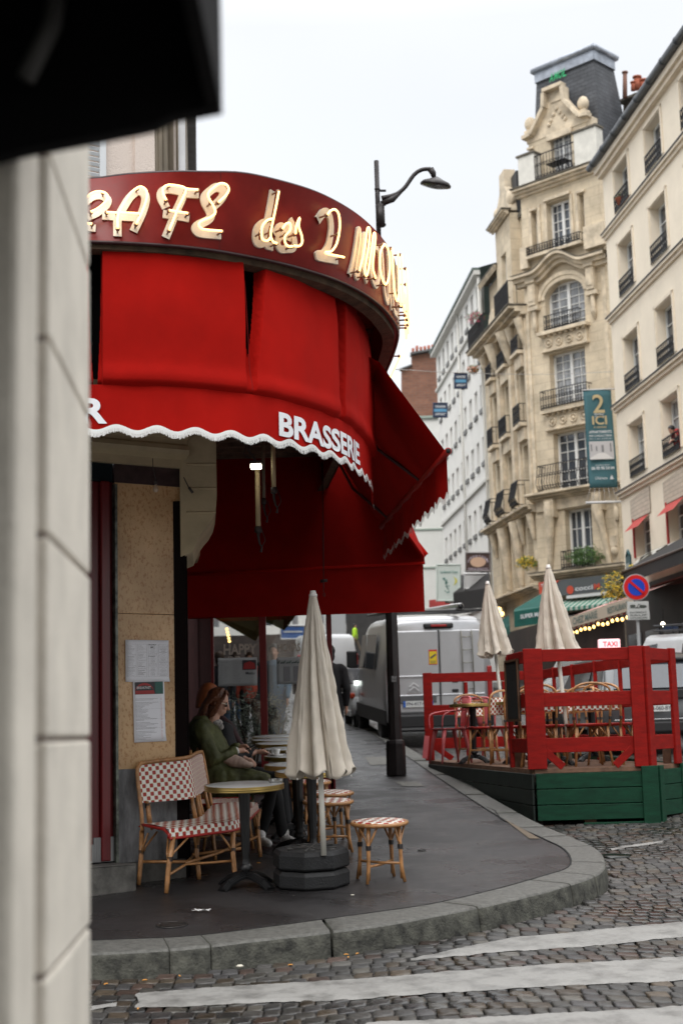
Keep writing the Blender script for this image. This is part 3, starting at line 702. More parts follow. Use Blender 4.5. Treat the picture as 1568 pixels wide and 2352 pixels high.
# ---- canopy: plan curve of the round corner, then along the street
Kb = [(-7.5, 6.6), (-5, 7.35), (-3, 8.0), (-2.1, 8.26), (-1.5, 8.40), (-1.25, 8.45), (-1.0, 8.52), (-.8, 8.6), (-.6, 8.72), (-.38, 8.88), (-.15, 9.1), (.03, 9.32), (.2, 9.62), (.33, 9.95), (.42, 10.3), (.468, 10.62), (.46, 11.1), (.40, 11.9), (.2, 13.9), (-.17, 17.6)]
Kt = [(-7.6, 6.7), (-5.1, 7.5), (-3.1, 8.15), (-2.15, 8.45), (-1.54, 8.53), (-1.27, 8.48), (-.99, 8.46), (-.78, 8.48), (-.56, 8.51), (-.36, 8.63), (-.13, 8.83), (.04, 9.06), (.19, 9.34), (.31, 9.66), (.40, 10.0), (.458, 10.38), (.462, 10.9), (.40, 11.75), (.2, 13.8), (-.17, 17.6)]
def arc_curve(P, n=10):
    C = crom([(x, y, 0) for x, y in P], n); return C
CB = arc_curve(Kb); CT = arc_curve(Kt)
AL = [0]
for i in range(1, len(CB)): AL.append(AL[-1] + (CB[i] - CB[i - 1]).length)
def cpos(C, u):
    lo, hi = 0, len(AL) - 1
    u = max(0, min(AL[-1] - 1e-6, u))
    while hi - lo > 1:
        m = (lo + hi) // 2
        if AL[m] <= u: lo = m
        else: hi = m
    f = (u - AL[lo]) / (AL[hi] - AL[lo]); return C[lo].lerp(C[hi], f)
def cnorm(u):
    t = cpos(CB, u + .02) - cpos(CB, u - .02); t.normalize(); return Vector((t.y, -t.x, 0))
ZB, ZT = 3.0, 3.45
def band(u, v, off=0):
    p = cpos(CB, u).lerp(cpos(CT, u), v) + cnorm(u) * off; p.z = zr(ZB + (ZT - ZB) * v); return p
UEND = AL[-1]
sg = thing('neon_sign', 'dark red curved sign band with glowing neon letters over the cafe awning', 'neon sign', (0, 9.5, zr(3.0)))
BANDM = mat('maroon_enamel', (.20, .009, .006), .4, var=.35, vs=1.5, rv=.12, spec=.35)
b = MB(); NU = 220
b.grid(lambda a, c: band(a * UEND, c, 0), NU, 1); b.grid(lambda a, c: band(a * UEND, c, -.07), NU, 1)
b.grid(lambda a, c: band(a * UEND, 0, -.07 * c), NU, 1); b.grid(lambda a, c: band(a * UEND, 1, -.07 * c), NU, 1)
obj('band', b, BANDM, sg, fix=True)
b = MB(); b.tube([band(i / NU * UEND, 1, -.02) + V(0, 0, .006) for i in range(NU + 1)], .012, 6); b.tube([band(i / NU * UEND, 0, .0) + V(0, 0, -.005) for i in range(NU + 1)], .011, 6)
obj('edge_trim', b, mat('near_black_red', (.03, .008, .01), .4), sg)
b = MB()
b.grid(lambda a, c: band(a * UEND, -.09 - .02 * c, -.03 - .09 * c), NU, 1); b.grid(lambda a, c: band(a * UEND, -.09 + .09 * c, -.03), NU, 1)
obj('rusty_lip', b, mat('rusty_plaster', (.09, .058, .034), .9, var=.5, vs=9, bump=.5), sg)
def u_hit(x, y, off=0):                     # where a line of sight meets the band
    d = ray(x, y); O = V(0, 0, H); best = None; prev = None
    for i in range(0, 900):
        u = 2.0 + i * .01
        if u > UEND: break
        p0 = band(u, 0, off); p1 = band(u, 1, off)
        # horizontal crossing: ray azimuth equals the azimuth of the wall at the ray's height
        zc = None; v = .5
        for _ in range(3):
            p = p0.lerp(p1, v); t = p.y / d.y; z = O.z + d.z * t; v = (z - p0.z) / (p1.z - p0.z)
        p = p0.lerp(p1, v); side = p.x - d.x * (p.y / d.y)
        if prev is not None and prev[0] < 0 <= side:
            f = prev[0] / (prev[0] - side); return prev[1] + (u - prev[1]) * f, prev[2] + (v - prev[2]) * f
        prev = (side, u, v)
    return None
for (x, y0, y1) in ((506, 396, 580),):
    u, v = u_hit(x, 450); b = MB(); b.grid(lambda a, c: band(u + .003 * (a - .5), c, .0015), 1, 1); obj('panel_seam', b, mat('near_black_red'), sg)
NEON = mat('neon_glow', (1, .7, .4), .4, emit=(1.0, .58, .20), es=2.7)
PLATE = mat('letter_cream', (.86, .78, .64), .5, var=.15, vs=8, bump=.1)
PIN = mat('pin_brown', (.25, .12, .07), .5)
def z2(P): return [(172.2 + .2563 * x, 344.4 + .2563 * y) for x, y in P]
def z3(P): return [(545.4 + .2929 * x, 373.2 + .2929 * y) for x, y in P]
LET = [
 ('C', z2([(20, 600), (22, 545), (60, 480), (100, 430), (160, 385), (220, 372), (270, 385), (295, 415), (285, 455), (240, 500), (190, 535), (145, 555)]), z2([(20, 600), (25, 645), (60, 652), (155, 662)])),
 ('A', z2([(385, 705), (385, 600), (400, 550), (440, 480), (500, 390), (560, 340), (600, 332), (640, 365), (645, 430), (610, 540), (550, 665)]), z2([(285, 557), (380, 562), (585, 570)])),
 ('F', z2([(820, 450), (795, 400), (790, 350), (820, 320), (870, 315), (960, 330), (1010, 350), (1105, 357)]), z2([(1000, 350), (970, 430), (915, 540), (895, 600), (845, 720)]), z2([(845, 540), (1015, 567)])),
 ('E', z2([(1285, 470), (1350, 410), (1378, 360), (1360, 315), (1310, 300), (1260, 325), (1200, 380), (1200, 430), (1240, 500), (1258, 560), (1220, 600), (1140, 635), (1110, 665), (1130, 700), (1180, 715), (1320, 727)])),
 ('d', z3([(325, 225), (305, 330), (280, 450), (262, 540), (262, 580), (280, 620), (310, 632)]), z3([(282, 442), (240, 450), (200, 490), (188, 550), (198, 600), (235, 612), (262, 585)])),
 ('e', z3([(352, 520), (382, 480), (412, 480), (412, 530), (372, 580), (375, 630), (400, 655), (432, 655)])),
 ('s', z3([(455, 560), (460, 500), (487, 435), (480, 500), (502, 570), (507, 620), (487, 652), (440, 652)])),
 ('2', z3([(705, 412), (730, 380), (765, 372), (792, 405), (802, 480), (795, 560), (775, 640), (735, 695), (690, 702), (712, 717), (835, 742)])),
 ('M', z3([(955, 850), (985, 730), (1010, 570), (1020, 515), (1036, 530), (1030, 640), (1005, 790), (1000, 868), (1018, 872), (1048, 700), (1060, 600), (1070, 555), (1081, 580), (1070, 700), (1060, 820), (1083, 905)])),
 ('O', z3([(1150, 640), (1122, 700), (1115, 800), (1132, 900), (1160, 955), (1185, 900), (1195, 780), (1180, 680), (1152, 642)])),
]
def ribbon(b, UV, w):
    P = [Vector((u, v * .45, 0)) for u, v in UV]; n = len(P); L = []; R = []
    for i in range(n):
        t = (P[min(i + 1, n - 1)] - P[max(i - 1, 0)]); t.z = 0; t.normalize(); N = Vector((-t.y, t.x, 0))
        L.append(P[i] + N * w); R.append(P[i] - N * w)
    L[0] = L[0] - (P[1] - P[0]).normalized() * w; R[0] = R[0] - (P[1] - P[0]).normalized() * w
    L[-1] += (P[-1] - P[-2]).normalized() * w; R[-1] += (P[-1] - P[-2]).normalized() * w
    f = lambda p, o: band(p.x, p.y / .45, o)
    for i in range(n - 1):
        for o in (.016,):
            b.add([f(L[i], o), f(R[i], o), f(R[i + 1], o), f(L[i + 1], o)], [(0, 1, 2, 3)])
        b.add([f(L[i], o), f(L[i + 1], o), f(L[i + 1], .001), f(L[i], .001)], [(0, 1, 2, 3)])
        b.add([f(R[i], o), f(R[i + 1], o), f(R[i + 1], .001), f(R[i], .001)], [(0, 1, 2, 3)])
OFFN = .085
def letter(strokes, wd=.034):
    bp_, bt, bn = MB(), MB(), MB()
    for UV in strokes:
        if len(UV) > 2:
            C = crom([(u, v, 0) for u, v in UV], 5); UV = [(p.x, p.y) for p in C]
        ribbon(bp_, UV, wd)
        bt.tube([band(u, v, OFFN) for u, v in UV], .0076, 8)
        for k in (0, len(UV) // 2, len(UV) - 1):
            u, v = UV[k]; bn.tube([band(u, v, .01), band(u, v, OFFN)], .006, 6)
            bn.tube([band(u, v, OFFN - .018), band(u, v, OFFN - .004)], .013, 8)
    pl = obj('letter_backing', bp_, PLATE, sg, fix=False)
    obj('neon_tube', bt, NEON, pl); obj_each('tube_support', bn, PIN, pl)
lastu = 0
for L in LET:
    ss = []
    for S in L[1:]:
        q = [u_hit(x, y, OFFN) for x, y in S]; q = [h for h in q if h]
        if len(q) > 1: ss.append(q)
    if ss: letter(ss, .018 if L[0] in 'MO' else .021 if L[0] in 'des' else .025); lastu = max(u for S in ss for u, v in S)
def tmpl(u0, w, P): return [(u0 + x * w, y) for x, y in P]
u = lastu + .07
for S, w in (([[(.0, .8), (.05, .3), (.2, .15), (.5, .15), (.8, .4), (.95, .85), (.9, .4), (1, .12)]], .2), ([[(.2, .9), (.1, .3), (.2, .14), (1, .14)]], .18), ([[(.3, .88), (.1, .12)]], .06), ([[(.0, .12), (.15, .85), (.3, .8), (.7, .15), (.85, .2), (1, .88)]], .22), ([[(1, .75), (.7, .9), (.25, .8), (.3, .6), (.75, .45), (.8, .25), (.4, .12), (0, .25)]], .18)):
    letter([tmpl(u, w, q) for q in S], .02); u += w + .08
letter([[(u + .3, .1), (u + 1.6, .1), (u + 1.62, .3)]])
# ceiling slab and roof of the canopy
cn = thing('canopy', 'flat canopy joining the round sign band to the cafe front, slatted underside', 'canopy', (0, 12, zr(3.4)))
ring = [band(UEND * i / 90, 1, -.04) for i in range(91)]
wall_ = [FR2((6.1, .0, 0)), FR2((0, .0, 0)), FR1((.575, 0, 0)), FR1((-7, 0, 0))]
for nm, z, m in (('roof_sheet', 3.43, mat('zinc', (.25, .26, .27), .4, .3, var=.2)), ('ceiling', 3.40, mat('ceiling_slats', (.17, .105, .075), .8, var=.5, vs=6, stretch=(1, 14, 1)))):
    pts = [V(p.x, p.y, zr(z)) for p in ring] + [V(p.x, p.y, zr(z)) for p in wall_]
    b = MB(); b.add(pts, [tuple(range(len(pts)))]); obj(nm, b, m, cn, fix=False)
b = MB()
for i in range(16):
    Y = 11.9 + i * .36; b.box(-1.9, Y, zr(3.35), .3 - .05 * i * .4, Y + .05, zr(3.398))
obj('slat', b, mat('ceiling_slats'), cn)
# ---- round awning: panels with deep folds, bulging hem, scalloped drop with fringe
ra = thing('round_awning', 'bright red curved awning with deep folds and white fringed drop reading BRASSERIE', 'awning', (0, 9.3, zr(2.0)))
def uof(x, y, z):                      # arc position under a sight line at given height above the camera
    p = atz(x, y, z); bu = 0; bd = 1e9
    for i in range(0, 1200):
        u = 2 + i * .01
        if u > UEND: break
        q = cpos(CB, u); d = (q.x - p.x) ** 2 + (q.y - p.y) ** 2
        if d < bd: bd = d; bu = u
    return bu
folds = [(uof(205, 600, 2.9), uof(236, 600, 2.9), .55), (uof(560, 700, 2.8), uof(612, 700, 2.8), .42), (uof(806, 760, 2.7), uof(829, 760, 2.7), .42)]
K2 = [(-7.5, 6.6), (-5, 7.35), (-3, 8.05), (-2.0, 8.32), (-1.5, 8.44), (-1.0, 8.56), (-.55, 8.80), (-.32, 9.03), (-.16, 9.26), (.04, 9.65), (.16, 10.1), (.24, 10.6), (.28, 11.1)]
C2 = crom([(x, y, 0) for x, y in K2], 12)
A2 = [0]
for i in range(1, len(C2)): A2.append(A2[-1] + (C2[i] - C2[i - 1]).length)
def c2pos(t):
    u = max(0, min(A2[-1] - 1e-6, t * A2[-1])); lo, hi = 0, len(A2) - 1
    while hi - lo > 1:
        m = (lo + hi) // 2
        if A2[m] <= u: lo = m
        else: hi = m
    return C2[lo].lerp(C2[hi], (u - A2[lo]) / (A2[hi] - A2[lo]))
def c2n(t):
    d = c2pos(t + .002) - c2pos(t - .002); d.normalize(); return V(d.y, -d.x, 0)
def t_of(x, y, z):
    p = atz(x, y, z); bt = 0; bd = 1e9
    for i in range(3000):
        q = c2pos(i / 3000); d = (q.x - p.x) ** 2 + (q.y - p.y) ** 2
        if d < bd: bd = d; bt = i / 3000
    return bt
ftop = [(t_of(204, 620, 2.85), t_of(236, 600, 2.85), 1.0, 1), (t_of(561, 680, 2.75), t_of(611, 690, 2.75), .9, .35), (t_of(806, 780, 2.65), t_of(833, 795, 2.65), .9, .5)]
ZP1, ZP0 = 3.02, 2.10
GAPC = (1.15, .75, .95)
INN = [0, 0]
def panel(a, c):                      # a along, c from top 0 to hem 1
    t = a; p = c2pos(t); n = c2n(t)
    bulge = .02 * math.sin(PI * min(1, c)) + .02 * math.exp(-((c - .92) / .07) ** 2) - .05 * max(0, (c - .955) / .045)
    bulge += .008 * mnoise.noise(V(t * 40, c * 3, 0)) + .006 * mnoise.noise(V(t * 90, c * 1.2, 5)) * (1 - c)
    inn = 0
    INN[0] = 0
    for gi, (f0, f1, dep, keep) in enumerate(ftop):
        w = f1 - f0; g1 = f0 + w * (1 - (1 - keep) * c ** .8)
        m = (f0 + g1) / 2; hw = max((g1 - f0) / 2, 1e-4)
        x = abs(t - m) / hw
        if x < 1.1: inn = max(inn, .10 * (max(0, 1 - c * .985)) ** .4 * min(1, max(0, (1.1 - x) / .12)))
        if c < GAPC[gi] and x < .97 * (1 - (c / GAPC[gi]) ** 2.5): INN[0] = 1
        e_ = abs(t - g1) / (w * .5)
        if c > .6 and keep < 1: inn = max(inn, .03 * (c - .6) * max(0, 1 - e_))
    q = p + n * (bulge - inn - .015)
    q.z = zr(ZP1 + (ZP0 - ZP1) * c); return q
ts = sorted(set([i / 420 for i in range(421)] + [f0 + (f1 - f0) * k for f0, f1, _, _ in ftop for k in [-.08, -.05, -.02] + [q / 26 for q in range(27)] + [1.02, 1.05, 1.08]]))
ts = [t for t in ts if .15 <= t <= 1]
b = MB(); nv = 80; nn = len(ts); vs = []; op = []
for j in range(nv + 1):
    for t in ts: vs.append(panel(t, j / nv)); op.append(INN[0])
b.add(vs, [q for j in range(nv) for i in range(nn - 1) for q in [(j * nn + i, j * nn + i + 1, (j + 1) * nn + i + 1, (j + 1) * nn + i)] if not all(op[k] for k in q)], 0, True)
obj('canvas_panel', b, REDC, ra, fix=False)
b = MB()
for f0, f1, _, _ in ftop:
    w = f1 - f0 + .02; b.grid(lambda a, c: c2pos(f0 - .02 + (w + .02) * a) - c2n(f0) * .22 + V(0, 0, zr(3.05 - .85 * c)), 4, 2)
obj_each('black_liner', b, mat('black_canvas'), ra, fix=False)  # black sheets stand in for the shade behind the cloth gaps
SEAM = mat('seam_thread', (.24, .004, .003), .9)
b = MB()
for x in (575,):
    t = t_of(x, 950, 2.0); b.add([V(*(panel(t, j / 20) if j < 21 else V(0, 0, 0))) + c2n(t) * .002 + V(k * .004, 0, 0) for j in range(3, 20) for k in (0, 1)], [(2 * j, 2 * j + 1, 2 * j + 3, 2 * j + 2) for j in range(16)])
obj_each('seam', b, SEAM, ra, fix=False)
# right hand edge of the cloth, turned in
b = MB(); e0 = [panel(1, j / nv) for j in range(nv + 1)]; b.add(e0 + [p + V(-.10, .10, 0) for p in e0], [(j, j + 1, nv + 2 + j, nv + 1 + j) for j in range(nv)], 0, True)
obj('cloth_return', b, REDC, ra, fix=False)
def drop(t, z, off=0): p = c2pos(t) + c2n(t) * (off - .03 + .010 * mnoise.noise(V(t * 50, z * 2, 1))); p.z = zr(z); return p
A2L = A2[-1]
def hem(t): return 1.845 - .017 * math.cos(2 * PI * t * A2L / .245 + 1.2) - .035 * max(0, (t - .93) / .07) * 3 * (1 if t > .985 else 0)
b = MB(); nt_ = 700
b.grid(lambda a, c: drop(.15 + .85 * a, 2.12 + (hem(.15 + .85 * a) - 2.12) * c, .004 * math.sin(a * 260) * c), nt_, 8)
obj('valance', b, REDC, ra, fix=False)
FRG = mat('white_fringe', (.78, .78, .76), .9)
b = MB(); nf = 2600
for i in range(nf):
    t = .15 + .85 * i / nf; h = hem(t); w = .85 / nf * .42; l = .028 + .012 * rnd.random(); dx = rnd.uniform(-.4, .4) * .85 / nf
    o_ = .008 + .004 * rnd.random()
    b.add([drop(t - w, h + .004, o_), drop(t + w, h + .004, o_), drop(t + w + dx, h - l, o_ + .003), drop(t - w + dx, h - l, o_ + .003)], [(0, 1, 2, 3)])
b.grid(lambda a, c: drop(.15 + .85 * a, hem(.15 + .85 * a) + .012 - .024 * c, .007), nt_, 1)
obj('fringe', b, FRG, ra, fix=False)
LETW = mat('white_vinyl', (.8, .81, .84), .5)
def on_drop(t0):
    def f(x, y): return drop(t0 + x / A2L, 1.955 + y, .012)
    return f
tB = t_of(640, 975, 1.95); tE = t_of(843, 1045, 1.95)
def fit_text(b, s, t0, t1, h, z=1.955, bold=.035):
    W_ = (t1 - t0) * A2L
    text(b, s, lambda x, y: drop(t0 + (x + W_ / 2) / A2L, z + y, .012), w=W_, h=h, bold=bold)
b = MB(); fit_text(b, 'BRASSERIE', tB, tE, .158); obj('lettering', b, LETW, ra, fix=False); b = MB(); tR = t_of(247, 945, 1.95); fit_text(b, 'BAR', tR - .46 / A2L, tR, .158)
obj('lettering', b, LETW, ra, fix=False)
# ---- street awning seen from below
sa = thing('street_awning', 'dark red street side awning seen from below, front bar and grey fringe', 'awning', (.6, 12.2, zr(2.0)))
a0, a1 = atz(1025, 1040, 2.0), atz(876, 1210, 2.0)
w0, w1 = V(.33, 10.75, zr(2.78)), V(.05, 14.3, zr(2.78))
t0 = at(877, 832, 10.6)
w0 = V(t0.x - .02, t0.y, t0.z)
w1 = V(w0.x - .36, w0.y + 3.6, w0.z)
b = MB(); b.grid(lambda a, c: w0.lerp(w1, a).lerp(a0.lerp(a1, a), c) + V(0, 0, -.03 * math.sin(PI * c) * math.sin(PI * a)), 14, 8)
b.add([w0, w1, w1 + V(-.6, 0, .35), w0 + V(-.6, 0, .35)], [(0, 1, 2, 3)])
obj('canvas', b, REDC, sa, fix=False)
b = MB(); dv = (a1 - a0).normalized(); b.tube([a0 - dv * .07, a1 + dv * .02], .026, 12); b.tube([a0 - dv * .075, a0 - dv * .068], .019, 10, 1)
obj('front_bar', b, [mat('red_paint', (.35, .015, .01), .4), mat('hollow_dark', (.01, .01, .01), .8)], sa)
b = MB()
for k, t in enumerate((.32, .86)):
    e_ = a0.lerp(a1, t); m_ = w0.lerp(w1, t) + V(-.12, .15, .05); 
    b.tube([m_, (m_ + e_) / 2 + V(-.05, .35, -.02), e_], .014, 8)
obj_each('folding_arm', b, mat('arm_dark_red', (.05, .006, .006), .5), sa)  # arms in a darker red than the canvas
Ls = (a1 - a0).length
def dr2(a, z): return a0.lerp(a1, a) + V(.01 * math.sin(a * 40), 0, z)
def hem2(a): return -.29 - .018 * math.cos(a * Ls / .23 * 2 * PI)
b = MB(); b.grid(lambda a, c: dr2(a, -.01 + (hem2(a) + .01) * c), 160, 4); obj('valance', b, REDC, sa, fix=False)
b = MB()
for i in range(700):
    a = i / 700; h = hem2(a); l = .035 + .012 * rnd.random(); w = .0009
    b.add([dr2(a, h + .008) + V(.003, 0, 0), dr2(a + w, h + .008) + V(.003, 0, 0), dr2(a + w, h - l), dr2(a, h - l)], [(0, 1, 2, 3)])
obj('fringe', b, FRG, sa, fix=False)
# ---- far terrace awning with its end curtain
ta = thing('terrace_awning', 'far red terrace awning with broad end curtain hanging behind the tables', 'awning', (-.3, 17.5, zr(1.5)))
YC = 17.55
xl = -1.95
pr = at(975, 1290, YC); top = at(940, 1228, YC); ptip = at(978, 1277, YC)
zh = 2.02
c0 = V(-.05, YC, zr(3.38))
b = MB(); sl = (ptip.z - top.z) / (ptip.x - top.x)
xk = top.x + (zr(3.38) - top.z) / sl
P = [(xl, zr(3.43)), (xk, zr(3.43)), (ptip.x - .02, ptip.z - .01), (pr.x, zr(zh)), (xl, zr(zh - .06))]; RED2 = canvas_mat('shaded_red_canvas', (.25, .004, .002))  # curtain red darkened: shade under the canopy put into the colour
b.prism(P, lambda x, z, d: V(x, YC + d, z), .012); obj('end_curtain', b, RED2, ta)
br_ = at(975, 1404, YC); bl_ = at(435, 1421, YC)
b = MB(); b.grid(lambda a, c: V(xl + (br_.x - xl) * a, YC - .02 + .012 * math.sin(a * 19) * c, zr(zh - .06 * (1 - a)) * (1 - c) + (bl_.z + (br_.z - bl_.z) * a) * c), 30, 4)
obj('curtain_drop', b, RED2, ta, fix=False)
b = MB(); b.tube([V(xl, YC - .03, zr(zh - .06)), V(pr.x, YC - .03, zr(zh))], .018, 8); b.tube([V(xl, YC - .02, bl_.z), V(br_.x, YC - .02, br_.z)], .006, 6); obj('hem_bar', b, REDC, ta)
b = MB(); y1 = 21.5
b.add([V(xk, YC, zr(3.38)), V(ptip.x, YC, ptip.z), V(ptip.x - .4, y1, ptip.z), V(xk - .4, y1, zr(3.38))], [(0, 1, 2, 3)])
b.add([V(.22, 14.4, zr(3.38)), V(.44, 14.4, zr(2.3)), V(ptip.x - .01, YC - .03, ptip.z - .03), V(xk, YC - .03, zr(3.38))], [(0, 1, 2, 3)])  # extra skewed cloth, added to keep light out of the terrace
b.bar(V(xk, YC - .02, zr(3.38)), V(ptip.x + .01, YC - .02, ptip.z + .015), .05, .035)
obj('canvas', b, REDC, ta, fix=False)
b = MB(); rx, ry = 742, 16.5; p0, p1 = at(740, 1050, ry), at(743, 1330, ry); b.tube([p0, p1], .007, 6); b.tube([at(735, 1335, ry), at(752, 1333, ry)], .02, 6)
b.tube([V(p1.x + .012 * math.sin(k * PI / 4) + .002, ry, at(743, 1366, ry).z + .022 * math.cos(k * PI / 4)) for k in range(9)], .0045, 5); b.tube([p1, at(743, 1360, ry)], .005, 5)
o = obj('crank_rod', b, mat('rod_black', (.02, .012, .012), .5)); tag(o, 'thin hanging awning crank rod with a ring under the canopy', 'awning crank')
# hanging fixtures under the canopy: lamp, three cream conduit tubes
def hang(name, x, y0, y1, Y, r, m, lab, cat, group=None):
    t = thing(name, lab, cat, at(x, y0, Y), group=group)
    b = MB(); p0, p1 = at(x, y0, Y), at(x + 2, y1, Y); b.tube([p0, p1], r, 8); b.tube([p0.lerp(p1, .3), p0.lerp(p1, .31)], r * 1.15, 8); obj('tube', b, m, t)
    b = MB(); q = p1; b.tube([q, q + V(0, 0, -.07), q + V(.012, 0, -.13), q + V(.03, 0, -.16), q + V(.02, 0, -.2)], [r * .9, .012, .008, .007, .012], 6); b.tube([q + V(0, 0, .02), q + V(0, 0, -.03)], r * 1.4, 8); b.tube([q + V(.03, 0, .0), q + V(.06, 0, -.1), q + V(.02, 0, -.17)], .004, 5)
    obj('plug', b, mat('dark_cable'), t)
CT_ = mat('cream_tube', (.62, .5, .3), .5, var=.15)
hang('conduit', 591, 1075, 1215, 12.2, .022, CT_, 'cream conduit hanging right below the glowing lamp', 'conduit')
hang('conduit', 604, 1000, 1150, 12.9, .016, mat('grey_tube', (.2, .17, .13), .5), 'grey brown conduit hanging just right of the glowing lamp', 'conduit')
hang('conduit', 627, 1000, 1125, 12.0, .019, CT_, 'cream conduit hanging farthest right of the three under the awning', 'conduit')
lm = thing('work_lamp', 'small floodlight glowing white under the red awning', 'lamp', at(588, 1068, 12.0))
b = MB(); p = at(588, 1074, 12.0); b.box(p.x - .047, p.y - .03, p.z - .012, p.x + .047, p.y + .03, p.z + .03); obj('lens', b, mat('lamp_white', (1, 1, .9), .4, emit=(1, .93, .72), es=7), lm, bevel=.01)
b = MB(); b.box(p.x - .052, p.y - .035, p.z + .03, p.x + .052, p.y + .035, p.z + .055); b.tube([p + V(0, 0, .05), p + V(-.03, 0, .11), p + V(-.06, .0, .15), p + V(-.04, 0, .3)], .012, 6); b.tube([p + V(-.05, 0, .08), p + V(-.1, 0, .12), p + V(-.08, 0, .2)], .005, 5); obj('housing', b, mat('dark_cable'), lm, bevel=.004)
# bare bulb under the cornice and a loose plug
bl = thing('bare_bulb', 'unlit bare bulb hanging on a cord over the marble pillar', 'light bulb', at(475 - 118, 1090, 11.05))
p = at(358, 1122, 11.05); b = MB(); b.lathe([(0, -.032), (.014, -.028), (.021, -.012), (.02, .005), (.011, .022), (.009, .034), (0, .034)], p, 14)
obj('glass_bulb', b, mat('bulb_glass', (.55, .42, .3), .15, spec=.8), bl)
b = MB(); b.lathe([(.012, .03), (.013, .065), (.006, .07)], p, 10); b.tube([p + V(0, 0, .065), p + V(-.01, 0, .12), p + V(-.02, 0, .17), p + V(-.022, 0, .24)], .0035, 5); obj('cord', b, mat('dark_cable'), bl)
b = MB(); b.tube([at(422, 1096, 11.5), at(428, 1108, 11.5), at(434, 1120, 11.5)], [.004, .005, .005], 6); b.tube([at(434, 1120, 11.5), at(443, 1132, 11.5)], .011, 8)
o = obj('loose_plug', b, mat('dark_cable')); tag(o, 'loose black cable plug dangling from the cream bracket', 'plug')
# ------------------------------------------------------------ terrace furniture
RAT = mat('rattan', (.42, .20, .072), .42, var=.45, vs=14, bump=.3, bs=40, coat=.2)
WRAP = mat('black_binding', (.012, .012, .014), .35)
REDTRIM = mat('red_trim', (.36, .02, .015), .4)
def weave_mat(name, c, stripes=False):      # woven seat and back: white stars, red crosses on tan
    m = bpy.data.materials.new(name); m.use_nodes = True; MATS[name] = m
    n = m.node_tree.nodes; l = m.node_tree.links; b = n['Principled BSDF']; b.inputs['Roughness'].default_value = .4
    u = n.new('ShaderNodeUVMap'); s = n.new('ShaderNodeSeparateXYZ'); l.new(u.outputs[0], s.inputs[0]); N = m.node_tree
    X = math_node(N, 'MULTIPLY', s.outputs[0], PI / c); Y = math_node(N, 'MULTIPLY', s.outputs[1], PI / c)
    f = math_node(N, 'MULTIPLY', math_node(N, 'COSINE', X), math_node(N, 'COSINE', Y))
    r = n.new('ShaderNodeValToRGB'); l.new(math_node(N, 'MULTIPLY_ADD', f, .5), r.inputs[0]); r.inputs[0].links[0].from_node.inputs[2].default_value = .5
    cs = [(0, (.36, .018, .014)), (.36, (.34, .014, .012)), (.40, (.46, .24, .07)), (.46, (.5, .28, .09)), (.51, (.78, .77, .71)), (1, (.84, .83, .79))]
    if stripes: cs = [(0, (.34, .02, .02)), (.26, (.34, .02, .02)), (.32, (.58, .42, .18)), (.42, (.58, .44, .2)), (.47, (.74, .71, .62)), (1, (.78, .76, .70))]
    e = r.color_ramp.elements
    e[0].position = cs[0][0]; e[0].color = (*cs[0][1], 1); e[1].position = 1; e[1].color = (*cs[-1][1], 1)
    for p, col in cs[1:-1]: q = e.new(p); q.color = (*col, 1)
    l.new(r.outputs[0], b.inputs['Base Color'])
    w = n.new('ShaderNodeTexWave'); w.inputs['Scale'].default_value = 55; w.bands_direction = 'DIAGONAL'; l.new(u.outputs[0], w.inputs['Vector'])
    h = math_node(N, 'ADD', math_node(N, 'MULTIPLY', w.outputs['Fac'], .35), f)
    bp = n.new('ShaderNodeBump'); bp.inputs['Strength'].default_value = .8; bp.inputs['Distance'].default_value = .004; l.new(h, bp.inputs['Height']); l.new(bp.outputs[0], b.inputs['Normal'])
    return m
WV = weave_mat('star_weave', .033); WV2 = weave_mat('stripe_weave', .030, False)
def wrapr(b, p, d, r, h=.03):
    p = Vector(p); d = Vector(d).normalized()
    for k in range(5): c = p + d * (k * h / 5); b.tube([c, c + d * (h / 5 * .75)], r, 10)
# ---- round stool
def make_stool(label, group):
    t = thing('rattan_stool', label, 'stool', group=group, world=False)
    b = MB(); b.lathe([(0, .448), (.10, .449), (.185, .446), (.2, .438), (.2, .43)], (0, 0, 0), 40)
    b.uv = [[(b.v[k][0] * .8, b.v[k][1] * .5) for k in f] for f in b.f]; b.has_uv = True
    obj('seat', b, WV, t)
    b = MB(); b.tube([(.207 * math.cos(a * PI / 20), .207 * math.sin(a * PI / 20), .427) for a in range(40)], .016, 10, closed=True); obj('seat_rim', b, RAT, t)
    for k in range(4):
        a = PI / 4 + k * PI / 2; c, s = math.cos(a), math.sin(a); b = MB()
        b.tube([(.165 * c, .165 * s, .42), (.175 * c, .175 * s, .25), (.18 * c, .18 * s, .12), (.205 * c, .205 * s, 0)], [.0155, .015, .0145, .0125], 10)
        b.tube([(.178 * c, .178 * s, .025), (.172 * c, .172 * s, .3)], .010, 8)
        obj('leg', b, RAT, t)
        b = MB()
        for q in (-1, 1):
            a2 = a + q * .42; b.tube([(.178 * c, .178 * s, .27), (.17 * math.cos(a + q * .12), .17 * math.sin(a + q * .12), .31), (.19 * math.cos(a2), .19 * math.sin(a2), .415)], .0085, 8)
        obj('brace', b, RAT, t)
        b = MB(); wrapr(b, (.174 * c, .174 * s, .245), (0, 0, 1), .021, .035); obj('binding', b, WRAP, t)
    b = MB()
    for k in range(2):
        a = PI / 4 + k * PI / 2; c, s = math.cos(a), math.sin(a); b.tube([(-.185 * c, -.185 * s, .125 + k * .012), (0, 0, .115 + k * .016), (.185 * c, .185 * s, .125 + k * .012)], .010, 8, flat=1)
    obj('stretcher', b, RAT, t)
    return t
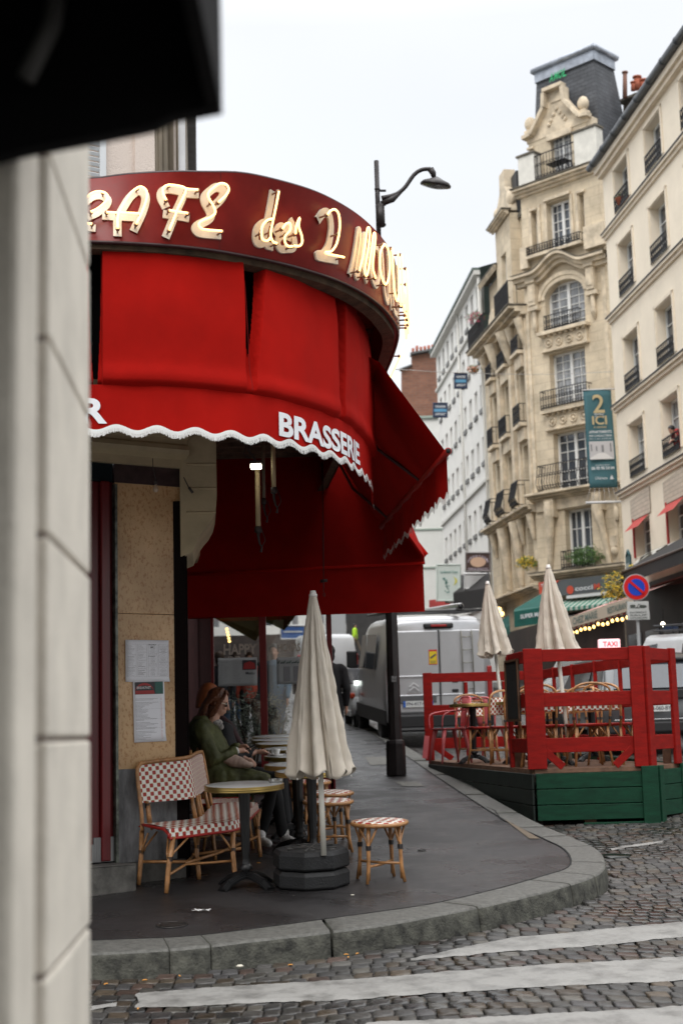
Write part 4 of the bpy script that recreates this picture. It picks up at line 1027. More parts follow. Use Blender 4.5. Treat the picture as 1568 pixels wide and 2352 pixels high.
SL = ['woven rattan stool standing alone at the right of the parasol base', 'second woven stool, half hidden by the parasol pole, nearest of the tucked in row', 'third woven stool just beyond the second, right of the parasol pole', 'farthest woven stool, rim showing under the marble tables']
st0 = make_stool(SL[0], 'rattan stools with woven seats')
sp = [(.22, 11.15, .25), (-.185, 12.7, .5), (-.18, 13.4, .2), (-.395, 14.5, .6), (-.42, 12.05, .9)]
SL.append('rattan stool tucked under the second marble table behind the parasol')
for i, (x, y, rz) in enumerate(sp[:4]):
    o = st0 if i == 0 else dup(st0, label=SL[i]); place(o, (x, y, walk(y)), rz)
# ---- bistro tables
MTOP = mat('white_marble', (.84, .85, .84), .16, var=.16, vs=5, spec=.6)
BRASS = mat('brass_rim', (.42, .30, .10), .32, .85)
CAST = mat('cast_iron', (.006, .006, .0065), .42, var=.3, vs=20)
def make_table(label, group):
    t = thing('bistro_table', label, 'table', group=group, world=False)
    b = MB(); b.lathe([(0, .752), (.285, .752), (.292, .750), (.292, .72), (0, .72)], (0, 0, 0), 48); obj('tabletop', b, MTOP, t)
    b = MB(); b.lathe([(.288, .7535), (.297, .7535), (.301, .748), (.296, .743), (.301, .738), (.301, .731), (.296, .727), (.301, .722), (.300, .714), (.291, .712), (.291, .722)], (0, 0, 0), 56, caps=False); obj('brass_rim', b, BRASS, t)
    b = MB(); b.lathe([(.048, .715), (.046, .70), (.031, .20), (.034, .18), (.040, .16), (.032, .10)], (0, 0, 0), 8, rot=PI / 8, smooth=False)
    b.box(-.14, -.02, .695, .14, .02, .711); b.box(-.02, -.14, .695, .02, .14, .711); obj('pedestal', b, CAST, t, bevel=.004)
    b = MB()
    for k in range(4):
        a = k * PI / 2 + .5
        for q, w in ((0, .09), (.010, .068), (.018, .046), (.025, .024)):
            P = [(0.0, .085 + q), (.09, .08 + q), (.19, .05 + q * .8), (.245, .012 + q * .7), (.25, 0)]
            for i in range(4):
                (r0, z0), (r1, z1) = P[i], P[i + 1]
                b.bar((r0 * math.cos(a), r0 * math.sin(a), z0 - .012), (r1 * math.cos(a), r1 * math.sin(a), z1 - .012 if i < 3 else z1 + .006), w * (1 - .0 * i), .02)
    b.lathe([(.055, .125), (.05, .15), (.034, .17)], (0, 0, 0), 12)
    obj('base', b, CAST, t, bevel=.003)
    return t
TP = [(-.79, 11.06), (-.31, 12.1), (-.44, 12.8), (-.50, 13.8), (-.56, 14.75), (-.69, 15.6), (-.77, 16.2), (-.80, 16.8)]
TL = ['nearest marble bistro table, cast iron foot in full view beside the bench', 'second marble table, its brass rim crossed by the parasol pole', 'third marble table from the front, just behind the pole table', 'marble bistro table holding the espresso cups and water glass', 'fifth marble table, right behind the espresso cups', 'sixth marble table, with a dark ashtray at its right edge', 'seventh marble table, a thin sliver behind the cups', 'farthest marble table, against the glass screen']
t0_ = make_table(TL[0], 'marble bistro tables with brass rims')
for i, (x, y) in enumerate(TP):
    o = t0_ if i == 0 else dup(t0_, label=TL[i]); place(o, (x, y, walk(y)), .35 if i == 0 else .4 + i * .9)
def ttop(i): x, y = TP[i]; return V(x, y, walk(y) + .753)
# ashtrays, cups, glass
def ashtray(lab, p, r, m):
    t = thing('ashtray', lab, 'ashtray', p); b = MB()
    b.lathe([(r * .94, 0), (r, .004), (r, .026), (r * .96, .03), (r * .88, .028), (r * .86, .008), (0, .006)], p, 28); obj('bowl', b, m, t)
    b = MB(); b.lathe([(r * 1.02, .0255), (r * 1.05, .028), (r * 1.02, .0315)], p, 28, caps=False); obj('rim', b, m, t)
STEEL = mat('glass_steel', (.36, .36, .35), .18, .55, spec=.9)
ashtray('glassy steel ashtray at the right edge of the nearest marble table', ttop(0) + V(.235, .045, 0), .054, STEEL)
ashtray('dark round ashtray beside the espresso cups', ttop(3) + V(-.0, -.06, 0), .055, mat('dark_tin', (.09, .09, .09), .3, .6))
ashtray('dark ashtray on the sixth marble table near the parasol edge', ttop(5) + V(.17, -.02, 0), .055, mat('dark_tin'))
CHINA = mat('white_china', (.78, .78, .76), .12, spec=.6)
def cup(lab, p, hx):
    t = thing('espresso_cup', lab, 'coffee cup', p); b = MB()
    b.lathe([(0, .008), (.016, .006), (.019, .010), (.030, .045), (.032, .062), (.0295, .062), (.027, .045), (.014, .014), (0, .012)], p, 24); obj('cup_body', b, CHINA, t)
    b = MB(); b.tube([p + V(hx * .029, 0, .052), p + V(hx * .046, 0, .054), p + V(hx * .052, 0, .038), p + V(hx * .042, 0, .022), p + V(hx * .024, 0, .02)], .004, 6); obj('cup_handle', b, CHINA, t)
    b = MB(); b.lathe([(0, .004), (.03, .002), (.05, .006), (.062, .013), (.0625, .011), (.05, .003), (.03, 0)], p, 28); obj('saucer', b, CHINA, t)
cup('front espresso cup on its saucer, nearest edge of the cup table', ttop(3) + V(-.165, -.20, 0), -1)
cup('rear espresso cup on its saucer, handle pointing left', ttop(3) + V(-.20, -.02, .001), -1)
gp = ttop(3) + V(.075, -.10, 0)
b = MB(); b.lathe([(.028, 0), (.030, .004), (.033, .095), (.031, .095), (.028, .012), (0, .01)], gp, 20)
CLR = bpy.data.materials.new('clear_glass'); CLR.use_nodes = True; MATS['clear_glass'] = CLR
def thin_glass(m, refl=.10, tint=(1, 1, 1)):
    n = m.node_tree.nodes; l = m.node_tree.links; n.remove(n['Principled BSDF']); out = [q for q in n if q.type == 'OUTPUT_MATERIAL'][0]
    a = n.new('ShaderNodeBsdfTransparent'); a.inputs[0].default_value = (*tint, 1); g = n.new('ShaderNodeBsdfGlossy'); g.inputs['Roughness'].default_value = .04; x = n.new('ShaderNodeMixShader')
    fr = n.new('ShaderNodeLayerWeight'); fr.inputs[0].default_value = .25; mm_ = n.new('ShaderNodeMath'); mm_.operation = 'MULTIPLY_ADD'; mm_.inputs[1].default_value = .5; mm_.inputs[2].default_value = refl
    l.new(fr.outputs['Fresnel'], mm_.inputs[0]); l.new(mm_.outputs[0], x.inputs[0]); l.new(a.outputs[0], x.inputs[1]); l.new(g.outputs[0], x.inputs[2]); l.new(x.outputs[0], out.inputs[0])
thin_glass(CLR, .22, (.93, .95, .95))
tag(obj('water_glass', b, CLR), 'small water glass on the marble table by the espresso cups', 'glass')
# ---- corner bench with woven seat and back
bn_ = thing('corner_bench', 'red and white woven rattan corner bench against the marble pillar', 'bench', (-1.3, 11.4, walk(11.4)))
def wz(p, h): return V(p[0], p[1], walk(p[1]) + h)
P0, P1, P2 = (-1.60, 11.26), (-1.20, 11.50), (-1.165, 12.45)
Q0, Q1, Q2 = (-1.34, 10.86), (-.87, 11.26), (-.79, 12.55)
def pl(pts, t):
    L = [(Vector(pts[i + 1]) - Vector(pts[i])).length for i in range(len(pts) - 1)]; s = t * sum(L)
    for i, l in enumerate(L):
        if s <= l or i == len(L) - 1: return Vector(pts[i]).lerp(Vector(pts[i + 1]), s / l), t * sum(L)
        s -= l
def smooth(pts, n=12): c = crom([(p[0], p[1], 0) for p in pts], n); return [(p.x, p.y) for p in c]
BP = [P0, (-1.43, 11.36), (-1.25, 11.465), (-1.19, 11.6), (-1.175, 11.95), P2]; BPs = smooth(BP, 6)
FPs = [Q0, (-1.1, 11.06), (-.93, 11.21), (-.87, 11.33), (-.845, 11.6), Q2]; FPs = smooth(FPs, 6)
b = MB(); Lb = sum((Vector(BPs[i + 1]) - Vector(BPs[i])).length for i in range(len(BPs) - 1)); Lf = 1.95
NB = 60
def bp(t): return pl(BPs, t)[0]
def fp(t): return pl(FPs, t)[0]
def seat(a, c):
    p = bp(a).lerp(fp(a), c); z = .455 + .012 * math.sin(PI * c) 
    return wz(p, z)
def seatuv(a, c): p = bp(a).lerp(fp(a), c); return ((p.x * .85 + p.y * .5) * .9, (-p.x * .5 + p.y * .85) * .42)
b.grid(seat, NB, 10, 0, True, seatuv)
def front(a, c):
    p = fp(a); q = bp(a); d = (p - q).normalized(); r = .012 * math.sin(c * PI / 2); return wz(p + d * r, .455 - .06 * c)
b.grid(front, NB, 4, 1, True, lambda a, c: (a * Lf, .06 - c * .06 + .016))
obj('seat', b, [WV2, WV], bn_, fix=False)
b = MB()
b.tube([wz(fp(i / 30) + (fp(i / 30) - bp(i / 30)).normalized() * .010, .388) for i in range(31)], .011, 8)
b.tube([wz(bp(0).lerp(fp(0), k / 6), .448 - (.03 if k > 5 else 0)) for k in range(7)] + [wz(fp(0), .39)], .012, 8)
b.tube([wz(bp(0), .44), wz(bp(0) + V(0, 0).to_2d() if False else bp(0), .43)], .02, 8)
b.tube([wz(bp(i / 20), .44) for i in range(21)], .012, 8)
obj('seat_edge', b, REDTRIM, bn_)
def back(a, c, off=0):
    p = bp(a); q = fp(a); d = (p - q).normalized(); h = .60 + .30 * c
    return wz(p + d * (.03 + .05 * c) - d * off, h + .02 * math.sin(PI * a) * c)
b = MB(); b.grid(lambda a, c: back(.012 + .976 * a, .02 + .94 * c), NB, 10, 0, True, lambda a, c: (a * Lb, c * .30)); b.grid(lambda a, c: back(.012 + .976 * a, .02 + .94 * c, -.012), NB, 10, 0, True, lambda a, c: (a * Lb, c * .30))
obj('backrest', b, WV, bn_, fix=False)
b = MB(); top_r = [back(.0 + i / 30, 1.02, .0) for i in range(31)]
def postp(a, z0, z1, k=0): 
    p = bp(a); d = (p - fp(a)).normalized(); return [wz(p, z0) , wz(p + d * .01, .5), wz(p + d * .03, .62), wz(p + d * .078, z1)]
lft = [wz(bp(0) + (fp(0) - bp(0)) * .03, .40), wz(bp(0), .55), back(.0, .55), back(.0, .85)] 
rgt = [back(1, .85), back(1, .5), wz(bp(1), .55), wz(bp(1), .40)]
b.tube(crom(lft[:3] + [back(.004, .88), back(.03, 1.02)], 5) + top_r[2:-2] + crom([back(.97, 1.02), back(.996, .88), back(1, .5), wz(bp(1), .40)], 5), .0155, 10)
obj('back_frame', b, RAT, bn_)
b = MB()
for a in (.045, .33, .42, .50, .8):
    p = bp(a); b.tube([wz(p, .44), back(a, .05)], .015, 8)
    b.tube([wz(p + V(.02, .0, 0).to_2d(), .40), back(a + .01, .0)], .010, 8)
obj_each('back_post', b, RAT, bn_, per=2)
b = MB()
for a in (.045, .34, .51): wrapr(b, back(a, .0), (0, 0, -1), .0185, .035)
obj('binding', b, WRAP, bn_)
legs = [(Q0, .02), (P0, -.02), ((-.90, 11.24), .0), ((-1.2, 11.46), 0), (Q2, 0), (P2, 0), ((-.845, 11.75), 0)]
for (x, y), k in legs:
    b = MB(); dx = -.02 if x < -1.3 else .0
    top_ = wz((x + (.03 if k > 0 else 0), y + .02), .40); sp_ = wz((x + dx * .2, y), .2); ft = wz((x + dx + (.02 if k == 0 else 0), y - .03), 0)
    b.tube([top_, sp_, ft.lerp(sp_, .3), ft], [.0195, .019, .018, .0155], 10)
    obj('leg', b, RAT, bn_)
    b = MB(); wrapr(b, top_.lerp(sp_, .72), (0, 0, -1), .0215, .035); obj('leg_binding', b, WRAP, bn_)
    b = MB()
    for d in ((V(.10, .075, 0), V(-.05, .09, 0)) if (x, y) == Q0 else (V(.11, .06, 0), V(.06, -.09, 0)) if (x, y) == P0 else (V(.02, .12, 0), V(-.02, -.12, 0)) if y > 11.4 else (V(-.1, -.08, 0), V(.01, .11, 0))):
        b.tube([sp_ + V(d.x * .15, d.y * .15, .04), sp_ + V(d.x * .3, d.y * .3, .08), top_ + d + V(0, 0, -.015)], .0085, 8)
    obj('brace', b, RAT, bn_)
b = MB()
mid = wz((-1.22, 11.25), .155)
b.tube([wz(Q0, .13), wz((-1.25, 11.12), .16), wz((-.9, 11.24), .16)], .0125, 8, flat=.8); b.tube([wz(P0, .17), wz((-1.25, 11.22), .165), wz((-1.24, 11.5), .16)], .0125, 8)
b.tube([wz((-1.25, 11.16), .165), wz((-1.05, 11.6), .17), wz(Q2, .17)], .012, 8); b.tube([wz((-1.24, 11.56), .17), wz((-1.0, 11.8), .165), wz((-.845, 11.9), .165)], .012, 8)
obj('stretcher', b, RAT, bn_)
# ---- bistro armchair (also used on the deck)
def make_chair(label, group=None):
    t = thing('bistro_chair', label, 'chair', group=group, world=False)
    b = MB(); sh = lambda x: .19 + .02 * (x)
    def sf(a, c): x = (a - .5) * 2; y = (c - .5) * 2; w = .20 * (1 - .08 * y); return (x * w, y * .2, .455 - .01 * (1 - x * x) * (1 - y * y))
    b.grid(sf, 8, 8, 0, True, lambda a, c: (a * .4, c * .4)); obj('seat', b, WV, t, fix=False)
    b = MB(); ed = [(-.185, -.2), (.185, -.2), (.215, .2), (-.215, .2)]
    b.tube([V(x, y, .442) for x, y in ed], .017, 8, closed=True); obj('seat_edge', b, REDTRIM, t)
    b = MB()
    def bf(a, c): x = (a - .5) * 2; return (x * (.185 - .0 * c), .205 + .035 * c + .02 * (1 - x * x), .60 + .20 * c)
    b.grid(bf, 8, 5, 0, True, lambda a, c: (a * .4, c * .2)); b.grid(lambda a, c: V(*bf(a, c)) + V(0, .01, 0), 8, 5, 0, True, lambda a, c: (a * .4, c * .2)); obj('backrest', b, WV, t, fix=False)
    b = MB(); arc = [(.205 * math.cos(a), .235 + .02, .80 + .09 * math.sin(a)) for a in [PI * k / 10 for k in range(11)]]
    b.tube([(.19, .21, .42), (.205, .225, .62), (.208, .245, .78)] + arc[1:-1] + [(-.208, .245, .78), (-.205, .225, .62), (-.19, .21, .42)], .0135, 8)
    b.tube([(.185, .225, .80), (-.185, .225, .80)], .011, 6); b.tube([(.185, .21, .60), (-.185, .21, .60)], .011, 6)
    obj('back_frame', b, RAT, t)
    b = MB()
    for x in (-.2, .2): wrapr(b, (x, .238, .76), (0, 0, 1), .02, .035); wrapr(b, (x, .218, .5), (0, 0, 1), .02, .03)
    obj('binding', b, WRAP, t)
    for x, y in ((-1, -1), (1, -1), (-1, 1), (1, 1)):
        b = MB(); b.tube([(x * .175, y * .185, .435), (x * .18, y * .19, .2), (x * .205, y * .22, 0)], [.0155, .015, .013], 8); b.tube([(x * .18, y * .15, .3), (x * .14, y * .10, .43)], .009, 6); b.tube([(x * .17, y * .19, .3), (x * .08, y * .19, .43)], .009, 6); obj('leg', b, RAT, t)
    b = MB(); b.tube([(-.18, -.19, .17), (0, -.02, .16), (.18, -.19, .17)], .011, 6); b.tube([(-.18, .19, .17), (0, .02, .17), (.18, .19, .17)], .011, 6); obj('stretcher', b, RAT, t)
    return t
ch0 = make_chair('woven bistro chair under the woman in the green coat', 'woven chairs along the cafe front')
place(ch0, (-1.10, 13.22, walk(13.22)), math.radians(95))
for (x, y), lab in (((-1.14, 14.3), 'woven bistro chair under the person in dark clothes'), ((-1.12, 12.78), 'woven bistro chair between the bench end and the woman'), ((-1.3, 15.3), 'empty woven bistro chair deep under the awning')):
    o = dup(ch0, label=lab); place(o, (x, y, walk(y)), math.radians(95))
# ---- closed parasol
FABM = mat('ecru_canvas', (.60, .54, .455), .8, var=.10, vs=3, bump=.35, bs=220)
POLE = mat('cream_pole', (.60, .585, .52), .35)
def parasol(label, base, top, rmax, z0f, pole_r, group=None, seg=144, npl=8, tie=True, seed=1):
    # base: foot of pole; top: tip; z0f: height of the hem as a fraction of the pole
    t = thing('closed_parasol', label, 'parasol', base, group=group); base = Vector(base); top = Vector(top); ax = (top - base); Ln = ax.length; r = random.Random(seed)
    q = ax.to_track_quat('Z', 'Y').to_matrix()
    T = lambda p: base + q @ Vector(p)
    b = MB(T); b.tube([(0, 0, 0), (0, 0, Ln * z0f + .2)], pole_r, 14); obj('pole', b, POLE, t)
    zh, zt_ = Ln * z0f, Ln - .035; ph = [r.uniform(-.25, .25) for _ in range(npl)]; am = [r.uniform(.75, 1.3) for _ in range(npl)]
    nz_ = 60
    def surf(a, c):                    # c=0 tip, 1 hem
        th = a * 2 * PI; k = th / (2 * PI) * npl; i = int(k) % npl; f = k - int(k)
        base_r = .022 + (rmax - .022) * (c ** .92)
        fold = abs(math.sin((k + .12 * math.sin(th * 2 + c * 2)) * PI)); fold2 = abs(math.sin(k * 2 * PI + 1 + 2 * c + ph[i]))
        dep = .62 * min(1, c * 2.2) + .0
        R = base_r * (1 - dep * (1 - fold) ** 1.1 * am[i] * .8 - .10 * (1 - fold2) * min(1, c * 3)) + .010 * mnoise.noise(V(th * 3, c * 9, seed)) * c * 2 + .004 * mnoise.noise(V(th * 9, c * 26, seed))
        tw = .25 * math.sin(c * 2.2 + th) * c * .5 + .35 * c
        R *= 1 + .06 * math.sin(th * 3 + 2 * c)
        z = zt_ + (zh - zt_) * c
        if c > .93: z += -(.0 + .028 * math.sin(k * 2 * PI * 1.0 + 1)) * (c - .93) / .07 * (1 + .5 * math.sin(k * 5)); R *= 1 + .04 * (c - .93) / .07
        return T((R * math.cos(th + tw), R * math.sin(th + tw), z))
    b = MB(); b.grid(surf, seg, nz_); fo = obj('canopy', b, FABM, t, fix=False)
    so = fo.modifiers.new('s', 'SOLIDIFY'); so.thickness = .002
    b = MB(T); b.lathe([(.030, zt_ - .012), (.031, zt_ + .006), (.024, zt_ + .014), (.02, zt_ + .036), (0, zt_ + .038)], (0, 0, 0), 20); obj('finial', b, mat('white_plastic', (.72, .7, .66), .4), t)
    if tie:
        b = MB(T); n_ = 14
        c_ = lambda s, z: (s * .04 - .035, -rmax * .86 - .012, z)
        b.add([c_(0, zh + .21), c_(.45, zh + .205), c_(.2, zh + .06), c_(.65, zh + .05), c_(.9, zh + .012), c_(1.3, zh + .03)], [(0, 1, 3, 2), (2, 3, 5, 4)])
        b.box(-.018, -rmax * .86 - .02, zh + .17, .035, -rmax * .86 - .012, zh + .19)
        obj('tie_strap', b, mat('strap_white', (.66, .62, .54), .7), t, fix=False)
    b = MB(T)
    for k in range(npl): a = 2 * PI * (k + .5) / npl + .35; b.ell((rmax * .86 * math.cos(a), rmax * .86 * math.sin(a), zh - .022), (.005, .005, .009), 8, 6)
    obj('rib_tip', b, mat('white_plastic'), t)
    return t
pb = at(723, 1945, 10.76); pt = at(718.5, 1357, 10.76)
pbase = V(-.2, 10.76, walk(10.76) + .24)
parasol('closed cream parasol standing between the marble tables and the pavement', (-.199, 10.76, walk(10.76) + .25), pt, .262, .30, .021, group=None)
# base of two octagonal slabs
ps = thing('parasol_base', 'two stacked octagonal black concrete slabs holding the cream parasol', 'parasol base', world=False)
for nm, z0, z1 in (('lower_slab', 0, .128), ('upper_slab', .136, .272)):
    b = MB(); b.lathe([(.275, z0), (.29, z0 + .015), (.29, z1 - .03), (.268, z1), (.0, z1)], (0, 0, 0), 8, smooth=False, rot=PI / 8 + .25)
    obj(nm, b, mat('black_concrete', (.010, .0105, .0115), .65, var=.4, vs=9, bump=.5, bs=70), ps, bevel=.006)
b = MB()
for k in range(5):
    a = k * PI / 4 + .6; b.bar((-.20 * math.cos(a), -.2 * math.sin(a), .274), (.2 * math.cos(a), .2 * math.sin(a), .274), .016, .01)
for k in range(7):
    a = k * 2.4; r = .06 + .025 * k; b.ell((r * math.cos(a), r * math.sin(a), .272), (.028, .02, .008), 10, 6)
obj('socket_ribs', b, mat('worn_black', (.05, .048, .045), .7, var=.5, vs=12), ps)
place(ps, (-.30, 11.03, walk(11.03)), 0)
# ------------------------------------------------------------ people
SKIN = mat('skin', (.50, .28, .20), .5, var=.08, vs=12)
def cap(b, P, r, seg=12):               # rounded limb
    b.tube(P, r, seg); R = r if isinstance(r, (list, tuple)) else [r] * len(P)
    for p, q in ((P[0], R[0]), (P[-1], R[-1])): b.ell(p, (q, q, q), seg, 8)
def hand(b, w, d, up, s=1.0, curl=.5):       # wrist w, pointing d, back of hand 'up'
    d = Vector(d).normalized(); up = Vector(up); sd = d.cross(up).normalized(); up = sd.cross(d)
    b.ell(w + d * .045 * s, (.022 * s, .022 * s, .022 * s), 10, 8); cap(b, [w, w + d * .03 * s, w + d * .075 * s], [.020 * s, .024 * s, .026 * s])
    for k, (o, l) in enumerate(((-.027, .068), (-.009, .078), (.009, .074), (.026, .058))):
        p0 = w + d * .075 * s + sd * o * s; p1 = p0 + (d - up * curl * .4) * l * .5 * s; p2 = p1 + (d * (1 - curl) - up * curl) * l * .5 * s
        cap(b, [p0, p1, p2], [.0095 * s, .0088 * s, .0075 * s], 8)
    t0 = w + d * .025 * s - sd * .022 * s; t1 = t0 + (d * .6 - sd * .7) * .035 * s; t2 = t1 + (d - sd * .1 - up * .3) * .03 * s
    cap(b, [t0, t1, t2], [.012 * s, .0105 * s, .009 * s], 8)
def head(b, c, f, s=1.0, up=V(0, 0, 1)):      # c centre, f facing
    f = Vector(f).normalized(); up = (up - f * up.dot(f)).normalized(); r = f.cross(up)
    M = Matrix((f, r, up)).transposed()
    g = lambda x, y, z: c + (f * x + r * y + up * z) * s
    b.ell(g(-.012, 0, .02), (.092 * s, .074 * s, .095 * s), 20, 14, M=M); b.ell(g(.022, 0, -.045), (.062 * s, .055 * s, .07 * s), 16, 12, M=M)
    b.ell(g(.05, 0, -.088), (.026 * s, .026 * s, .02 * s), 12, 8, M=M)
    cap(b, [g(.078, 0, .012), g(.093, 0, -.012), g(.102, 0, -.032)], [.009 * s, .011 * s, .014 * s], 8)
    for q in (-1, 1): b.ell(g(-.012, q * .073, -.012), (.016 * s, .007 * s, .028 * s), 10, 8, M=M); b.ell(g(.066, q * .03, -.03), (.02 * s, .018 * s, .018 * s), 10, 8, M=M)
    b.ell(g(.078, 0, -.063), (.014 * s, .022 * s, .006 * s), 10, 6, M=M); b.ell(g(.076, 0, -.072), (.013 * s, .019 * s, .007 * s), 10, 6, M=M)
    b.ell(g(.068, 0, .02), (.016 * s, .045 * s, .012 * s), 10, 6, M=M)
    return g
YW = 13.2
w_ = thing('person', 'seated woman in an olive green hooded coat and sunglasses looking at her phone', 'person', (-1.1, YW, walk(YW)))
hc = at(503, 1614, YW); g_ = walk(YW)
b = MB(); fd = V(.95, -.12, -.30)
hd = head(b, hc, fd, 1.0)
nk = at(489, 1660, YW); ch = at(478, 1700, YW); hip = V(-1.14, YW, g_ + .55)
cap(b, [hc + V(-.03, 0, -.03), nk, ch], [.052, .055, .09])
cap(b, [ch, hip], [.13, .15]);
shn, shf = at(462, 1676, YW - .17), at(476, 1672, YW + .17)
eln, elf = at(492, 1748, YW - .20), at(510, 1738, YW + .16)
wrn, wrf = at(541, 1725, YW - .10), at(548, 1716, YW + .02)
cap(b, [shn, eln, wrn], [.05, .042, .026]); cap(b, [shf, elf, wrf], [.05, .042, .026]); cap(b, [shn, shf], [.06, .06])
hand(b, wrn, at(575, 1722, YW - .03) - wrn, (0, -.3, 1), 1, .55); hand(b, wrf, at(575, 1714, YW - .03) - wrf, (0, .5, 1), .95, .55)
knn, knf = V(-.68, YW - .10, g_ + .53), V(-.68, YW + .12, g_ + .52); ann, anf = at(572, 1880, YW + .30), V(-.62, YW + .2, g_ + .08)
ann = V(-.80, YW + .05, g_ + .1)
cap(b, [hip, knn, ann], [.09, .065, .04]); cap(b, [hip, knf, anf], [.09, .065, .04])
obj('body', fuse(b, .0075, 'body', 2), SKIN, w_)
b = MB()
cap(b, [ch + V(-.02, 0, .03), (ch + hip) / 2 + V(-.02, 0, 0), hip + V(.0, 0, .02)], [.155, .18, .19], 18); cap(b, [shn + V(.02, .03, .01), shf + V(.01, -.03, .01)], [.085, .085], 14)
cap(b, [shn, eln, wrn - (wrn - eln).normalized() * .02], [.082, .075, .05], 14); cap(b, [shf, elf, wrf - (wrf - elf).normalized() * .02], [.08, .072, .05], 14)
cap(b, [hip + V(.0, -.06, .04), knn + V(-.12, -.01, .03)], [.16, .10], 14); cap(b, [hip + V(.0, .06, .04), knf + V(-.12, 0, .03)], [.16, .10], 14); cap(b, [hip, hip + V(.15, 0, -.08)], [.17, .14], 14)
for q in range(9):
    a = q / 8 * PI + PI / 2; b.ell(at(466, 1656, YW) + V(.055 * math.cos(a) + .01, .10 * math.sin(a), .01 - .0 * q), (.055, .055, .042), 12, 8)
b.ell(at(447, 1668, YW), (.07, .12, .06), 14, 10)
COAT = mat('olive_coat', (.060, .066, .018), .7, var=.45, vs=7, bump=.4, bs=50)
obj('coat', fuse(b, .011, 'coat', 3, disp=.016, dscale=11), COAT, w_)
b = MB(); cap(b, [hip + V(.05, -.05, 0), knn, ann + V(0, 0, .02)], [.105, .085, .055]); cap(b, [hip + V(.05, .05, 0), knf, anf + V(0, 0, .02)], [.105, .085, .055])
obj('trousers', fuse(b, .012, 'trousers', 3, disp=.008), mat('black_cloth', (.008, .008, .009), .85), w_)
for ft in (V(-.80, YW - .02, g_), V(-.60, YW + .2, g_)):
    b = MB(); dd = V(.45, -.9, 0).normalized(); cap(b, [ft + V(0, 0, .045), ft + dd * .09 + V(0, 0, .04), ft + dd * .17 + V(0, 0, .032)], [.042, .04, .032]); cap(b, [ft + V(0, 0, .05), ft + V(0, 0, .10)], [.04, .043]); b.box(-.5, -.5, 0, -.499, -.499, .001)
    obj('shoe', fuse(b, .006, 'shoe', 2), mat('white_sneaker', (.55, .54, .52), .6, var=.15, vs=30), w_)
b = MB(); ff = Vector(fd).normalized()
for k in range(150):
    r = random.Random(k); a = r.uniform(.55 * PI, 1.45 * PI); el = r.uniform(.2, 1.35)
    p0 = hd(-.02 + .088 * math.cos(a) * math.sin(el) + .02, .085 * math.sin(a) * math.sin(el), .02 + .10 * math.cos(el))
    sdp = math.sin(a)
    P = [hd(.0, sdp * .02, .125), p0, hd(-.06 + .07 * math.cos(a), .088 * sdp, -.03), hd(-.075 + .06 * math.cos(a) + r.uniform(-.02, .02), .085 * sdp, -.13 - r.uniform(0, .05))]
    b.tube(crom(P, 4), [.012] * 12 + [.006], 6)
for k in range(40):
    r = random.Random(k + 500); q = r.choice((-1, 1)); P = [hd(.03, q * .01, .122), hd(.05, q * .055, .085), hd(.022 + r.uniform(-.02, .01), q * .08, .0), hd(-.0 + r.uniform(-.03, .02), q * .088, -.09), hd(-.03, q * .085, -.15)]
    b.tube(crom(P, 4), [.010] * 16 + [.005], 6)
b.ell(hd(-.03, 0, .035), (.095, .09, .10), 16, 12)
obj('hair', fuse(b, .006, 'hair', 0, disp=.005, dscale=55), mat('auburn_hair', (.12, .038, .014), .45, var=.4, vs=20, stretch=(1, 1, .2)), w_)
b = MB()
for q in (-1, 1): b.ell(hd(.082, q * .034, .004), (.008, .027, .023), 12, 8)
obj('sunglasses', b, mat('dark_lens', (.01, .01, .012), .08, spec=.9), w_)
b = MB()
for q in (-1, 1): b.tube([hd(.084, q * .058, .008), hd(.0, q * .082, .004)], .0028, 6)
obj('glasses_arm', b, mat('pale_metal', (.75, .68, .55), .3, .5), w_)
b = MB(); cap(b, [nk + V(.055, -.02, -.0), nk + V(.07, 0, -.04)], [.03, .03]); b.ell(nk + V(.03, 0, .0), (.06, .06, .035)); obj('collar', b, mat('patterned_scarf', (.4, .38, .36), .9, var=.7, vs=40), w_)
b = MB(); a_ = wrn - (wrn - eln).normalized() * .0; b.tube([a_, a_ + (wrn - eln).normalized() * .022], .033, 14); obj('bracelet', b, mat('bead_white', (.6, .6, .58), .4), w_)
b = MB(); p0, p1 = at(556, 1726, YW - .03), at(586, 1711, YW - .01); b.bar(p0, p1, .07, .010, up=(-.3, 0, 1)); o = obj('phone', b, mat('phone_black', (.012, .012, .014), .15), bevel=.003); tag(o, "black phone held in the woman's hand over the tables", 'phone')
b = MB(); c = at(545, 1752, YW - .14); 
for k in range(7): t = k / 6; b.ell(at(512, 1740, YW - .13).lerp(at(570, 1757, YW - .13), t), (.05, .05, .03 + .03 * math.sin(PI * min(1, t * 1.1))), 12, 8)
o = obj('hand_bag', fuse(b, .009, 'bag', 2, disp=.006), mat('blush_bag', (.36, .26, .21), .8, var=.1)); tag(o, "blush pink pouch bag lying across the seated woman's lap", 'bag')
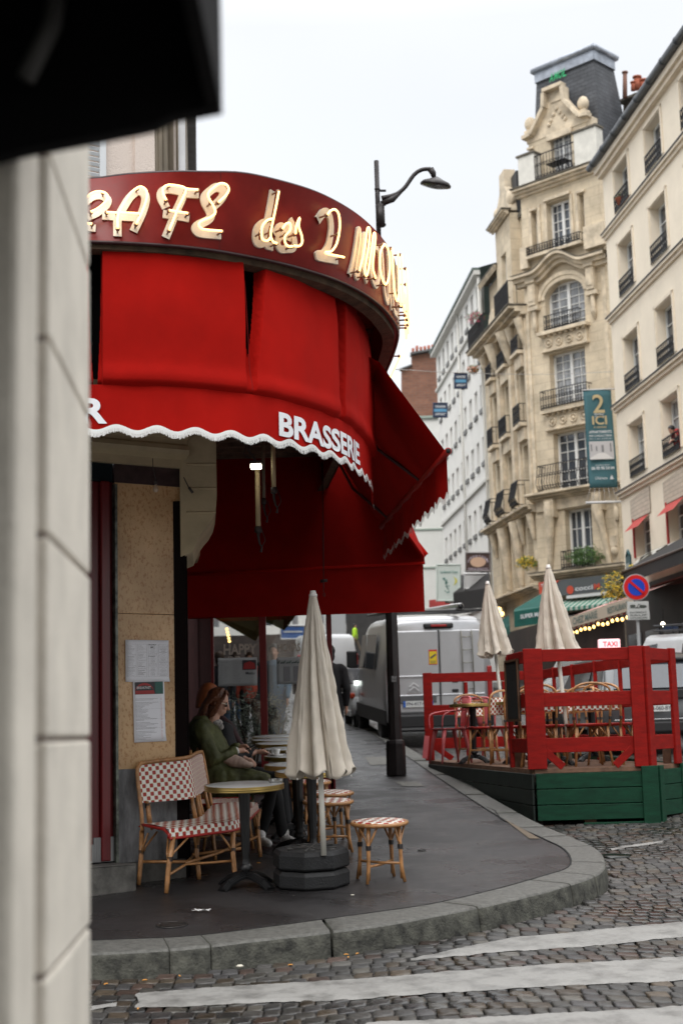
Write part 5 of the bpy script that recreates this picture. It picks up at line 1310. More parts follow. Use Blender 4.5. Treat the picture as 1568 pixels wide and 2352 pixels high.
# second guest behind her
Y2 = 14.25; g2 = walk(Y2)
p2 = thing('person', 'seated person in black jacket and brown scarf, mostly behind the woman, hand on table', 'person', (-1.1, Y2, g2))
hc = at(483, 1600, Y2); b = MB(); hd = head(b, hc, (.97, -.1, -.15), 1.0); ch = at(508, 1690, Y2); hip = V(-1.12, Y2, g2 + .55)
cap(b, [hc + V(-.02, 0, -.05), at(500, 1660, Y2), ch], [.05, .055, .09]); cap(b, [ch, hip], [.13, .15])
wr = at(588, 1727, Y2 - .1); wf = at(562, 1742, Y2 - .25); el = at(545, 1745, Y2 - .2); sh = at(515, 1678, Y2 - .16)
cap(b, [sh, el, wr], [.05, .04, .026]); hand(b, wr, V(1, -.1, -.03), (0, 0, 1), 1.05, .35); cap(b, [sh, at(530, 1740, Y2 - .28), wf], [.05, .04, .026]); hand(b, wf, V(1, -.2, -.5), (0, -.4, 1), 1.0, .6)
kn = V(-.66, Y2 - .08, g2 + .5); cap(b, [hip, kn, V(-.62, Y2 - .1, g2 + .09)], [.09, .065, .04]); cap(b, [hip, kn + V(0, .22, 0), V(-.6, Y2 + .14, g2 + .09)], [.09, .065, .04])
obj('body', fuse(b, .009, 'body', 2), SKIN, p2)
b = MB(); cap(b, [ch + V(0, 0, .02), hip], [.16, .19], 16); cap(b, [sh, el, wr + V(-.03, 0, 0)], [.08, .065, .042]); cap(b, [sh, at(530, 1740, Y2 - .28), wf + V(-.03, 0, 0)], [.08, .06, .042]); cap(b, [sh, V(sh.x + .02, Y2 + .18, sh.z)], [.085, .085])
obj('jacket', fuse(b, .013, 'jacket', 3, disp=.01), mat('black_wool', (.010, .010, .012), .85), p2)
b = MB(); cap(b, [hip, kn, V(-.62, Y2 - .1, g2 + .1)], [.11, .085, .055]); cap(b, [hip, kn + V(0, .22, 0), V(-.6, Y2 + .14, g2 + .1)], [.11, .085, .055]); obj('trousers', fuse(b, .014, 'tr', 2), mat('black_cloth'), p2)
b = MB(); cap(b, [V(-.62, Y2 - .1, g2 + .05), V(-.50, Y2 - .12, g2 + .04)], [.045, .035]); cap(b, [V(-.6, Y2 + .14, g2 + .05), V(-.48, Y2 + .12, g2 + .04)], [.045, .035]); obj('shoe', fuse(b, .01, 'sh', 2), mat('dark_shoe', (.03, .028, .028), .5), p2)
b = MB(); 
for k in range(60):
    r = random.Random(k + 9); a = r.uniform(.4 * PI, 1.6 * PI); P = [hd(0, 0, .12), hd(-.02 + .09 * math.cos(a), .085 * math.sin(a), .05), hd(-.05 + .07 * math.cos(a), .085 * math.sin(a), -.08 - r.uniform(0, .05))]
    b.tube(crom(P, 4), .014, 6)
b.ell(hd(-.02, 0, .04), (.10, .09, .098)); obj('hair', fuse(b, .01, 'hair', 1), mat('copper_hair', (.28, .075, .02), .5, var=.3, vs=15), p2)
b = MB(); cap(b, [at(508, 1652, Y2), at(525, 1668, Y2 - .08), at(545, 1700, Y2 - .10), at(562, 1725, Y2 - .1)], [.05, .045, .035, .03]); cap(b, [at(500, 1660, Y2), at(512, 1670, Y2 + .1)], [.05, .05]); obj('scarf', fuse(b, .01, 'sc', 2, disp=.006), mat('brown_scarf', (.045, .02, .022), .9), p2)
# pedestrians
def walker(label, pos, s, rz, top, legs, hairc, bag=None, stride=.25, hgt=1.72, group=None, vest=None, arm=.1):
    t = thing('person', label, 'person', pos, rz, group, world=False); k = hgt / 1.72; b = MB(lambda p: Vector(p) * k)
    hc = V(0, 0, 1.60); head(b, hc, (1, 0, -.05), 1.0); cap(b, [V(-.01, 0, 1.55), V(0, 0, 1.43), V(0, 0, 1.3)], [.05, .06, .10]); cap(b, [V(0, 0, 1.32), V(0, 0, .98)], [.12, .13]); cap(b, [V(0, -.17, 1.38), V(0, .17, 1.38)], [.06, .06])
    A = []
    for q in (-1, 1):
        sh_, e_, w2 = V(0, q * .19, 1.37), V(-.03 + q * arm * .5, q * .23, 1.10), V(.06 + q * arm, q * .22, .86)
        A.append((sh_, e_, w2)); cap(b, [sh_, e_, w2], [.045, .038, .026]); hand(b, w2, (.1, 0, -1), (0, q, 0), 1, .4)
    L = []
    for q in (-1, 1):
        hp, kn_, an = V(0, q * .09, .95), V(q * stride * .5 + .03, q * .09, .50), V(q * stride, q * .09, .08); L.append((hp, kn_, an)); cap(b, [hp, kn_, an], [.085, .055, .038]); cap(b, [an, an + V(.14, 0, -.03)], [.04, .03])
    obj('body', fuse(b, .014, 'body', 2), SKIN, t)
    T_ = lambda p: Vector(p) * k
    b = MB(T_); cap(b, [V(0, 0, 1.34), V(0, 0, .90)], [.15, .165], 14); cap(b, [V(0, -.16, 1.38), V(0, .16, 1.38)], [.08, .08])
    for sh_, e_, w2 in A: cap(b, [sh_, e_, w2 + V(0, 0, .03)], [.068, .056, .04])
    obj('jacket', fuse(b, .016, 'j', 2, disp=.006), top, t)
    b = MB(T_)
    for hp, kn_, an in L: cap(b, [hp, kn_, an + V(0, 0, .03)], [.11, .078, .055])
    obj('trousers', fuse(b, .016, 't', 2), legs, t)
    b = MB(T_)
    for hp, kn_, an in L: cap(b, [an + V(0, 0, -.03), an + V(.16, 0, -.045)], [.045, .035])
    obj('shoe', fuse(b, .014, 's', 1), mat('dark_shoe'), t)
    b = MB(T_); b.ell((-.025, 0, 1.635), (.10, .086, .10), 14, 10); b.ell((-.06, 0, 1.56), (.07, .075, .09)); obj('hair', fuse(b, .012, 'h', 1), hairc, t)
    if bag: b = MB(T_); b.box(-.25, -.14, 1.0, -.13, .14, 1.36); obj('backpack', b, bag, t, bevel=.03)
    return t
BROWNH = mat('brown_hair', (.06, .03, .015), .6); BLKH = mat('black_hair', (.012, .01, .01), .5)
def wp(x, Y): p = ray(x, 1650); X = p.x * Y / p.y; return (X, Y, walk(Y))
walker('person all in black walking away behind the parasol canvas', wp(759, 21.0), 1, math.radians(100), mat('black_wool'), mat('black_cloth'), BLKH, stride=.2, hgt=1.78)
walker('pedestrian in blue denim jacket seen through the right glass pane', wp(632, 24), 1, math.radians(-95), mat('denim', (.06, .12, .18), .8, var=.3), mat('denim_dark', (.03, .06, .11), .8), BLKH, hgt=1.82)
walker('young pedestrian in a red top seen through the left glass pane', wp(575, 27), 1, math.radians(-80), mat('brick_top', (.42, .07, .04), .8), mat('black_cloth'), BROWNH, hgt=1.68)
walker('pedestrian in a dark coat at the left edge of the glass screen', wp(506, 25), 1, math.radians(95), mat('charcoal_coat', (.03, .03, .035), .8), mat('denim_dark'), BROWNH)
walker('pedestrian in black with a small backpack between the two figures in the glass', wp(608, 31), 1, math.radians(80), mat('black_wool'), mat('black_cloth'), BLKH, bag=mat('brick_top'))
walker('pedestrian in a tan coat farther up the pavement', wp(540, 34), 1, math.radians(90), mat('tan_coat', (.28, .19, .11), .8), mat('denim_dark'), BROWNH)
# ------------------------------------------------------------ glass screen at the terrace end
YG = 17.8; xg = lambda x, y=1550: at(x, y, YG).x
gs = thing('glass_screen', 'red framed glass screen with HAPPY HOURS lettering closing the terrace', 'glass screen', (-.9, YG, walk(YG)))
gz = walk(YG); zt2 = at(600, 1396, YG).z - .25
fr_m = mat('red_frame', (.16, .012, .012), .4)
for x0, x1 in ((485, 492), (597, 613), (752, 764)):
    b = MB(); b.box(xg(x0), YG - .03, gz, xg(x1), YG + .03, zt2 + .3); obj('mullion', b, fr_m, gs, bevel=.004)
b = MB(); b.box(xg(490), YG - .03, gz, xg(760), YG + .03, gz + .30); obj('kick_panel', b, fr_m, gs)
b = MB(); b.box(xg(425), YG - .05, gz, xg(486), YG + .05, zt2 + .5); b.box(xg(452), YG - .07, gz, xg(457), YG - .05, zt2 + .3); obj('wood_panel', b, mat('maroon_wood', (.045, .014, .014), .5, var=.4, vs=8, stretch=(8, 8, .6)), gs)
for x0, x1 in ((491, 598), (612, 753)):
    b = MB(); b.add([V(xg(x0), YG, gz + .3), V(xg(x1), YG, gz + .3), V(xg(x1), YG, zt2 + .3), V(xg(x0), YG, zt2 + .3)], [(0, 1, 2, 3)]); obj('pane', b, CLR, gs)
b = MB()
vin = mat('faded_vinyl', (.46, .40, .34), .6)
for s, x0, x1, y0, y1 in (('HAPPY', 514, 590, 1479, 1503), ('HOURS', 637, 690, 1478, 1497), ('17h-20h', 525, 552, 1507, 1513)):
    c = at((x0 + x1) / 2, (y0 + y1) / 2, YG - .006); wd = (x1 - x0) / F_ * YG; hh = (y1 - y0) / F_ * YG
    text(b, s, lambda x, y, c=c: c + V(x, 0, y), w=wd, h=hh, bold=.03)
obj('lettering', b, vin, gs, fix=False)
# printed menus
PAPER = mat('menu_paper', (.90, .91, .96), .6); INK = mat('menu_ink', (.09, .09, .10), .7); INKR = mat('menu_red_ink', (.5, .05, .04), .6)
def menu(label, T, w, h, draw, mats, corner=0):
    t = thing('menu_sheet', label, 'menu', T((0, 0, 0)))
    b = MB(T); r = random.Random(int(w * 1000)); 
    b.grid(lambda a, c: (-w / 2 + w * a, .004 + .002 * math.sin(a * 5) * c + (.014 * max(0, a - .85) / .15 * max(0, .12 - c) / .12), -h / 2 + h * c), 8, 8); so = obj('sheet', b, PAPER, t, fix=False); so.modifiers.new('s', 'SOLIDIFY').thickness = .0012
    b = MB(T); br_ = MB(T); draw(b, br_); obj('print', b, mats, t, fix=False)
    if br_.v: obj('red_print', br_, INKR, t, fix=False)
    return t
def f2(T): return T
T1 = Frame((0, 0, 0), math.atan2(.542, .8405))
def pos_on_pillar(x, y):
    d = ray(x, y); n = FR1.n; O = FR1((0, .006, 0)); t = n.dot(O - V(0, 0, H)) / n.dot(d); return V(0, 0, H) + d * t
def local_frame(c, F, roll=0):
    def T(p):
        ca, sa_ = math.cos(roll), math.sin(roll); x = p[0] * ca - p[2] * sa_; z = p[0] * sa_ + p[2] * ca
        return c + F.s * x + F.n * p[1] + V(0, 0, z)
    return T
def line_(b, x0, x1, z, t=.0016, y=.0075):
    t *= .6; b.add([(x0, y, z - t), (x1, y, z - t), (x1, y, z + t), (x0, y, z + t)], [(0, 1, 2, 3)])
def draw1(b, br_):
    r = random.Random(4); W_, H_ = .375, .29
    for c in range(4):
        x0 = -W_ / 2 + .012 + c * .091; x1 = x0 + .078; zz = H_ / 2 - .014
        for blk in range(3 if c != 1 else 4):
            hh = (H_ - .03) / (3 if c != 1 else 4)
            for q in (0, hh - .005): line_(b, x0, x1, zz - q, .0006)
            b.add([(x0 - .0005, .0075, zz - hh + .005), (x0 + .0007, .0075, zz - hh + .005), (x0 + .0007, .0075, zz), (x0 - .0005, .0075, zz)], [(0, 1, 2, 3)]); b.add([(x1 - .0005, .0075, zz - hh + .005), (x1 + .0007, .0075, zz - hh + .005), (x1 + .0007, .0075, zz), (x1 - .0005, .0075, zz)], [(0, 1, 2, 3)])
            k = zz - .012
            while k > zz - hh + .014:
                l = r.uniform(.03, .065) if c < 2 else r.uniform(.03, .07); xx = x0 + .004 if c < 2 else (x0 + x1) / 2 - l / 2
                line_(b, xx, xx + l, k, .0009 if r.random() < .7 else .0016); k -= .0085
            zz -= hh
    text(b, "LE MENU D'AMELIE", lambda x, y: (x, .0078, y), w=.07, h=.007, cx=.037, cy=.128, bold=.03); text(b, "38€", lambda x, y: (x, .0078, y), h=.012, cx=.037, cy=.108, bold=.02); text(b, "SUR LE POUCE 19€", lambda x, y: (x, .0078, y), w=.06, h=.006, cx=.037, cy=.036, bold=.03)
c1_ = pos_on_pillar(338.5, 1518); menu('white four column menu sheet taped to the marble pillar, upper one', local_frame(c1_, FR1), .375, .33, draw1, INK)
def draw2(b, br_):
    r = random.Random(8); k = .10
    while k > -.215:
        if r.random() > .1: line_(b, -.12, -.12 + r.uniform(.05, .2), k, .0013); line_(br_, .098, .11, k, .0014)
        k -= .0098
    for q in (.02, -.06, -.13): line_(b, -.122, .122, q, .0004)
    text(b, 'BREAKFAST', lambda x, y: (x, .0105, y), w=.12, h=.02, cx=-.045, cy=.187, bold=.01, mat=2)
    b.add([(-.122, .0085, .135), (.122, .0085, .135), (.122, .0085, .232), (-.122, .0085, .232)], [(0, 1, 2, 3)], 1)
    for i in range(10):
        a0_, a1_ = PI * i / 10, PI * (i + 1) / 10
        b.add([(-.04 + .082 * math.cos(q), .0092, .15 + rr_ * math.sin(q)) for q, rr_ in ((a0_, .075), (a1_, .075), (a1_, .055), (a0_, .055))], [(0, 1, 2, 3)], 3)
    b.add([(-.118, .009, .137), (.05, .009, .137), (.04, .009, .165), (-.118, .009, .165)], [(0, 1, 2, 3)], 3)
    b.add([(.055, .0092, .137), (.122, .0092, .137), (.122, .0092, .230), (.05, .0092, .230)], [(0, 1, 2, 3)], 4)
c2_ = pos_on_pillar(343, 1634)
menu('long white BREAKFAST menu with a red picture header, lower sheet on the pillar', local_frame(c2_, FR1, .02), .272, .475, draw2, [INK, mat('photo_dark', (.04, .035, .04), .5), mat('menu_white', (.75, .72, .72), .5), mat('photo_red', (.36, .03, .03), .5), mat('photo_teal', (.03, .12, .10), .5)])
GF = Frame((0, 0, 0), 0)
def draw3(b, br_):
    r = random.Random(2)
    for c in range(2):
        k = .14
        while k > -.14: line_(b, -.22 + c * .16, -.22 + c * .16 + r.uniform(.06, .12), k, .0015); k -= .02
    text(b, 'Menu', lambda x, y: (x, .009, y), w=.11, h=.035, cx=.155, cy=-.02, bold=.02)
    b.add([(.06, .0085, .02), (.23, .0085, .02), (.23, .0085, .14), (.06, .0085, .14)], [(0, 1, 2, 3)], 1); b.add([(.07, .009, .03), (.22, .009, .03), (.21, .009, .10), (.15, .009, .125), (.08, .009, .1)], [(0, 1, 2, 3, 4)], 2)
GP = mat('glass_paper', (.36, .37, .37), .7)
t = menu('grey white Menu poster with red photo on the left glass pane', local_frame(at(546, 1543, YG - .02), GF), .48, .345, draw3, [INK, mat('photo_dark'), mat('photo_red')])
def draw4(b, br_):
    for x in (-.09, .03): b.add([(x, .0085, -.13), (x + .08, .0085, -.13), (x + .08, .0085, .05), (x, .0085, .05)], [(0, 1, 2, 3)], 1)
    for k in range(9): x = -.16 + k * .035; b.tube([(x, .009, .09), (x + .03, .009, .125 - .02 * (k % 2))], .006, 5, 2)
t2 = menu('pale sheet with a leafy drawing on the right glass pane', local_frame(at(668, 1540, YG - .02), GF), .35, .33, draw4, [INK, mat('photo_grey', (.22, .22, .23), .6), mat('leaf_ink', (.04, .09, .07), .6)])
for q in (t, t2):
    for c in kids(q):
        if c.name.startswith('sheet'): c.data.materials[0] = GP
# potted olive behind the glass
LEAF = mat('olive_leaf', (.085, .11, .075), .55, var=.5, vs=30)
def plant(name, label, cat, base, rx, ry, rz_, z0, n, leaf, m, pot=None, seed=1, stem=True, group=None, flowers=None):
    t = thing(name, label, cat, base, group=group); r = random.Random(seed); b = MB(); base = Vector(base); fb = MB()
    for i in range(n):
        while True:
            p = V(r.uniform(-1, 1), r.uniform(-1, 1), r.uniform(-1, 1))
            if p.length < 1: break
        k = .75 + .35 * mnoise.noise(p * 2 + V(seed, 0, 0)); c = base + V(p.x * rx * k * 1.2, p.y * ry * k * 1.2, z0 + rz_ + p.z * rz_ * k * 1.2)
        d = V(r.gauss(0, 1), r.gauss(0, 1), r.gauss(0, 1)).normalized(); s = d.orthogonal().normalized(); l = leaf * r.uniform(.6, 1.4); w2 = l * .3
        (fb if flowers and r.random() < .45 else b).add([c - d * l / 2, c + s * w2 / 2, c + d * l / 2, c - s * w2 / 2], [(0, 1, 2, 3)])
    if b.v: obj('foliage', b, m, t, fix=False)
    if fb.v: obj('flowers', fb, flowers, t, fix=False)
    if stem:
        b = MB()
        for k in range(5): a = k * 1.3; b.tube([base + V(0, 0, .05), base + V(.3 * rx * math.cos(a), .3 * ry * math.sin(a), z0 + rz_ * .6), base + V(.7 * rx * math.cos(a), .7 * ry * math.sin(a), z0 + rz_ * 1.3)], [.02, .012, .005], 6)
        obj('stem', b, mat('bark', (.08, .06, .045), .9, var=.3), t)
    if pot: b = MB(); b.lathe([(.0, 0), (pot * .8, 0), (pot, pot * 1.6), (pot * 1.08, pot * 1.6), (pot * 1.05, pot * 1.75), (pot * .9, pot * 1.7), (0, pot * 1.6)], base, 20); obj('pot', b, mat('pot_dark', (.03, .03, .032), .6), t)
    return t
plant('olive_shrub', 'grey green potted olive shrub standing behind the glass screen', 'plant', wp(578, 18.3), .38, .3, .48, .35, 1500, .05, LEAF, pot=.2)
plant('olive_shrub', 'smaller potted shrub behind the right glass pane beside the mullion', 'plant', wp(634, 18.6), .2, .2, .45, .35, 700, .05, LEAF, pot=.16, seed=4)
# ------------------------------------------------------------ street lamp
LP = V(.645, 19.79, walk(19.79))
lp = thing('street_lamp', 'tall dark street lamp with a curved arm and round lantern beside the kerb', 'street lamp', LP)
LM = mat('lamp_iron', (.022, .018, .018), .45, .2, var=.4, vs=6, bump=.2)
b = MB(); b.lathe([(.135, 0), (.13, .42), (.12, .46), (.094, .475), (.088, .7), (.075, 3.0), (.06, 5.6), (.05, 5.8)], LP, 8, smooth=False); b.tube([LP + V(0, 0, 5.8), LP + V(0, 0, 7.55)], .052, 12); b.tube([LP + V(0, 0, 7.55), LP + V(0, 0, 8.75)], .034, 12)
b.lathe([(.037, 8.3), (.042, 8.32), (.037, 8.34)], LP, 12); obj('post', b, LM, lp)
top_y = LP.z
b = MB(); A_ = lambda x, y: at(x, y, 19.79 - .0)
b.tube(crom([A_(876, 455), A_(905, 448), A_(928, 432), A_(950, 402), A_(968, 390), A_(988, 388)], 6), [.034] * 7 + [.03] * 24, 10); b.tube([A_(875, 468), A_(900, 458), A_(922, 440)], [.04, .05, .02], 8); b.tube([A_(988, 388), A_(994, 398), A_(996, 408)], [.05, .045, .03], 8)
b.tube([A_(872, 470) + V(0, 0, .0), A_(874, 520)], .065, 12)
for y in (438, 470, 516): b.tube([A_(866, y), A_(886, y)], .018, 6)
obj('arm', b, LM, lp)
Mh = Matrix.Rotation(math.radians(10), 3, 'Y') @ Matrix.Rotation(math.radians(12), 3, 'X'); c = A_(1000, 424)
b = MB(lambda p: c + Mh @ Vector(p)); b.lathe([(.0, .12), (.05, .10), (.10, .075), (.19, .04), (.222, .005), (.222, -.02), (.21, -.025)], (0, 0, 0), 32); obj('lantern', b, LM, lp)
b = MB(lambda p: c + Mh @ Vector(p)); b.lathe([(.21, -.022), (.205, -.026), (.1, -.05), (0, -.06)], (0, 0, 0), 32); obj('lantern_glass', b, mat('lantern_lens', (.10, .10, .10), .25, spec=.7, var=.3, vs=6), lp)
b = MB(); b.box(LP.x - .03, LP.y - .09, LP.z + 1.25, LP.x + .04, LP.y - .086, LP.z + 1.33); obj('sticker', b, mat('sticker_grey', (.2, .2, .2), .7, var=.8, vs=40), lp)
# ------------------------------------------------------------ red and green street terrace
RP = mat('red_timber', (.24, .005, .0025), .65, spec=.2, var=.25, vs=5, stretch=(1, 1, 5), bump=.25, bs=30)
GP_ = mat('green_timber', (.003, .042, .020), .65, spec=.25, var=.35, vs=5, stretch=(1, 1, 6), bump=.3, bs=30)
DG = mat('dark_green_timber', (.010, .020, .015), .6, var=.4, vs=5, bump=.3)
BW = mat('bare_wood', (.16, .085, .05), .75, var=.4, vs=9, bump=.3)
DK = zr(-.44)
dk = thing('street_terrace', 'red railed timber terrace deck on a green plank skirt over the gutter', 'terrace deck', (2.4, 17.5, road(17.5)))
PA, PBB, PCC, PFF, PGG = V(1.93, 15.2, 0), V(3.06, 15.2, 0), V(3.62, 15.95, 0), V(2.78, 20.9, 0), V(1.17, 20.9, 0)
PA2 = V(1.81, 16.15, 0)
b = MB(); ring_ = [PA, PBB, PCC, PFF, PGG]
b.add([V(p.x, p.y, DK) for p in ring_] + [V(p.x, p.y, DK - .045) for p in ring_], [(0, 1, 2, 3, 4), (9, 8, 7, 6, 5)] + [(i, (i + 1) % 5, (i + 1) % 5 + 5, i + 5) for i in range(5)])
obj('deck_floor', b, BW, dk)
def off2(P, Q, d): t = (Q - P).normalized(); return V(t.y, -t.x, 0) * d
HR = ((1.11, 1.24), (.64, .785), (.165, .315))
def rails(P, Q, levels=HR, inset=0, th=.035, m=RP, o=.0):
    for z0, z1 in levels:
        b = MB(); a = P + V(0, 0, DK + (z0 + z1) / 2); c = Q + V(0, 0, DK + (z0 + z1) / 2); n_ = off2(P, Q, o); b.bar(a + n_, c + n_, th, z1 - z0); obj('rail', b, m, dk, bevel=.005)
def post(P, w, d, ang, z1=1.25, z0=-.0, m=RP):
    b = MB(); M = Matrix.Translation((P.x, P.y, DK)) @ Matrix.Rotation(ang, 4, 'Z'); b.box(-w / 2, -d / 2, z0, w / 2, d / 2, z1, M=M); obj('post', b, m, dk, bevel=.006)
rails(PA + V(.1, 0, 0), PBB - V(.03, 0, 0)); rails(PBB, PCC); rails(PCC, PFF); rails(PFF, PGG); rails(PA2, PA)
post(PA + V(.03, -.03, 0), .20, .04, 0); post(PA + V(-.02, .05, 0), .04, .17, 0); post(PA + V(.0, .02, 0), .09, .09, 0, 1.2)
post(PBB + V(-.02, -.03, 0), .14, .04, 0); an = math.atan2(PCC.y - PBB.y, PCC.x - PBB.x); post(PBB + V(.11, .04, 0), .13, .04, an); post(PCC - (PCC - PBB).normalized() * .08 + V(0, -.03, 0), .13, .04, an); post(PCC + V(.0, .06, 0), .04, .12, 0)
post(PA2, .045, .14, 0, 1.22); post(PA2 + V(.06, 0, 0), .08, .08, 0, .3, m=BW)
for k in (.16, .34, .52, .70, .86):
    p = PCC.lerp(PFF, k); post(p, .05, .11, math.atan2(PFF.x - PCC.x, PCC.y - PFF.y) * -1)
post(PFF, .09, .09, 0); post(PGG, .13, .05, 0); post(PGG + V(.55, 0, 0), .05, .09, 0, 1.1); post(PGG + V(1.1, 0, 0), .05, .09, 0, 1.1)
post(PA + V(.0, .12, 0), .05, .07, 0, .3, m=BW); post(PCC + V(-.12, .1, 0), .08, .08, 0, .3, m=BW)
for (P, dx, sgn) in ((PA + V(.13, -.01, 0), .17, 1), (PBB + V(-.12, -.01, 0), .17, -1), (PGG + V(.1, 0, 0), .22, 1)):
    b = MB(); b.bar(P + V(-.02 * sgn, 0, DK + .19), P + V(dx * sgn, 0, DK + .015), .03, .08); obj('brace', b, RP, dk, bevel=.004)
b = MB(); a0_ = V(PA.x, PA.y, 0); 
b.bar(V(PA.x + .0, PA.y - .012, DK - .022), V(PBB.x, PBB.y - .012, DK - .022), .02, .04); b.bar(V(PA.x - .012, PA.y, DK - .025), V(PGG.x - .012, PGG.y, DK - .025), .02, .05); obj('edge_board', b, BW, dk)
hgt = .155
for i in range(4):
    z0 = DK - .047 - i * .162
    x0 = PA.x + .01 if i < 3 else PA.x + .48
    b = MB(); b.bar(V(x0, PA.y - .02, z0 - hgt / 2), V(PBB.x, PBB.y - .02, z0 - hgt / 2), .03, hgt if i < 3 else .11); obj('skirt_board', b, GP_, dk, bevel=.005)
    b = MB(); b.bar(PBB + V(.0, -.01, z0 - hgt / 2), PCC + V(.02, -.01, z0 - hgt / 2), .03, hgt if i < 3 else .1); obj('skirt_board', b, GP_, dk, bevel=.005)
for i in range(4):
    z0 = DK - .052 - i * .162; b = MB(); b.bar(V(PA.x - .02, PA.y, z0 - hgt / 2), V(PGG.x - .02, PGG.y, z0 - hgt / 2), .025, hgt); obj('side_board', b, DG, dk, bevel=.005)
for P, w, a in ((PBB + V(.055, -.045, 0), .17, 0), (PBB + V(.19, .05, 0), .10, an), (PCC + V(.03, -.02, 0), .16, .9)):
    b = MB(); M = Matrix.Translation((P.x, P.y, DK)) @ Matrix.Rotation(a, 4, 'Z'); b.box(-w / 2, -.018, -.60, w / 2, .018, .005, M=M); obj('corner_board', b, GP_, dk, bevel=.005)
b = MB(); b.bar(V(PCC.x + .02, PCC.y, DK - .3), V(PFF.x + .02, PFF.y, DK - .2), .03, .6); obj('side_board', b, GP_, dk)
b = MB(); b.box(PA.x + .5, PA.y + .02, road(15.2) + .0, PA.x + .62, PA.y + .25, road(15.2) + .06); obj('wedge', b, BW, dk)
cb = thing('chalkboard', 'narrow black chalkboard in a wooden frame hung on the terrace corner', 'chalkboard', (1.8, 15.7, DK + .5))
fc = frame2((PA2.x - .03, PA2.y - .10), (PA.x - .035, PA.y + .16)); L_ = .50
b = MB(fc); z0, z1 = DK + .50, DK + 1.17; b.box(0, .0, z0, L_, .015, z1); obj('board', b, mat('slate_black', (.012, .014, .014), .6, var=.3), cb)
b = MB(fc)
for q in ((0, z0, .025, z1), (L_ - .025, z0, L_, z1), (0, z0, L_, z0 + .025), (0, z1 - .025, L_, z1)): b.box(q[0], .0, q[1], q[2], .028, q[3])
obj('frame', b, mat('frame_wood', (.10, .05, .025), .5), cb)
b = MB(fc); r = random.Random(6)
for k in range(16):
    z = z1 - .07 - k * .036; l = r.uniform(.2, .5); 
    b.grid(lambda a, c: (.06 + l * a, .017, z + .006 * math.sin(a * 40 + k) + .006 * c), 16, 1)
obj('chalk', b, mat('chalk', (.06, .065, .065), .9), cb, fix=False)
# deck furniture
DL = 'woven bistro chair with rattan hoop back on the red railed terrace'
spots = [(2.10, 15.95, 170, 'woven chair at the front left inside the red railing, left of the big parasol'), (2.62, 15.9, 185, 'woven chair right of the big parasol pole behind the front rail'), (2.92, 16.15, 150, 'woven chair tucked in the front right corner of the red railing'),
         (2.25, 16.9, 10, 'woven chair facing the big parasol from behind'), (2.75, 17.0, -15, 'woven chair in the middle of the terrace right of the parasol'), (3.15, 17.0, 80, 'woven chair against the right hand railing of the terrace'),
         (1.98, 17.5, 200, 'woven chair in the terrace opening beside the chalkboard'), (1.78, 18.1, 215, 'woven chair under the smaller parasol, nearest the opening'), (2.35, 18.4, 160, 'woven chair behind the smaller parasol pole'), (2.75, 18.9, 190, 'woven chair deep in the terrace by the right railing'), (1.72, 19.3, 20, 'farthest woven chair near the pink metal chairs')]
for x, y, a, lab in spots:
    o = dup(ch0, label=lab); o['group'] = 'woven chairs on the red railed terrace'; place(o, (x, y, DK), math.radians(a), tilt=False)
dt = [(2.35, 16.4, 'round table in the front half of the red railed terrace'), (2.1, 17.95, 'round table under the smaller parasol'), (1.62, 18.75, 'round table at the terrace opening, thin brass edge seen'), (3.0, 17.9, 'round table by the right railing of the terrace')]
for x, y, lab in dt:
    o = dup(t0_, label=lab); o['group'] = 'round tables on the red railed terrace'; place(o, (x, y, DK), .2, tilt=False)
PK = mat('pink_metal', (.62, .14, .15), .35, var=.1, vs=8)
def pink_chair(lab):
    t = thing('metal_chair', lab, 'chair', group='pink metal chairs on the terrace', world=False)
    b = MB(); b.grid(lambda a, c: ((a - .5) * .38, (c - .5) * .36, .45 - .012 * math.sin(a * PI) * math.sin(c * PI)), 6, 6); o = obj('seat', b, PK, t, fix=False); o.modifiers.new('s', 'SOLIDIFY').thickness = .012
    b = MB(); b.grid(lambda a, c: ((a - .5) * (.13 + .10 * c), .19 + .06 * c, .46 + .38 * c), 4, 6); o = obj('back_splat', b, PK, t, fix=False); o.modifiers.new('s', 'SOLIDIFY').thickness = .006
    b = MB(); b.tube(crom([(.17, .17, .45), (.19, .21, .68), (.15, .25, .83), (0, .26, .855), (-.15, .25, .83), (-.19, .21, .68), (-.17, .17, .45)], 4), .012, 8); obj('back_frame', b, PK, t)
    for x in (-1, 1):
        for y in (-1, 1):
            b = MB(); M = lambda p: p
            b.tube([(x * .14, y * .13, .44), (x * .17, y * .16, .3), (x * .21, y * .21, 0)], [.035, .026, .013], 8); obj('leg', b, PK, t)
        b = MB(); b.tube(crom([(x * .19, .2, .68), (x * .23, .0, .67), (x * .23, -.17, .62), (x * .2, -.19, .45)], 4), .010, 6); obj('armrest', b, PK, t)
    return t
o = pink_chair('pink metal chair nearest the opening, side on'); place(o, (1.33, 19.05, DK), math.radians(-70), tilt=False)
o = dup(o, label='pink metal chair farther right, mostly behind the woven chairs'); place(o, (1.95, 20.1, DK), math.radians(150), tilt=False)
b = MB(); b.bar(at(975, 1742, 20.4), at(980, 1690, 20.4), .07, .03, up=(0, 1, 0)); tag(obj('pink_board', b, PK), 'short pink board leaning on the far left railing post', 'board')
parasol('closed cream parasol at the left of the red railed terrace, the smaller one', (2.02, 18.5, DK), at(1118.5, 1335, 18.5), .24, .59, .021, seed=3, tie=False)
parasol('closed cream parasol rising behind the front red rail, the bigger one', (2.47, 16.25, DK), at(1257.5, 1297, 16.25), .27, .55, .022, seed=6, tie=False)
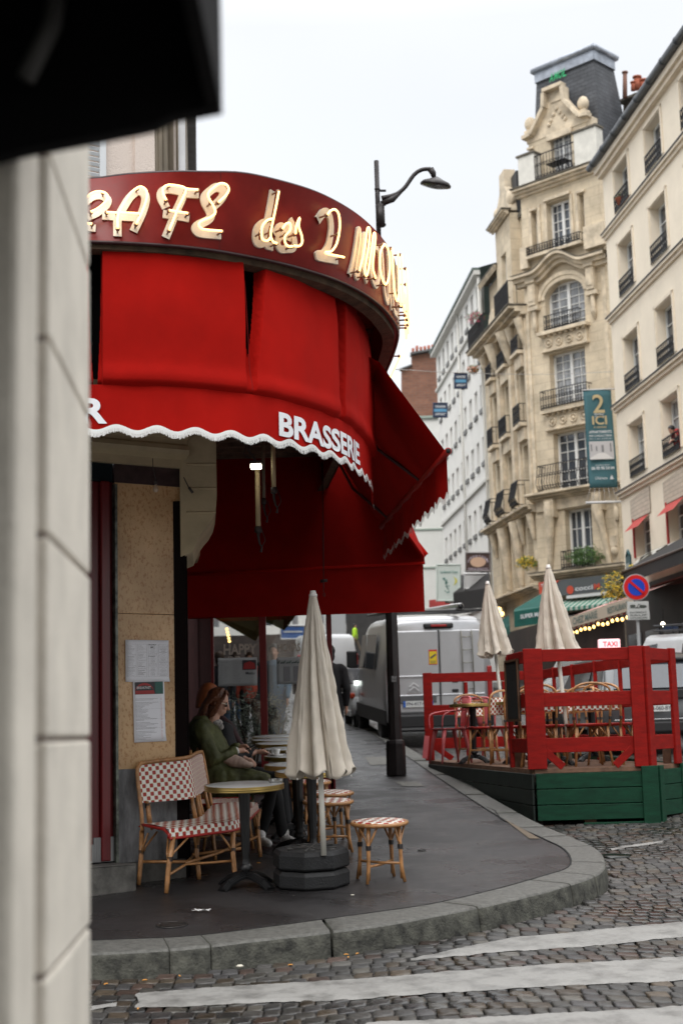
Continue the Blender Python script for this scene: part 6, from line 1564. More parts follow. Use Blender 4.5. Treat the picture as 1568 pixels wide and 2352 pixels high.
# ------------------------------------------------------------ vehicles
RUB = mat('tyre_rubber', (.012, .012, .012), .8); RIMM = mat('wheel_rim', (.35, .35, .36), .3, .8)
TAIL = mat('tail_lens', (.35, .01, .01), .2, coat=.5); TAILON = mat('tail_lit', (.6, .01, .01), .3, emit=(1, .03, .02), es=1.6)
BPL = mat('black_plastic', (.018, .018, .019), .5); PLT = mat('plate_white', (.62, .63, .62), .4); BLU = mat('plate_blue', (.03, .12, .45), .4)
def body(st, W, zb, tum=.14, belt=.95, r=.1, T=None, M2=None):
    b = MB(T); rings = []
    for y, zt, ws in st:
        w = W * ws; hb = min(belt, zt - .05); tw = w * (1 - tum * max(0, (zt - hb)) / 1.2)
        half = [(w * .90, zb), (w * .985, zb + .05), (w, (zb + hb) / 2), (w * .985, hb), (tw + (w * .985 - tw) * .4, hb + (zt - r - hb) * .6), (tw, zt - r), (tw - r * .3, zt - r * .35), (tw - r, zt), (0, zt + .02)]
        rings.append([V(-x, y, z) for x, z in half] + [V(x, y, z) for x, z in reversed(half[:-1])])
    m = len(rings[0]); vs = [p for q in rings for p in q]; fs = [(i * m + k, i * m + k + 1, (i + 1) * m + k + 1, (i + 1) * m + k) for i in range(len(rings) - 1) for k in range(m - 1)]
    fs += [tuple(range(m)), tuple(reversed([(len(rings) - 1) * m + k for k in range(m)]))]
    b.add(vs, fs, 0, True); return b
def wheel(t, x, y, r, w=.2, z=0):
    b = MB(); M = Matrix.Translation((x, y, r + z)) @ Matrix.Rotation(PI / 2, 4, 'Y'); b.T = lambda p: M @ Vector(p)
    b.lathe([(r * .6, -w / 2), (r * .93, -w / 2), (r, -w / 2 + .04), (r, w / 2 - .04), (r * .93, w / 2), (r * .6, w / 2)], (0, 0, 0), 28); o = obj('wheel', b, RUB, t)
    b = MB(); b.T = lambda p: M @ Vector(p); b.lathe([(0, -w / 2 + .04), (r * .2, -w / 2 + .01), (r * .58, -w / 2 + .02), (r * .62, -w / 2)], (0, 0, 0), 10, smooth=False); b.lathe([(0, w / 2 - .04), (r * .58, w / 2 - .02), (r * .62, w / 2)], (0, 0, 0), 20); c = obj('rim', b, RIMM, o); return o
def plate(t, x, y, z, s, w=.52, h=.11, side=-1):
    b = MB(); b.box(x - w / 2, y - .012, z - h / 2, x + w / 2, y, z + h / 2); o = obj('number_plate', b, PLT, t)
    b = MB(); b.box(x - w / 2, y - .014, z - h / 2, x - w / 2 + .045, y - .0125, z + h / 2); b.box(x + w / 2 - .045, y - .014, z - h / 2, x + w / 2, y - .0125, z + h / 2); obj('plate_band', b, BLU, o)
    b = MB(); text(b, s, lambda a, c: (x + a, y - .0145, z + c), w=w * .76, h=h * .62, bold=.02); obj('plate_text', b, INK, o, fix=False); return o
def panelbox(t, name, m, boxes, bev=.01):
    b = MB()
    for q in boxes: b.box(*q)
    return obj(name, b, m, t, bevel=bev)
# silver van, rear and left side towards the camera
SV = mat('silver_paint', (.55, .555, .57), .34, .55, coat=.5, var=.05)
sv = thing('silver_van', 'silver panel van with double rear doors, roof bars and a ladder beyond the lamp post', 'van', world=False)
st = [(0, 2.26, .985), (.04, 2.36, 1), (.5, 2.40, 1), (3.2, 2.38, 1), (3.7, 2.3, .99), (4.0, 2.0, .98), (4.5, 1.35, .96), (5.2, 1.15, .90), (5.4, .85, .82)]
obj('body', body(st, 1.02, .42, tum=.16, belt=1.35, r=.16), SV, sv)
panelbox(sv, 'rear_door', SV, [(-.86, -.03, .62, -.006, .02, 2.14), (.006, -.03, .62, .86, .02, 2.14)], .03)
panelbox(sv, 'door_gap', BPL, [(-.008, -.028, .62, .008, .0, 2.14)], 0)
panelbox(sv, 'door_rib', mat('silver_bright', (.7, .71, .73), .2, .6), [(-.86, -.05, 1.27, -.02, -.02, 1.31), (.02, -.05, 1.27, .86, -.02, 1.31), (-.84, -.05, .93, -.02, -.02, .955), (.02, -.05, .93, .84, -.02, .955)], .01)
panelbox(sv, 'bumper', BPL, [(-.98, -.12, .34, .98, .05, .60), (-.9, -.16, .28, .9, .0, .36)], .04)
panelbox(sv, 'brake_light', BPL, [(-.28, -.07, 2.17, .28, .03, 2.27)], .03); panelbox(sv, 'brake_lens', TAIL, [(-.15, -.085, 2.2, .15, -.06, 2.245)], .01)
for q in (-1, 1): panelbox(sv, 'tail_light', TAIL, [(min(q * .90, q * .99), -.02, .85, max(q * .90, q * .99), .12, 1.45)], .02)
panelbox(sv, 'plate_holder', mat('holder_dark', (.1, .1, .105), .4), [(-.78, -.05, .80, -.08, -.028, .94)], .02)
plate(sv, -.43, -.05, .785, 'FN-417-QB', .56, .115)
b = MB()
for k, z in enumerate((1.10, 1.03)):
    b.bar((-.59, -.06, z), (-.50, -.06, z + .075), .02, .026); b.bar((-.41, -.06, z), (-.50, -.06, z + .075), .02, .026)
mat('chrome', (.7, .7, .7), .15, 1); obj('chevron_emblem', b, mat('emblem_silver', (.75, .75, .76), .45, .3), sv); b = MB(); text(b, 'CITROEN', lambda a, c: (a, -.036, c), w=.26, h=.028, cx=-.50, cy=.98, bold=.02); obj('maker_name', b, mat('chrome'), sv, fix=False)
panelbox(sv, 'warning_sticker', mat('sticker_red', (.55, .04, .04), .5), [(-.20, -.036, 1.50, -.04, -.031, 1.78)], 0)
panelbox(sv, 'sticker_field', mat('sticker_yellow', (.75, .55, .02), .5), [(-.19, -.039, 1.515, -.05, -.0365, 1.745)], 0)
b = MB(); b.bar((-.17, -.041, 1.62), (-.07, -.041, 1.69), .005, .03, up=(0, 0, 1)); text(b, 'ANGLES', lambda a, c: (a, -.041, c), w=.11, h=.02, cx=-.12, cy=1.565, bold=.02); text(b, 'MORTS', lambda a, c: (a, -.041, c), w=.09, h=.02, cx=-.12, cy=1.535, bold=.02); obj('sticker_print', b, INK, sv, fix=False)
b = MB(); b.box(.22, -.05, 1.16, .34, -.028, 1.22); b.box(.22, -.05, .98, .34, -.028, 1.04); obj('door_handle', b, BPL, sv, bevel=.01)
b = MB()
for x in (.42, .62): b.tube([(x, -.03, 2.12), (x, -.08, 2.06), (x + .01, -.08, .62)], .011, 6)
for k in range(6): b.tube([(.42, -.08, .8 + k * .24), (.62, -.08, .8 + k * .24)], .009, 6)
obj('ladder', b, mat('ladder_metal', (.3, .29, .25), .4, .6), sv)
b = MB(); b.tube([(-.95, -.02, 2.5), (.9, -.02, 2.5)], .022, 8); b.tube([(-.95, 1.2, 2.5), (.9, 1.2, 2.5)], .022, 8); b.tube([(-.95, 2.4, 2.5), (.9, 2.4, 2.5)], .022, 8)
for x in (-.93, .88): b.tube([(x, -.02, 2.5), (x, 3, 2.5)], .022, 8); b.tube([(x, .0, 2.36), (x, 0, 2.5)], .02, 6)
obj('roof_rack', b, mat('rack_grey', (.10, .10, .10), .5, .4), sv)
b = MB(); b.tube([(.42, -.1, 2.57), (.38, 3.2, 2.57)], .065, 14); obj('roof_tube', b, mat('alu_tube', (.5, .5, .5), .3, .8), sv); b = MB(); b.tube([(.42, -.104, 2.57), (.42, -.099, 2.57)], .05, 14); obj('tube_mouth', b, BPL, sv)
b = MB(); b.add([(-1.0, 3.0, 1.42), (-1.0, 3.95, 1.42), (-.91, 3.72, 2.08), (-.90, 3.0, 2.12)], [(0, 1, 2, 3)]); b.add([(-1.0, 1.5, 1.42), (-1.0, 2.9, 1.42), (-.90, 2.9, 2.12), (-.90, 1.5, 2.12)], [(0, 1, 2, 3)])
b2 = MB(); 
for f in ((-1.022, 3.0, 3.95), (-1.022, 1.5, 2.9)):
    b2.add([(f[0], f[1], 1.42), (f[0], f[2], 1.42), (-.955, f[2] - (.25 if f[1] == 3.0 else 0), 2.1), (-.955, f[1], 2.1)], [(0, 1, 2, 3)])
obj_each('side_window', b2, GLASSDARK, sv)
panelbox(sv, 'wing_mirror', BPL, [(-1.3, 3.7, 1.42, -1.08, 3.82, 1.78)], .03)
panelbox(sv, 'side_skirt', BPL, [(-1.035, .1, .4, -1.0, 4.6, .68)], .01)
for x in (-.92, .92):
    for y in (.95, 4.3): wheel(sv, x, y, .34)
place(sv, (1.74, 27.0, road(27)), math.radians(6.5))
# grey SUV rear
GY = mat('graphite_paint', (.12, .125, .13), .3, .5, coat=.5)
su = thing('grey_car', 'dark grey sport utility car seen from behind on the right, rear light glowing', 'car', world=False)
st = [(-.0, .98, .97), (.04, 1.05, .99), (.35, 1.52, 1), (.8, 1.63, 1), (2.2, 1.62, 1), (3.0, 1.15, .99), (3.9, .98, .94), (4.3, .75, .85)]
obj('body', body(st, .92, .35, tum=.3, belt=.98, r=.1), GY, su)
b = MB(); b.add([(-.72, -.0, 1.06), (.72, .0, 1.06), (.60, .33, 1.50), (-.60, .33, 1.50)], [(0, 1, 2, 3)]); o = obj('rear_window', b, GLASSDARK, su); o.modifiers.new('s', 'SOLIDIFY').thickness = .04
panelbox(su, 'light_bar', BPL, [(-.8, -.05, .90, .8, .02, 1.06)], .02)
for q in (-1, 1): panelbox(su, 'tail_light', TAILON, [(min(q * .62, q * .86), -.06, .93, max(q * .62, q * .86), .03, 1.03)], .02)
panelbox(su, 'bumper', BPL, [(-.9, -.1, .36, .9, .1, .56)], .04); panelbox(su, 'chrome_strip', mat('chrome'), [(-.75, -.11, .575, .75, -.08, .595)], .004); panelbox(su, 'spoiler', BPL, [(-.62, .22, 1.51, .62, .5, 1.56)], .02)
plate(su, .0, -.05, .76, 'GH-060-BY'); b = MB(); b.ell((0, -.06, .99), (.03, .008, .045), 10, 8); b.bar((-.03, -.06, .96), (.02, -.06, 1.03), .02, .01); obj('rear_emblem', b, mat('chrome'), su)
b = MB(); text(b, '65', lambda a, c: (a, .02 + (c - 1.1) * .0, c), w=.16, h=.08, cx=.02, cy=1.13, bold=.03); 
for x in (-.82, .82):
    for y in (.75, 3.5): wheel(su, x, y, .34)
b2 = MB()
for q in (-1, 1): b2.add([(q * .925, 1.0, 1.02), (q * .925, 2.8, 1.0), (q * .80, 2.3, 1.48), (q * .78, 1.0, 1.52)], [(0, 1, 2, 3)])
obj_each('side_window', b2, GLASSDARK, su)
place(su, (5.02, 23.5, road(23.5)), math.radians(4))
# taxi
tx = thing('taxi', 'dark car with a glowing TAXI roof sign between the terrace and the white van', 'taxi', world=False)
obj('body', body([(0, 1.1, .97), (.3, 1.55, 1), (.9, 1.67, 1), (2.2, 1.66, 1), (3.1, 1.1, .98), (4.3, .9, .88)], .9, .33, tum=.3, belt=.95), mat('pale_silver', (.45, .46, .47), .25, .5, coat=.5), tx)
b = MB(); b.add([(-.7, .06, 1.08), (.7, .06, 1.08), (.58, .31, 1.38), (-.58, .31, 1.38)], [(0, 1, 2, 3)]); o = obj('rear_window', b, GLASSDARK, tx); o.modifiers.new('s', 'SOLIDIFY').thickness = .06
for q in (-1, 1): panelbox(tx, 'tail_light', TAILON, [(min(q * .62, q * .88), -.04, .82, max(q * .62, q * .88), .05, 1.02)], .02)
panelbox(tx, 'bumper', BPL, [(-.88, -.08, .35, .88, .1, .55)], .03); plate(tx, 0, -.03, .75, 'EK-382-ZR')
b = MB(); b.box(-.22, 1.0, 1.68, .22, 1.14, 1.88); obj('roof_sign', b, mat('sign_pink_white', (.8, .5, .5), .4, emit=(1, .55, .58), es=.9), tx, bevel=.03)
b = MB(); text(b, 'TAXI', lambda a, c: (a, .995, c), w=.3, h=.1, cy=1.78, bold=.02); obj('sign_text', b, mat('sign_red', (.6, .02, .03), .4, emit=(.9, .02, .05), es=.6), tx, fix=False)
for x in (-.82, .82):
    for y in (.75, 3.4): wheel(tx, x, y, .32)
place(tx, (5.45, 28.3, road(28.3)), math.radians(5.5))
# white van on the right with roof rack
WV_ = mat('van_white', (.62, .64, .66), .35, coat=.4, var=.05)
wv = thing('white_van', 'white panel van with black roof rack parked under the no parking sign', 'van', world=False)
obj('body', body([(0, 1.80, .98), (.1, 1.93, 1), (3.4, 1.93, 1), (4.0, 1.45, .98), (4.7, 1.1, .93), (4.95, .8, .85)], .95, .4, tum=.18, belt=1.1, r=.13), WV_, wv)
b = MB(); b.add([(-.958, 2.55, 1.15), (-.958, 3.65, 1.13), (-.86, 3.2, 1.72), (-.84, 2.55, 1.76)], [(0, 1, 2, 3)]); obj('side_window', b, GLASSDARK, wv)
b = MB(); b.add([(-.965, .35, 1.15), (-.965, 1.0, 1.15), (-.85, 1.0, 1.76), (-.85, .35, 1.76)], [(0, 1, 2, 3)]); obj('dark_pillar', b, BPL, wv)
panelbox(wv, 'side_rib', mat('van_grey', (.4, .42, .43), .4), [(-.965, 1.2, 1.35, -.9, 2.4, 1.37), (-.962, .2, 1.0, -.9, 3.6, 1.02)], 0)  # ribs in a greyer tone than the body
b = MB()
for y in (.2, 1.0, 1.8, 2.6): b.tube([(-.75, y, 1.95), (-.78, y, 2.12), (.78, y, 2.12), (.75, y, 1.95)], .02, 6)
for x in (-.78, .78): b.tube([(x, .1, 2.12), (x, 2.9, 2.12)], .022, 6); b.tube([(x, .1, 2.02), (x, 2.9, 2.02)], .02, 6)
obj('roof_rack', b, IRON, wv)
for x in (-.86, .86):
    for y in (.8, 3.95): wheel(wv, x, y, .33)
place(wv, (7.35, 26.6, road(26.6)), math.radians(5.7))
# orange and white mopeds / white van / scooter seen left of the silver van
v2 = thing('white_van', 'small white van ahead of the scooters, left of the silver van', 'van', world=False)
obj('body', body([(0, 1.75, .98), (.1, 1.88, 1), (2.6, 1.88, 1), (3.2, 1.4, .97), (4.0, 1.0, .9)], .92, .4, tum=.16, belt=1.1, r=.14), WV_, v2)
for q in (-1, 1): panelbox(v2, 'tail_light', TAIL, [(min(q * .8, q * .92), -.03, .9, max(q * .8, q * .92), .06, 1.3)], .02)
panelbox(v2, 'bumper', BPL, [(-.9, -.06, .36, .9, .1, .55)], .03)
for x in (-.82, .82):
    for y in (.7, 3.2): wheel(v2, x, y, .31)
place(v2, (-.55, 44, road(44) + .35), math.radians(5))
sc_ = thing('scooter', 'white scooter with dark screen parked by the kerb left of the silver van', 'scooter', world=False)
b = MB(); b.ell((0, .15, .78), (.16, .30, .30), 14, 10); b.ell((0, .0, .55), (.15, .22, .25), 14, 10); b.box(-.13, .3, .3, .13, .95, .42); b.ell((0, 1.15, .62), (.17, .3, .3), 14, 10); obj('fairing', fuse(b, .02, 'f', 3), WV_, sc_)
b = MB(); b.box(-.2, -.02, .95, .2, .02, 1.4, M=Matrix.Rotation(-.3, 4, 'X')); obj('screen', b, mat('smoke_screen', (.02, .02, .025), .1), sc_, bevel=.05)
panelbox(sc_, 'headlamp', mat('headlamp_on', (.9, .95, .9), .2, emit=(.9, 1, .92), es=1.6), [(-.07, -.12, .98, .07, -.08, 1.08)], .03); panelbox(sc_, 'indicator', mat('amber_red', (.5, .06, .02), .3), [(-.17, -.12, .70, -.02, -.06, .82), (.02, -.12, .7, .17, -.06, .82)], .03)
panelbox(sc_, 'saddle', BPL, [(-.15, .7, .78, .15, 1.5, .92)], .05); b = MB(); b.tube([(-.33, .1, 1.05), (0, .05, 1.02), (.33, .1, 1.05)], .02, 8); b.box(-.46, .05, 1.15, -.3, .1, 1.28); b.box(.3, .05, 1.15, .46, .1, 1.28); obj('handlebar', b, BPL, sc_)
wheel(sc_, 0, .0, .27, .12); wheel(sc_, 0, 1.35, .27, .12)
place(sc_, (.22, 31.5, road(31.5) + .05), math.radians(8))
o = dup(sc_, label='second scooter squeezed between the first and the silver van front'); o['group'] = 'scooters parked by the kerb'; sc_['group'] = 'scooters parked by the kerb'; place(o, (.15, 34.5, road(34.5) + .1), math.radians(-20))
tr = thing('dark_truck', 'dark tall truck body across the street end behind the worker in yellow', 'truck', world=False)
panelbox(tr, 'cargo_box', mat('truck_black', (.03, .028, .028), .5, var=.3), [(-1.3, .0, .9, 1.6, 5, 4.9)], .04)
panelbox(tr, 'tail_lift', mat('truck_steel', (.08, .08, .08), .5), [(-1.3, -1.2, .9, 1.3, 0, 1.0)], .01); panelbox(tr, 'door_frame', mat('truck_grey', (.35, .36, .37), .5), [(-2.6, -.05, .8, -1.32, 2, 5.2)], .03)
for x in (-1, 1): wheel(tr, x, 1.2, .5, .35)
tp_ = at(812, 1500, 88); place(tr, (at(826, 1500, 90).x + .5, 90, tp_.z - 1.0), 0, tilt=False)
wk = walker('worker in a yellow vest stepping across the back of the dark truck', (at(816, 1500, 88).x, 88.2, at(816, 1497, 88).z), 1, math.radians(10), mat('hi_vis', (.45, .75, .03), .7, emit=None), mat('khaki', (.14, .11, .08), .8), BLKH, stride=.34, hgt=1.72)
# no parking sign with two plates
np_ = thing('traffic_sign', 'round blue and red no parking sign above two small plates on the right kerb', 'traffic sign', (7.5, 34.0, road(34) + .12))
c = at(1460, 1349, 34.0); k = 34.0 / F_
def face(c): return lambda x, y, o=0: c + V(x, -o, y)
b = MB(); b.lathe([(0, 0), (30.5 * k, 0), (30.5 * k, .03), (0, .03)], (0, 0, 0), 48); 
def disc2(r, o, m, nm, par=np_):
    b = MB(); b.add([c + V(r * k * math.cos(2 * PI * i / 48), -o, r * k * math.sin(2 * PI * i / 48)) for i in range(48)] + [c + V(r * k * math.cos(2 * PI * i / 48), -o + .012, r * k * math.sin(2 * PI * i / 48)) for i in range(48)], [tuple(range(48))] + [(i, (i + 1) % 48, (i + 1) % 48 + 48, i + 48) for i in range(48)]); return obj(nm, b, m, par)
SB = mat('sign_blue', (.004, .05, .48), .8); SR = mat('sign_red2', (.60, .006, .005), .8); SG = mat('sign_grey', (.42, .43, .44), .5)
disc2(30.8, .0, SG, 'disc'); disc2(28.6, .013, SR, 'red_ring'); disc2(19.5, .026, SB, 'blue_field')
b = MB(); b.bar(c + V(-14.5 * k, -.042, 13.5 * k), c + V(14.5 * k, -.042, -13.5 * k), .006, 5.5 * k, up=(1, 0, 1)); obj('slash', b, SR, np_)
b = MB(); b.box(c.x - .03, 34.04, road(34), c.x + .03, 34.1, c.z + .3); obj('pole', b, SG, np_)
for (x, y, w, h, lines) in ((1464, 1392.5, 50, 22, ()), (1465, 1413, 52, 22, ('INTERDIT', 'SAUF', 'LIVRAISONS'))):
    q = at(x, y, 33.98); b = MB(); b.box(q.x - w * k / 2, 33.97, q.z - h * k / 2, q.x + w * k / 2, 34.0, q.z + h * k / 2); pl_ = obj('sub_plate', b, mat('plate_grey', (.50, .51, .50), .5), np_, bevel=.02)
    b = MB()
    if lines:
        for i, s in enumerate(lines): text(b, s, lambda a, d: q + V(a, -.015, d), w=w * k * .75, h=h * k * .18, cy=(1 - i) * h * k * .28, bold=.02)
    else:
        b.ell(q + V(-12 * k, -.01, 1 * k), (7 * k, .01, 3 * k), 10, 6); b.ell(q + V(11 * k, -.01, -1 * k), (9 * k, .01, 4 * k), 10, 6); b.bar(q + V(-19 * k, -.01, -3 * k), q + V(3 * k, -.01, -4 * k), .01, 2 * k); b.tube([q + V(-3 * k, -.01, -3 * k), q + V(2 * k, -.01, 5 * k), q + V(8 * k, -.01, 2 * k)], 1.0 * k, 6)
    obj('plate_print', b, mat('print_dark', (.05, .06, .05), .7), pl_, fix=False)
# ------------------------------------------------------------ buildings
def win(parent, T, s0, s1, z0, z1, depth=.22, cols=2, rows=4, fm=None, pm=None, trans=True, name='window', fw=.06, n=0, thin=False):
    fm = fm or WHITEPAINT; pm = pm or (GLASSNET if rnd.random() < .4 else GLASSDARK); y = n - depth; b = MB(T)
    b.box(s0, y, z0, s0 + fw, y + .06, z1); b.box(s1 - fw, y, z0, s1, y + .06, z1); b.box(s0, y, z0, s1, y + .06, z0 + fw); b.box(s0, y, z1 - fw, s1, y + .06, z1)
    mid = (s0 + s1) / 2; b.box(mid - fw * .7, y, z0, mid + fw * .7, y + .07, z1)
    if not thin:
        for k in range(1, rows): z = z0 + (z1 - z0) * k / rows; b.box(s0, y + .01, z - .014, s1, y + .05, z + .014)
        for h0, h1 in ((s0, mid), (mid, s1)):
            if cols > 1: c = (h0 + h1) / 2; b.box(c - .013, y + .01, z0, c + .013, y + .05, z1)
    o = obj(name, b, fm, parent); b = MB(T); b.box(s0, y - .02, z0, s1, y + .012, z1); obj('pane', b, pm, o); return o
def rail(parent, T, s0, s1, z0, h, n, bars=.13, belly=0, sides=True, m=None, name='balcony_railing'):
    b = MB(T); k = int((s1 - s0) / bars) + 1
    b.box(s0, n - .02, z0 + h - .03, s1, n + .02, z0 + h); b.box(s0, n - .015, z0 + .04, s1, n + .015, z0 + .065)
    for i in range(k + 1):
        s = s0 + (s1 - s0) * i / k; b.tube([(s, n, z0), (s, n + belly, z0 + h * .3), (s, n + belly * .4, z0 + h * .65), (s, n, z0 + h)], .016, 4, smooth=False)
    for i in range(k):
        s = s0 + (s1 - s0) * (i + .5) / k; r = min(.055, bars * .42)
        for zz in (z0 + .13, z0 + h * .6): b.tube([(s + r * math.cos(a), n + belly * .6, zz + r * math.sin(a)) for a in [q * PI / 3 for q in range(6)]], .016, 4, closed=True, smooth=False)
    if sides:
        for s in (s0, s1): b.box(s - .012, 0, z0 + h - .03, s + .012, n, z0 + h); b.box(s - .012, 0, z0, s + .012, n, z0 + .04); b.box(s - .01, n * .5 - .01, z0, s + .01, n * .5 + .01, z0 + h)
    return obj(name, b, m or IRON, parent)
def cornice(b, T, s0, s1, z, h, d, steps=3, mat_=0):
    for k in range(steps): b.box(s0 - d * .0, 0, z + h * k / steps, s1, d * (k + 1) / steps, z + h * (k + 1) / steps - .002, mat_)
CREAMW = block_mat('cream_render', (.86, .765, .62), (.85, .755, .61), (.85, .755, .61), 4, 3, .0, .9, .09, bumps=.0)
rb = thing('cream_building', 'cream rendered apartment building with string courses filling the right edge', 'building', (8.82, 44.8, 2.6))
FR = Frame((8.82, 44.8, 0), math.atan2(-1, .1)); T = FR
def S(s): return s - 1.85
rows = [(16.0, 17.35), (13.25, 14.9), (10.2, 11.85), (7.5, 9.1), (5.0, 6.15)]
cols_ = [(3.1, 4.55), (6.3, 7.75), (9.5, 10.95), (12.7, 14.1), (16, 17.4), (19.2, 20.6)]
holes = [(S(a), S(c), zr(z0), zr(z1)) for z0, z1 in rows for a, c in cols_]
b = MB(T); facade(b, 0, 24, 2.0, zr(17.95), holes, .42); obj('wall', b, CREAMW, rb, fix=False)
b = MB(); P = [FR((0, 0, 0)), FR((0, -9, 0)), FR((24, -9, 0))]
for i in range(2): b.add([V(P[i].x, P[i].y, 2), V(P[i + 1].x, P[i + 1].y, 2), V(P[i + 1].x, P[i + 1].y, zr(17.95)), V(P[i].x, P[i].y, zr(17.95))], [(0, 1, 2, 3)], 0, False, [(0, 2), (9, 2), (9, 20), (0, 20)])
obj('side_wall', b, CREAMW, rb, fix=False)
TRIM = mat('cream_trim', (.80, .70, .56), .85, var=.1, vs=3); DRK = mat('grey_lead', (.10, .10, .10), .7, var=.3)
b = MB(T); b2 = MB(T)
for z in (15.65, 12.85, 9.93, 7.15):
    b.box(-.03, 0, zr(z) - .14, 24, .07, zr(z) - .03); b.box(-.06, 0, zr(z) - .03, 24, .14, zr(z) + .05); b2.box(-.08, .0, zr(z) + .052, 24, .17, zr(z) + .085)
b.box(-.05, 0, zr(17.62), 24, .16, zr(17.75)); b.box(-.08, 0, zr(17.75), 24, .26, zr(17.95))
obj('string_course', b, TRIM, rb); obj('lead_flashing', b2, DRK, rb)
b = MB(T)
for i in range(len(rows)):
    z0, z1 = rows[i]
    for a, c in cols_:
        if i < 4:
            for q in ((S(a) - .14, zr(z0), S(a) - .03, zr(z1) + .12), (S(c) + .03, zr(z0), S(c) + .14, zr(z1) + .12), (S(a) - .14, zr(z1) + .03, S(c) + .14, zr(z1) + .13)): b.box(q[0], 0, q[1], q[2], .035, q[3])
obj_each('window_surround', b, TRIM, rb, per=3)
b = MB(T); b.tube([(-.25, .36, zr(18.05)), (24, .36, zr(18.05))], .11, 12)
for k in range(20): b.tube([(k * 1.2 + .2, .36, zr(18.05)), (k * 1.2 + .27, .36, zr(18.05))], .125, 12)
obj('gutter', b, mat('zinc_gutter', (.09, .10, .11), .45, .4, var=.3, vs=3), rb)
b = MB(T); b.add([(-.1, .2, zr(18.1)), (24, .2, zr(18.1)), (24, -3, zr(20.6)), (-.1, -3, zr(20.6))], [(0, 1, 2, 3)]); b.add([(-.1, -3, zr(20.6)), (24, -3, zr(20.6)), (24, -9, zr(18)), (-.1, -9, zr(18))], [(0, 1, 2, 3)]); b.add([(-.1, .2, zr(18.0)), (-.1, -9, zr(18.0)), (-.1, -3, zr(20.6))], [(0, 1, 2)]); obj('roof', b, mat('zinc_roof', (.16, .17, .19), .5, .3, var=.3, vs=2), rb, fix=False)
for i, (z0, z1) in enumerate(rows):
    for j, (a, c) in enumerate(cols_[:4]):
        if i < 4 or True:
            zz0 = zr(z0)
            win(rb, T, S(a) + .04, S(c) - .04, zz0, zr(z1), .32, cols=1, rows=3, fw=.075)
        if i < 4: rail(rb, T, S(a) + .02, S(c) - .02, zr(z0) - .05, .55, .05, bars=.16, sides=False)
BRK = block_mat('painted_brick', (.62, .53, .43), (.56, .48, .39), (.40, .34, .27), .42, .13, .012, .9, .2)
b = MB(T); 
for a, c in cols_[:4]:
    a, c = S(a) - .25, S(c) + .25; b.add([(a, .03, zr(6.15)), (c, .03, zr(6.15)), (c, .03, zr(6.95)), (a, .03, zr(6.8))], [(0, 1, 2, 3)], 0, False, [(a, 0), (c, 0), (c, .8), (a, .7)])
obj_each('brick_lintel', b, BRK, rb, fix=False)
b = MB(T)
for a, c in cols_[:4]: b.add([(S(a), .0, zr(6.15)), (S(c), .0, zr(6.15)), (S(c), .35, zr(5.78)), (S(a), .35, zr(5.78))], [(0, 1, 2, 3)]); b.box(S(a) - .12, .01, zr(5.0), S(a) - .02, .05, zr(6.2)); 
obj_each('red_blind', b, mat('faded_red_blind', (.42, .05, .04), .8), rb, per=2, fix=False)
nm = thing('street_name_plate', 'small dark blue green street name plate on the corner of the cream wall', 'street sign', FR((.35, .03, zr(4.9))))
b = MB(T); b.box(.22, .0, zr(4.35), .72, .04, zr(5.15)); b.tube([(.30, .02, zr(5.15)), (.47, .02, zr(5.32)), (.64, .02, zr(5.15))], .05, 6); obj('plate', b, mat('enamel_bluegreen', (.01, .07, .08), .3), nm, bevel=.01)
b = MB(T); text(b, 'RUE', lambda x, y: (.47 - x * -1, .05, zr(4.85) + y), w=.28, h=.14, bold=.02); text(b, 'LEPIC', lambda x, y: (.47 + x, .05, zr(4.6) + y), w=.38, h=.14, bold=.02); obj('plate_text', b, WHITEPAINT, nm, fix=False)
# person leaning out of the window
A9 = lambda x, y, o=0: at(x, y, 39.75 - o)
pt_ = thing('person', 'person in a red shirt leaning out of an upper window of the cream building', 'person', A9(1556, 1000))
b = MB(); hd = head(b, A9(1541, 988, .3), (-.8, -.3, -.6), 1.0); ch = A9(1553, 999, .1)
cap(b, [A9(1543, 992, .25), ch], [.05, .09]); cap(b, [ch, A9(1562, 1030, -.1)], [.13, .14]); cap(b, [A9(1551, 1000, .3), A9(1551, 1011, .35), A9(1541, 1011, .4)], [.05, .04, .028]); cap(b, [A9(1558, 1000, -.1), A9(1552, 1013, .1), A9(1540, 1013, .3)], [.05, .04, .028]); hand(b, A9(1541, 1011, .4), (-.6, 0, -.6), (-.5, 0, .5), 1, .5)
obj('body', fuse(b, .016, 'body', 1), SKIN, pt_)
b = MB(); cap(b, [ch + V(0, 0, .02), A9(1563, 1032, -.1)], [.16, .17]); cap(b, [A9(1552, 998, .25), A9(1552, 1006, .3)], [.08, .065]); obj('shirt', fuse(b, .018, 'shirt', 2), mat('red_shirt', (.45, .03, .03), .8), pt_)
b = MB(); b.ell(hd(-.03, 0, .04), (.1, .09, .095), 12, 8); obj('hair', b, BLKH, pt_)
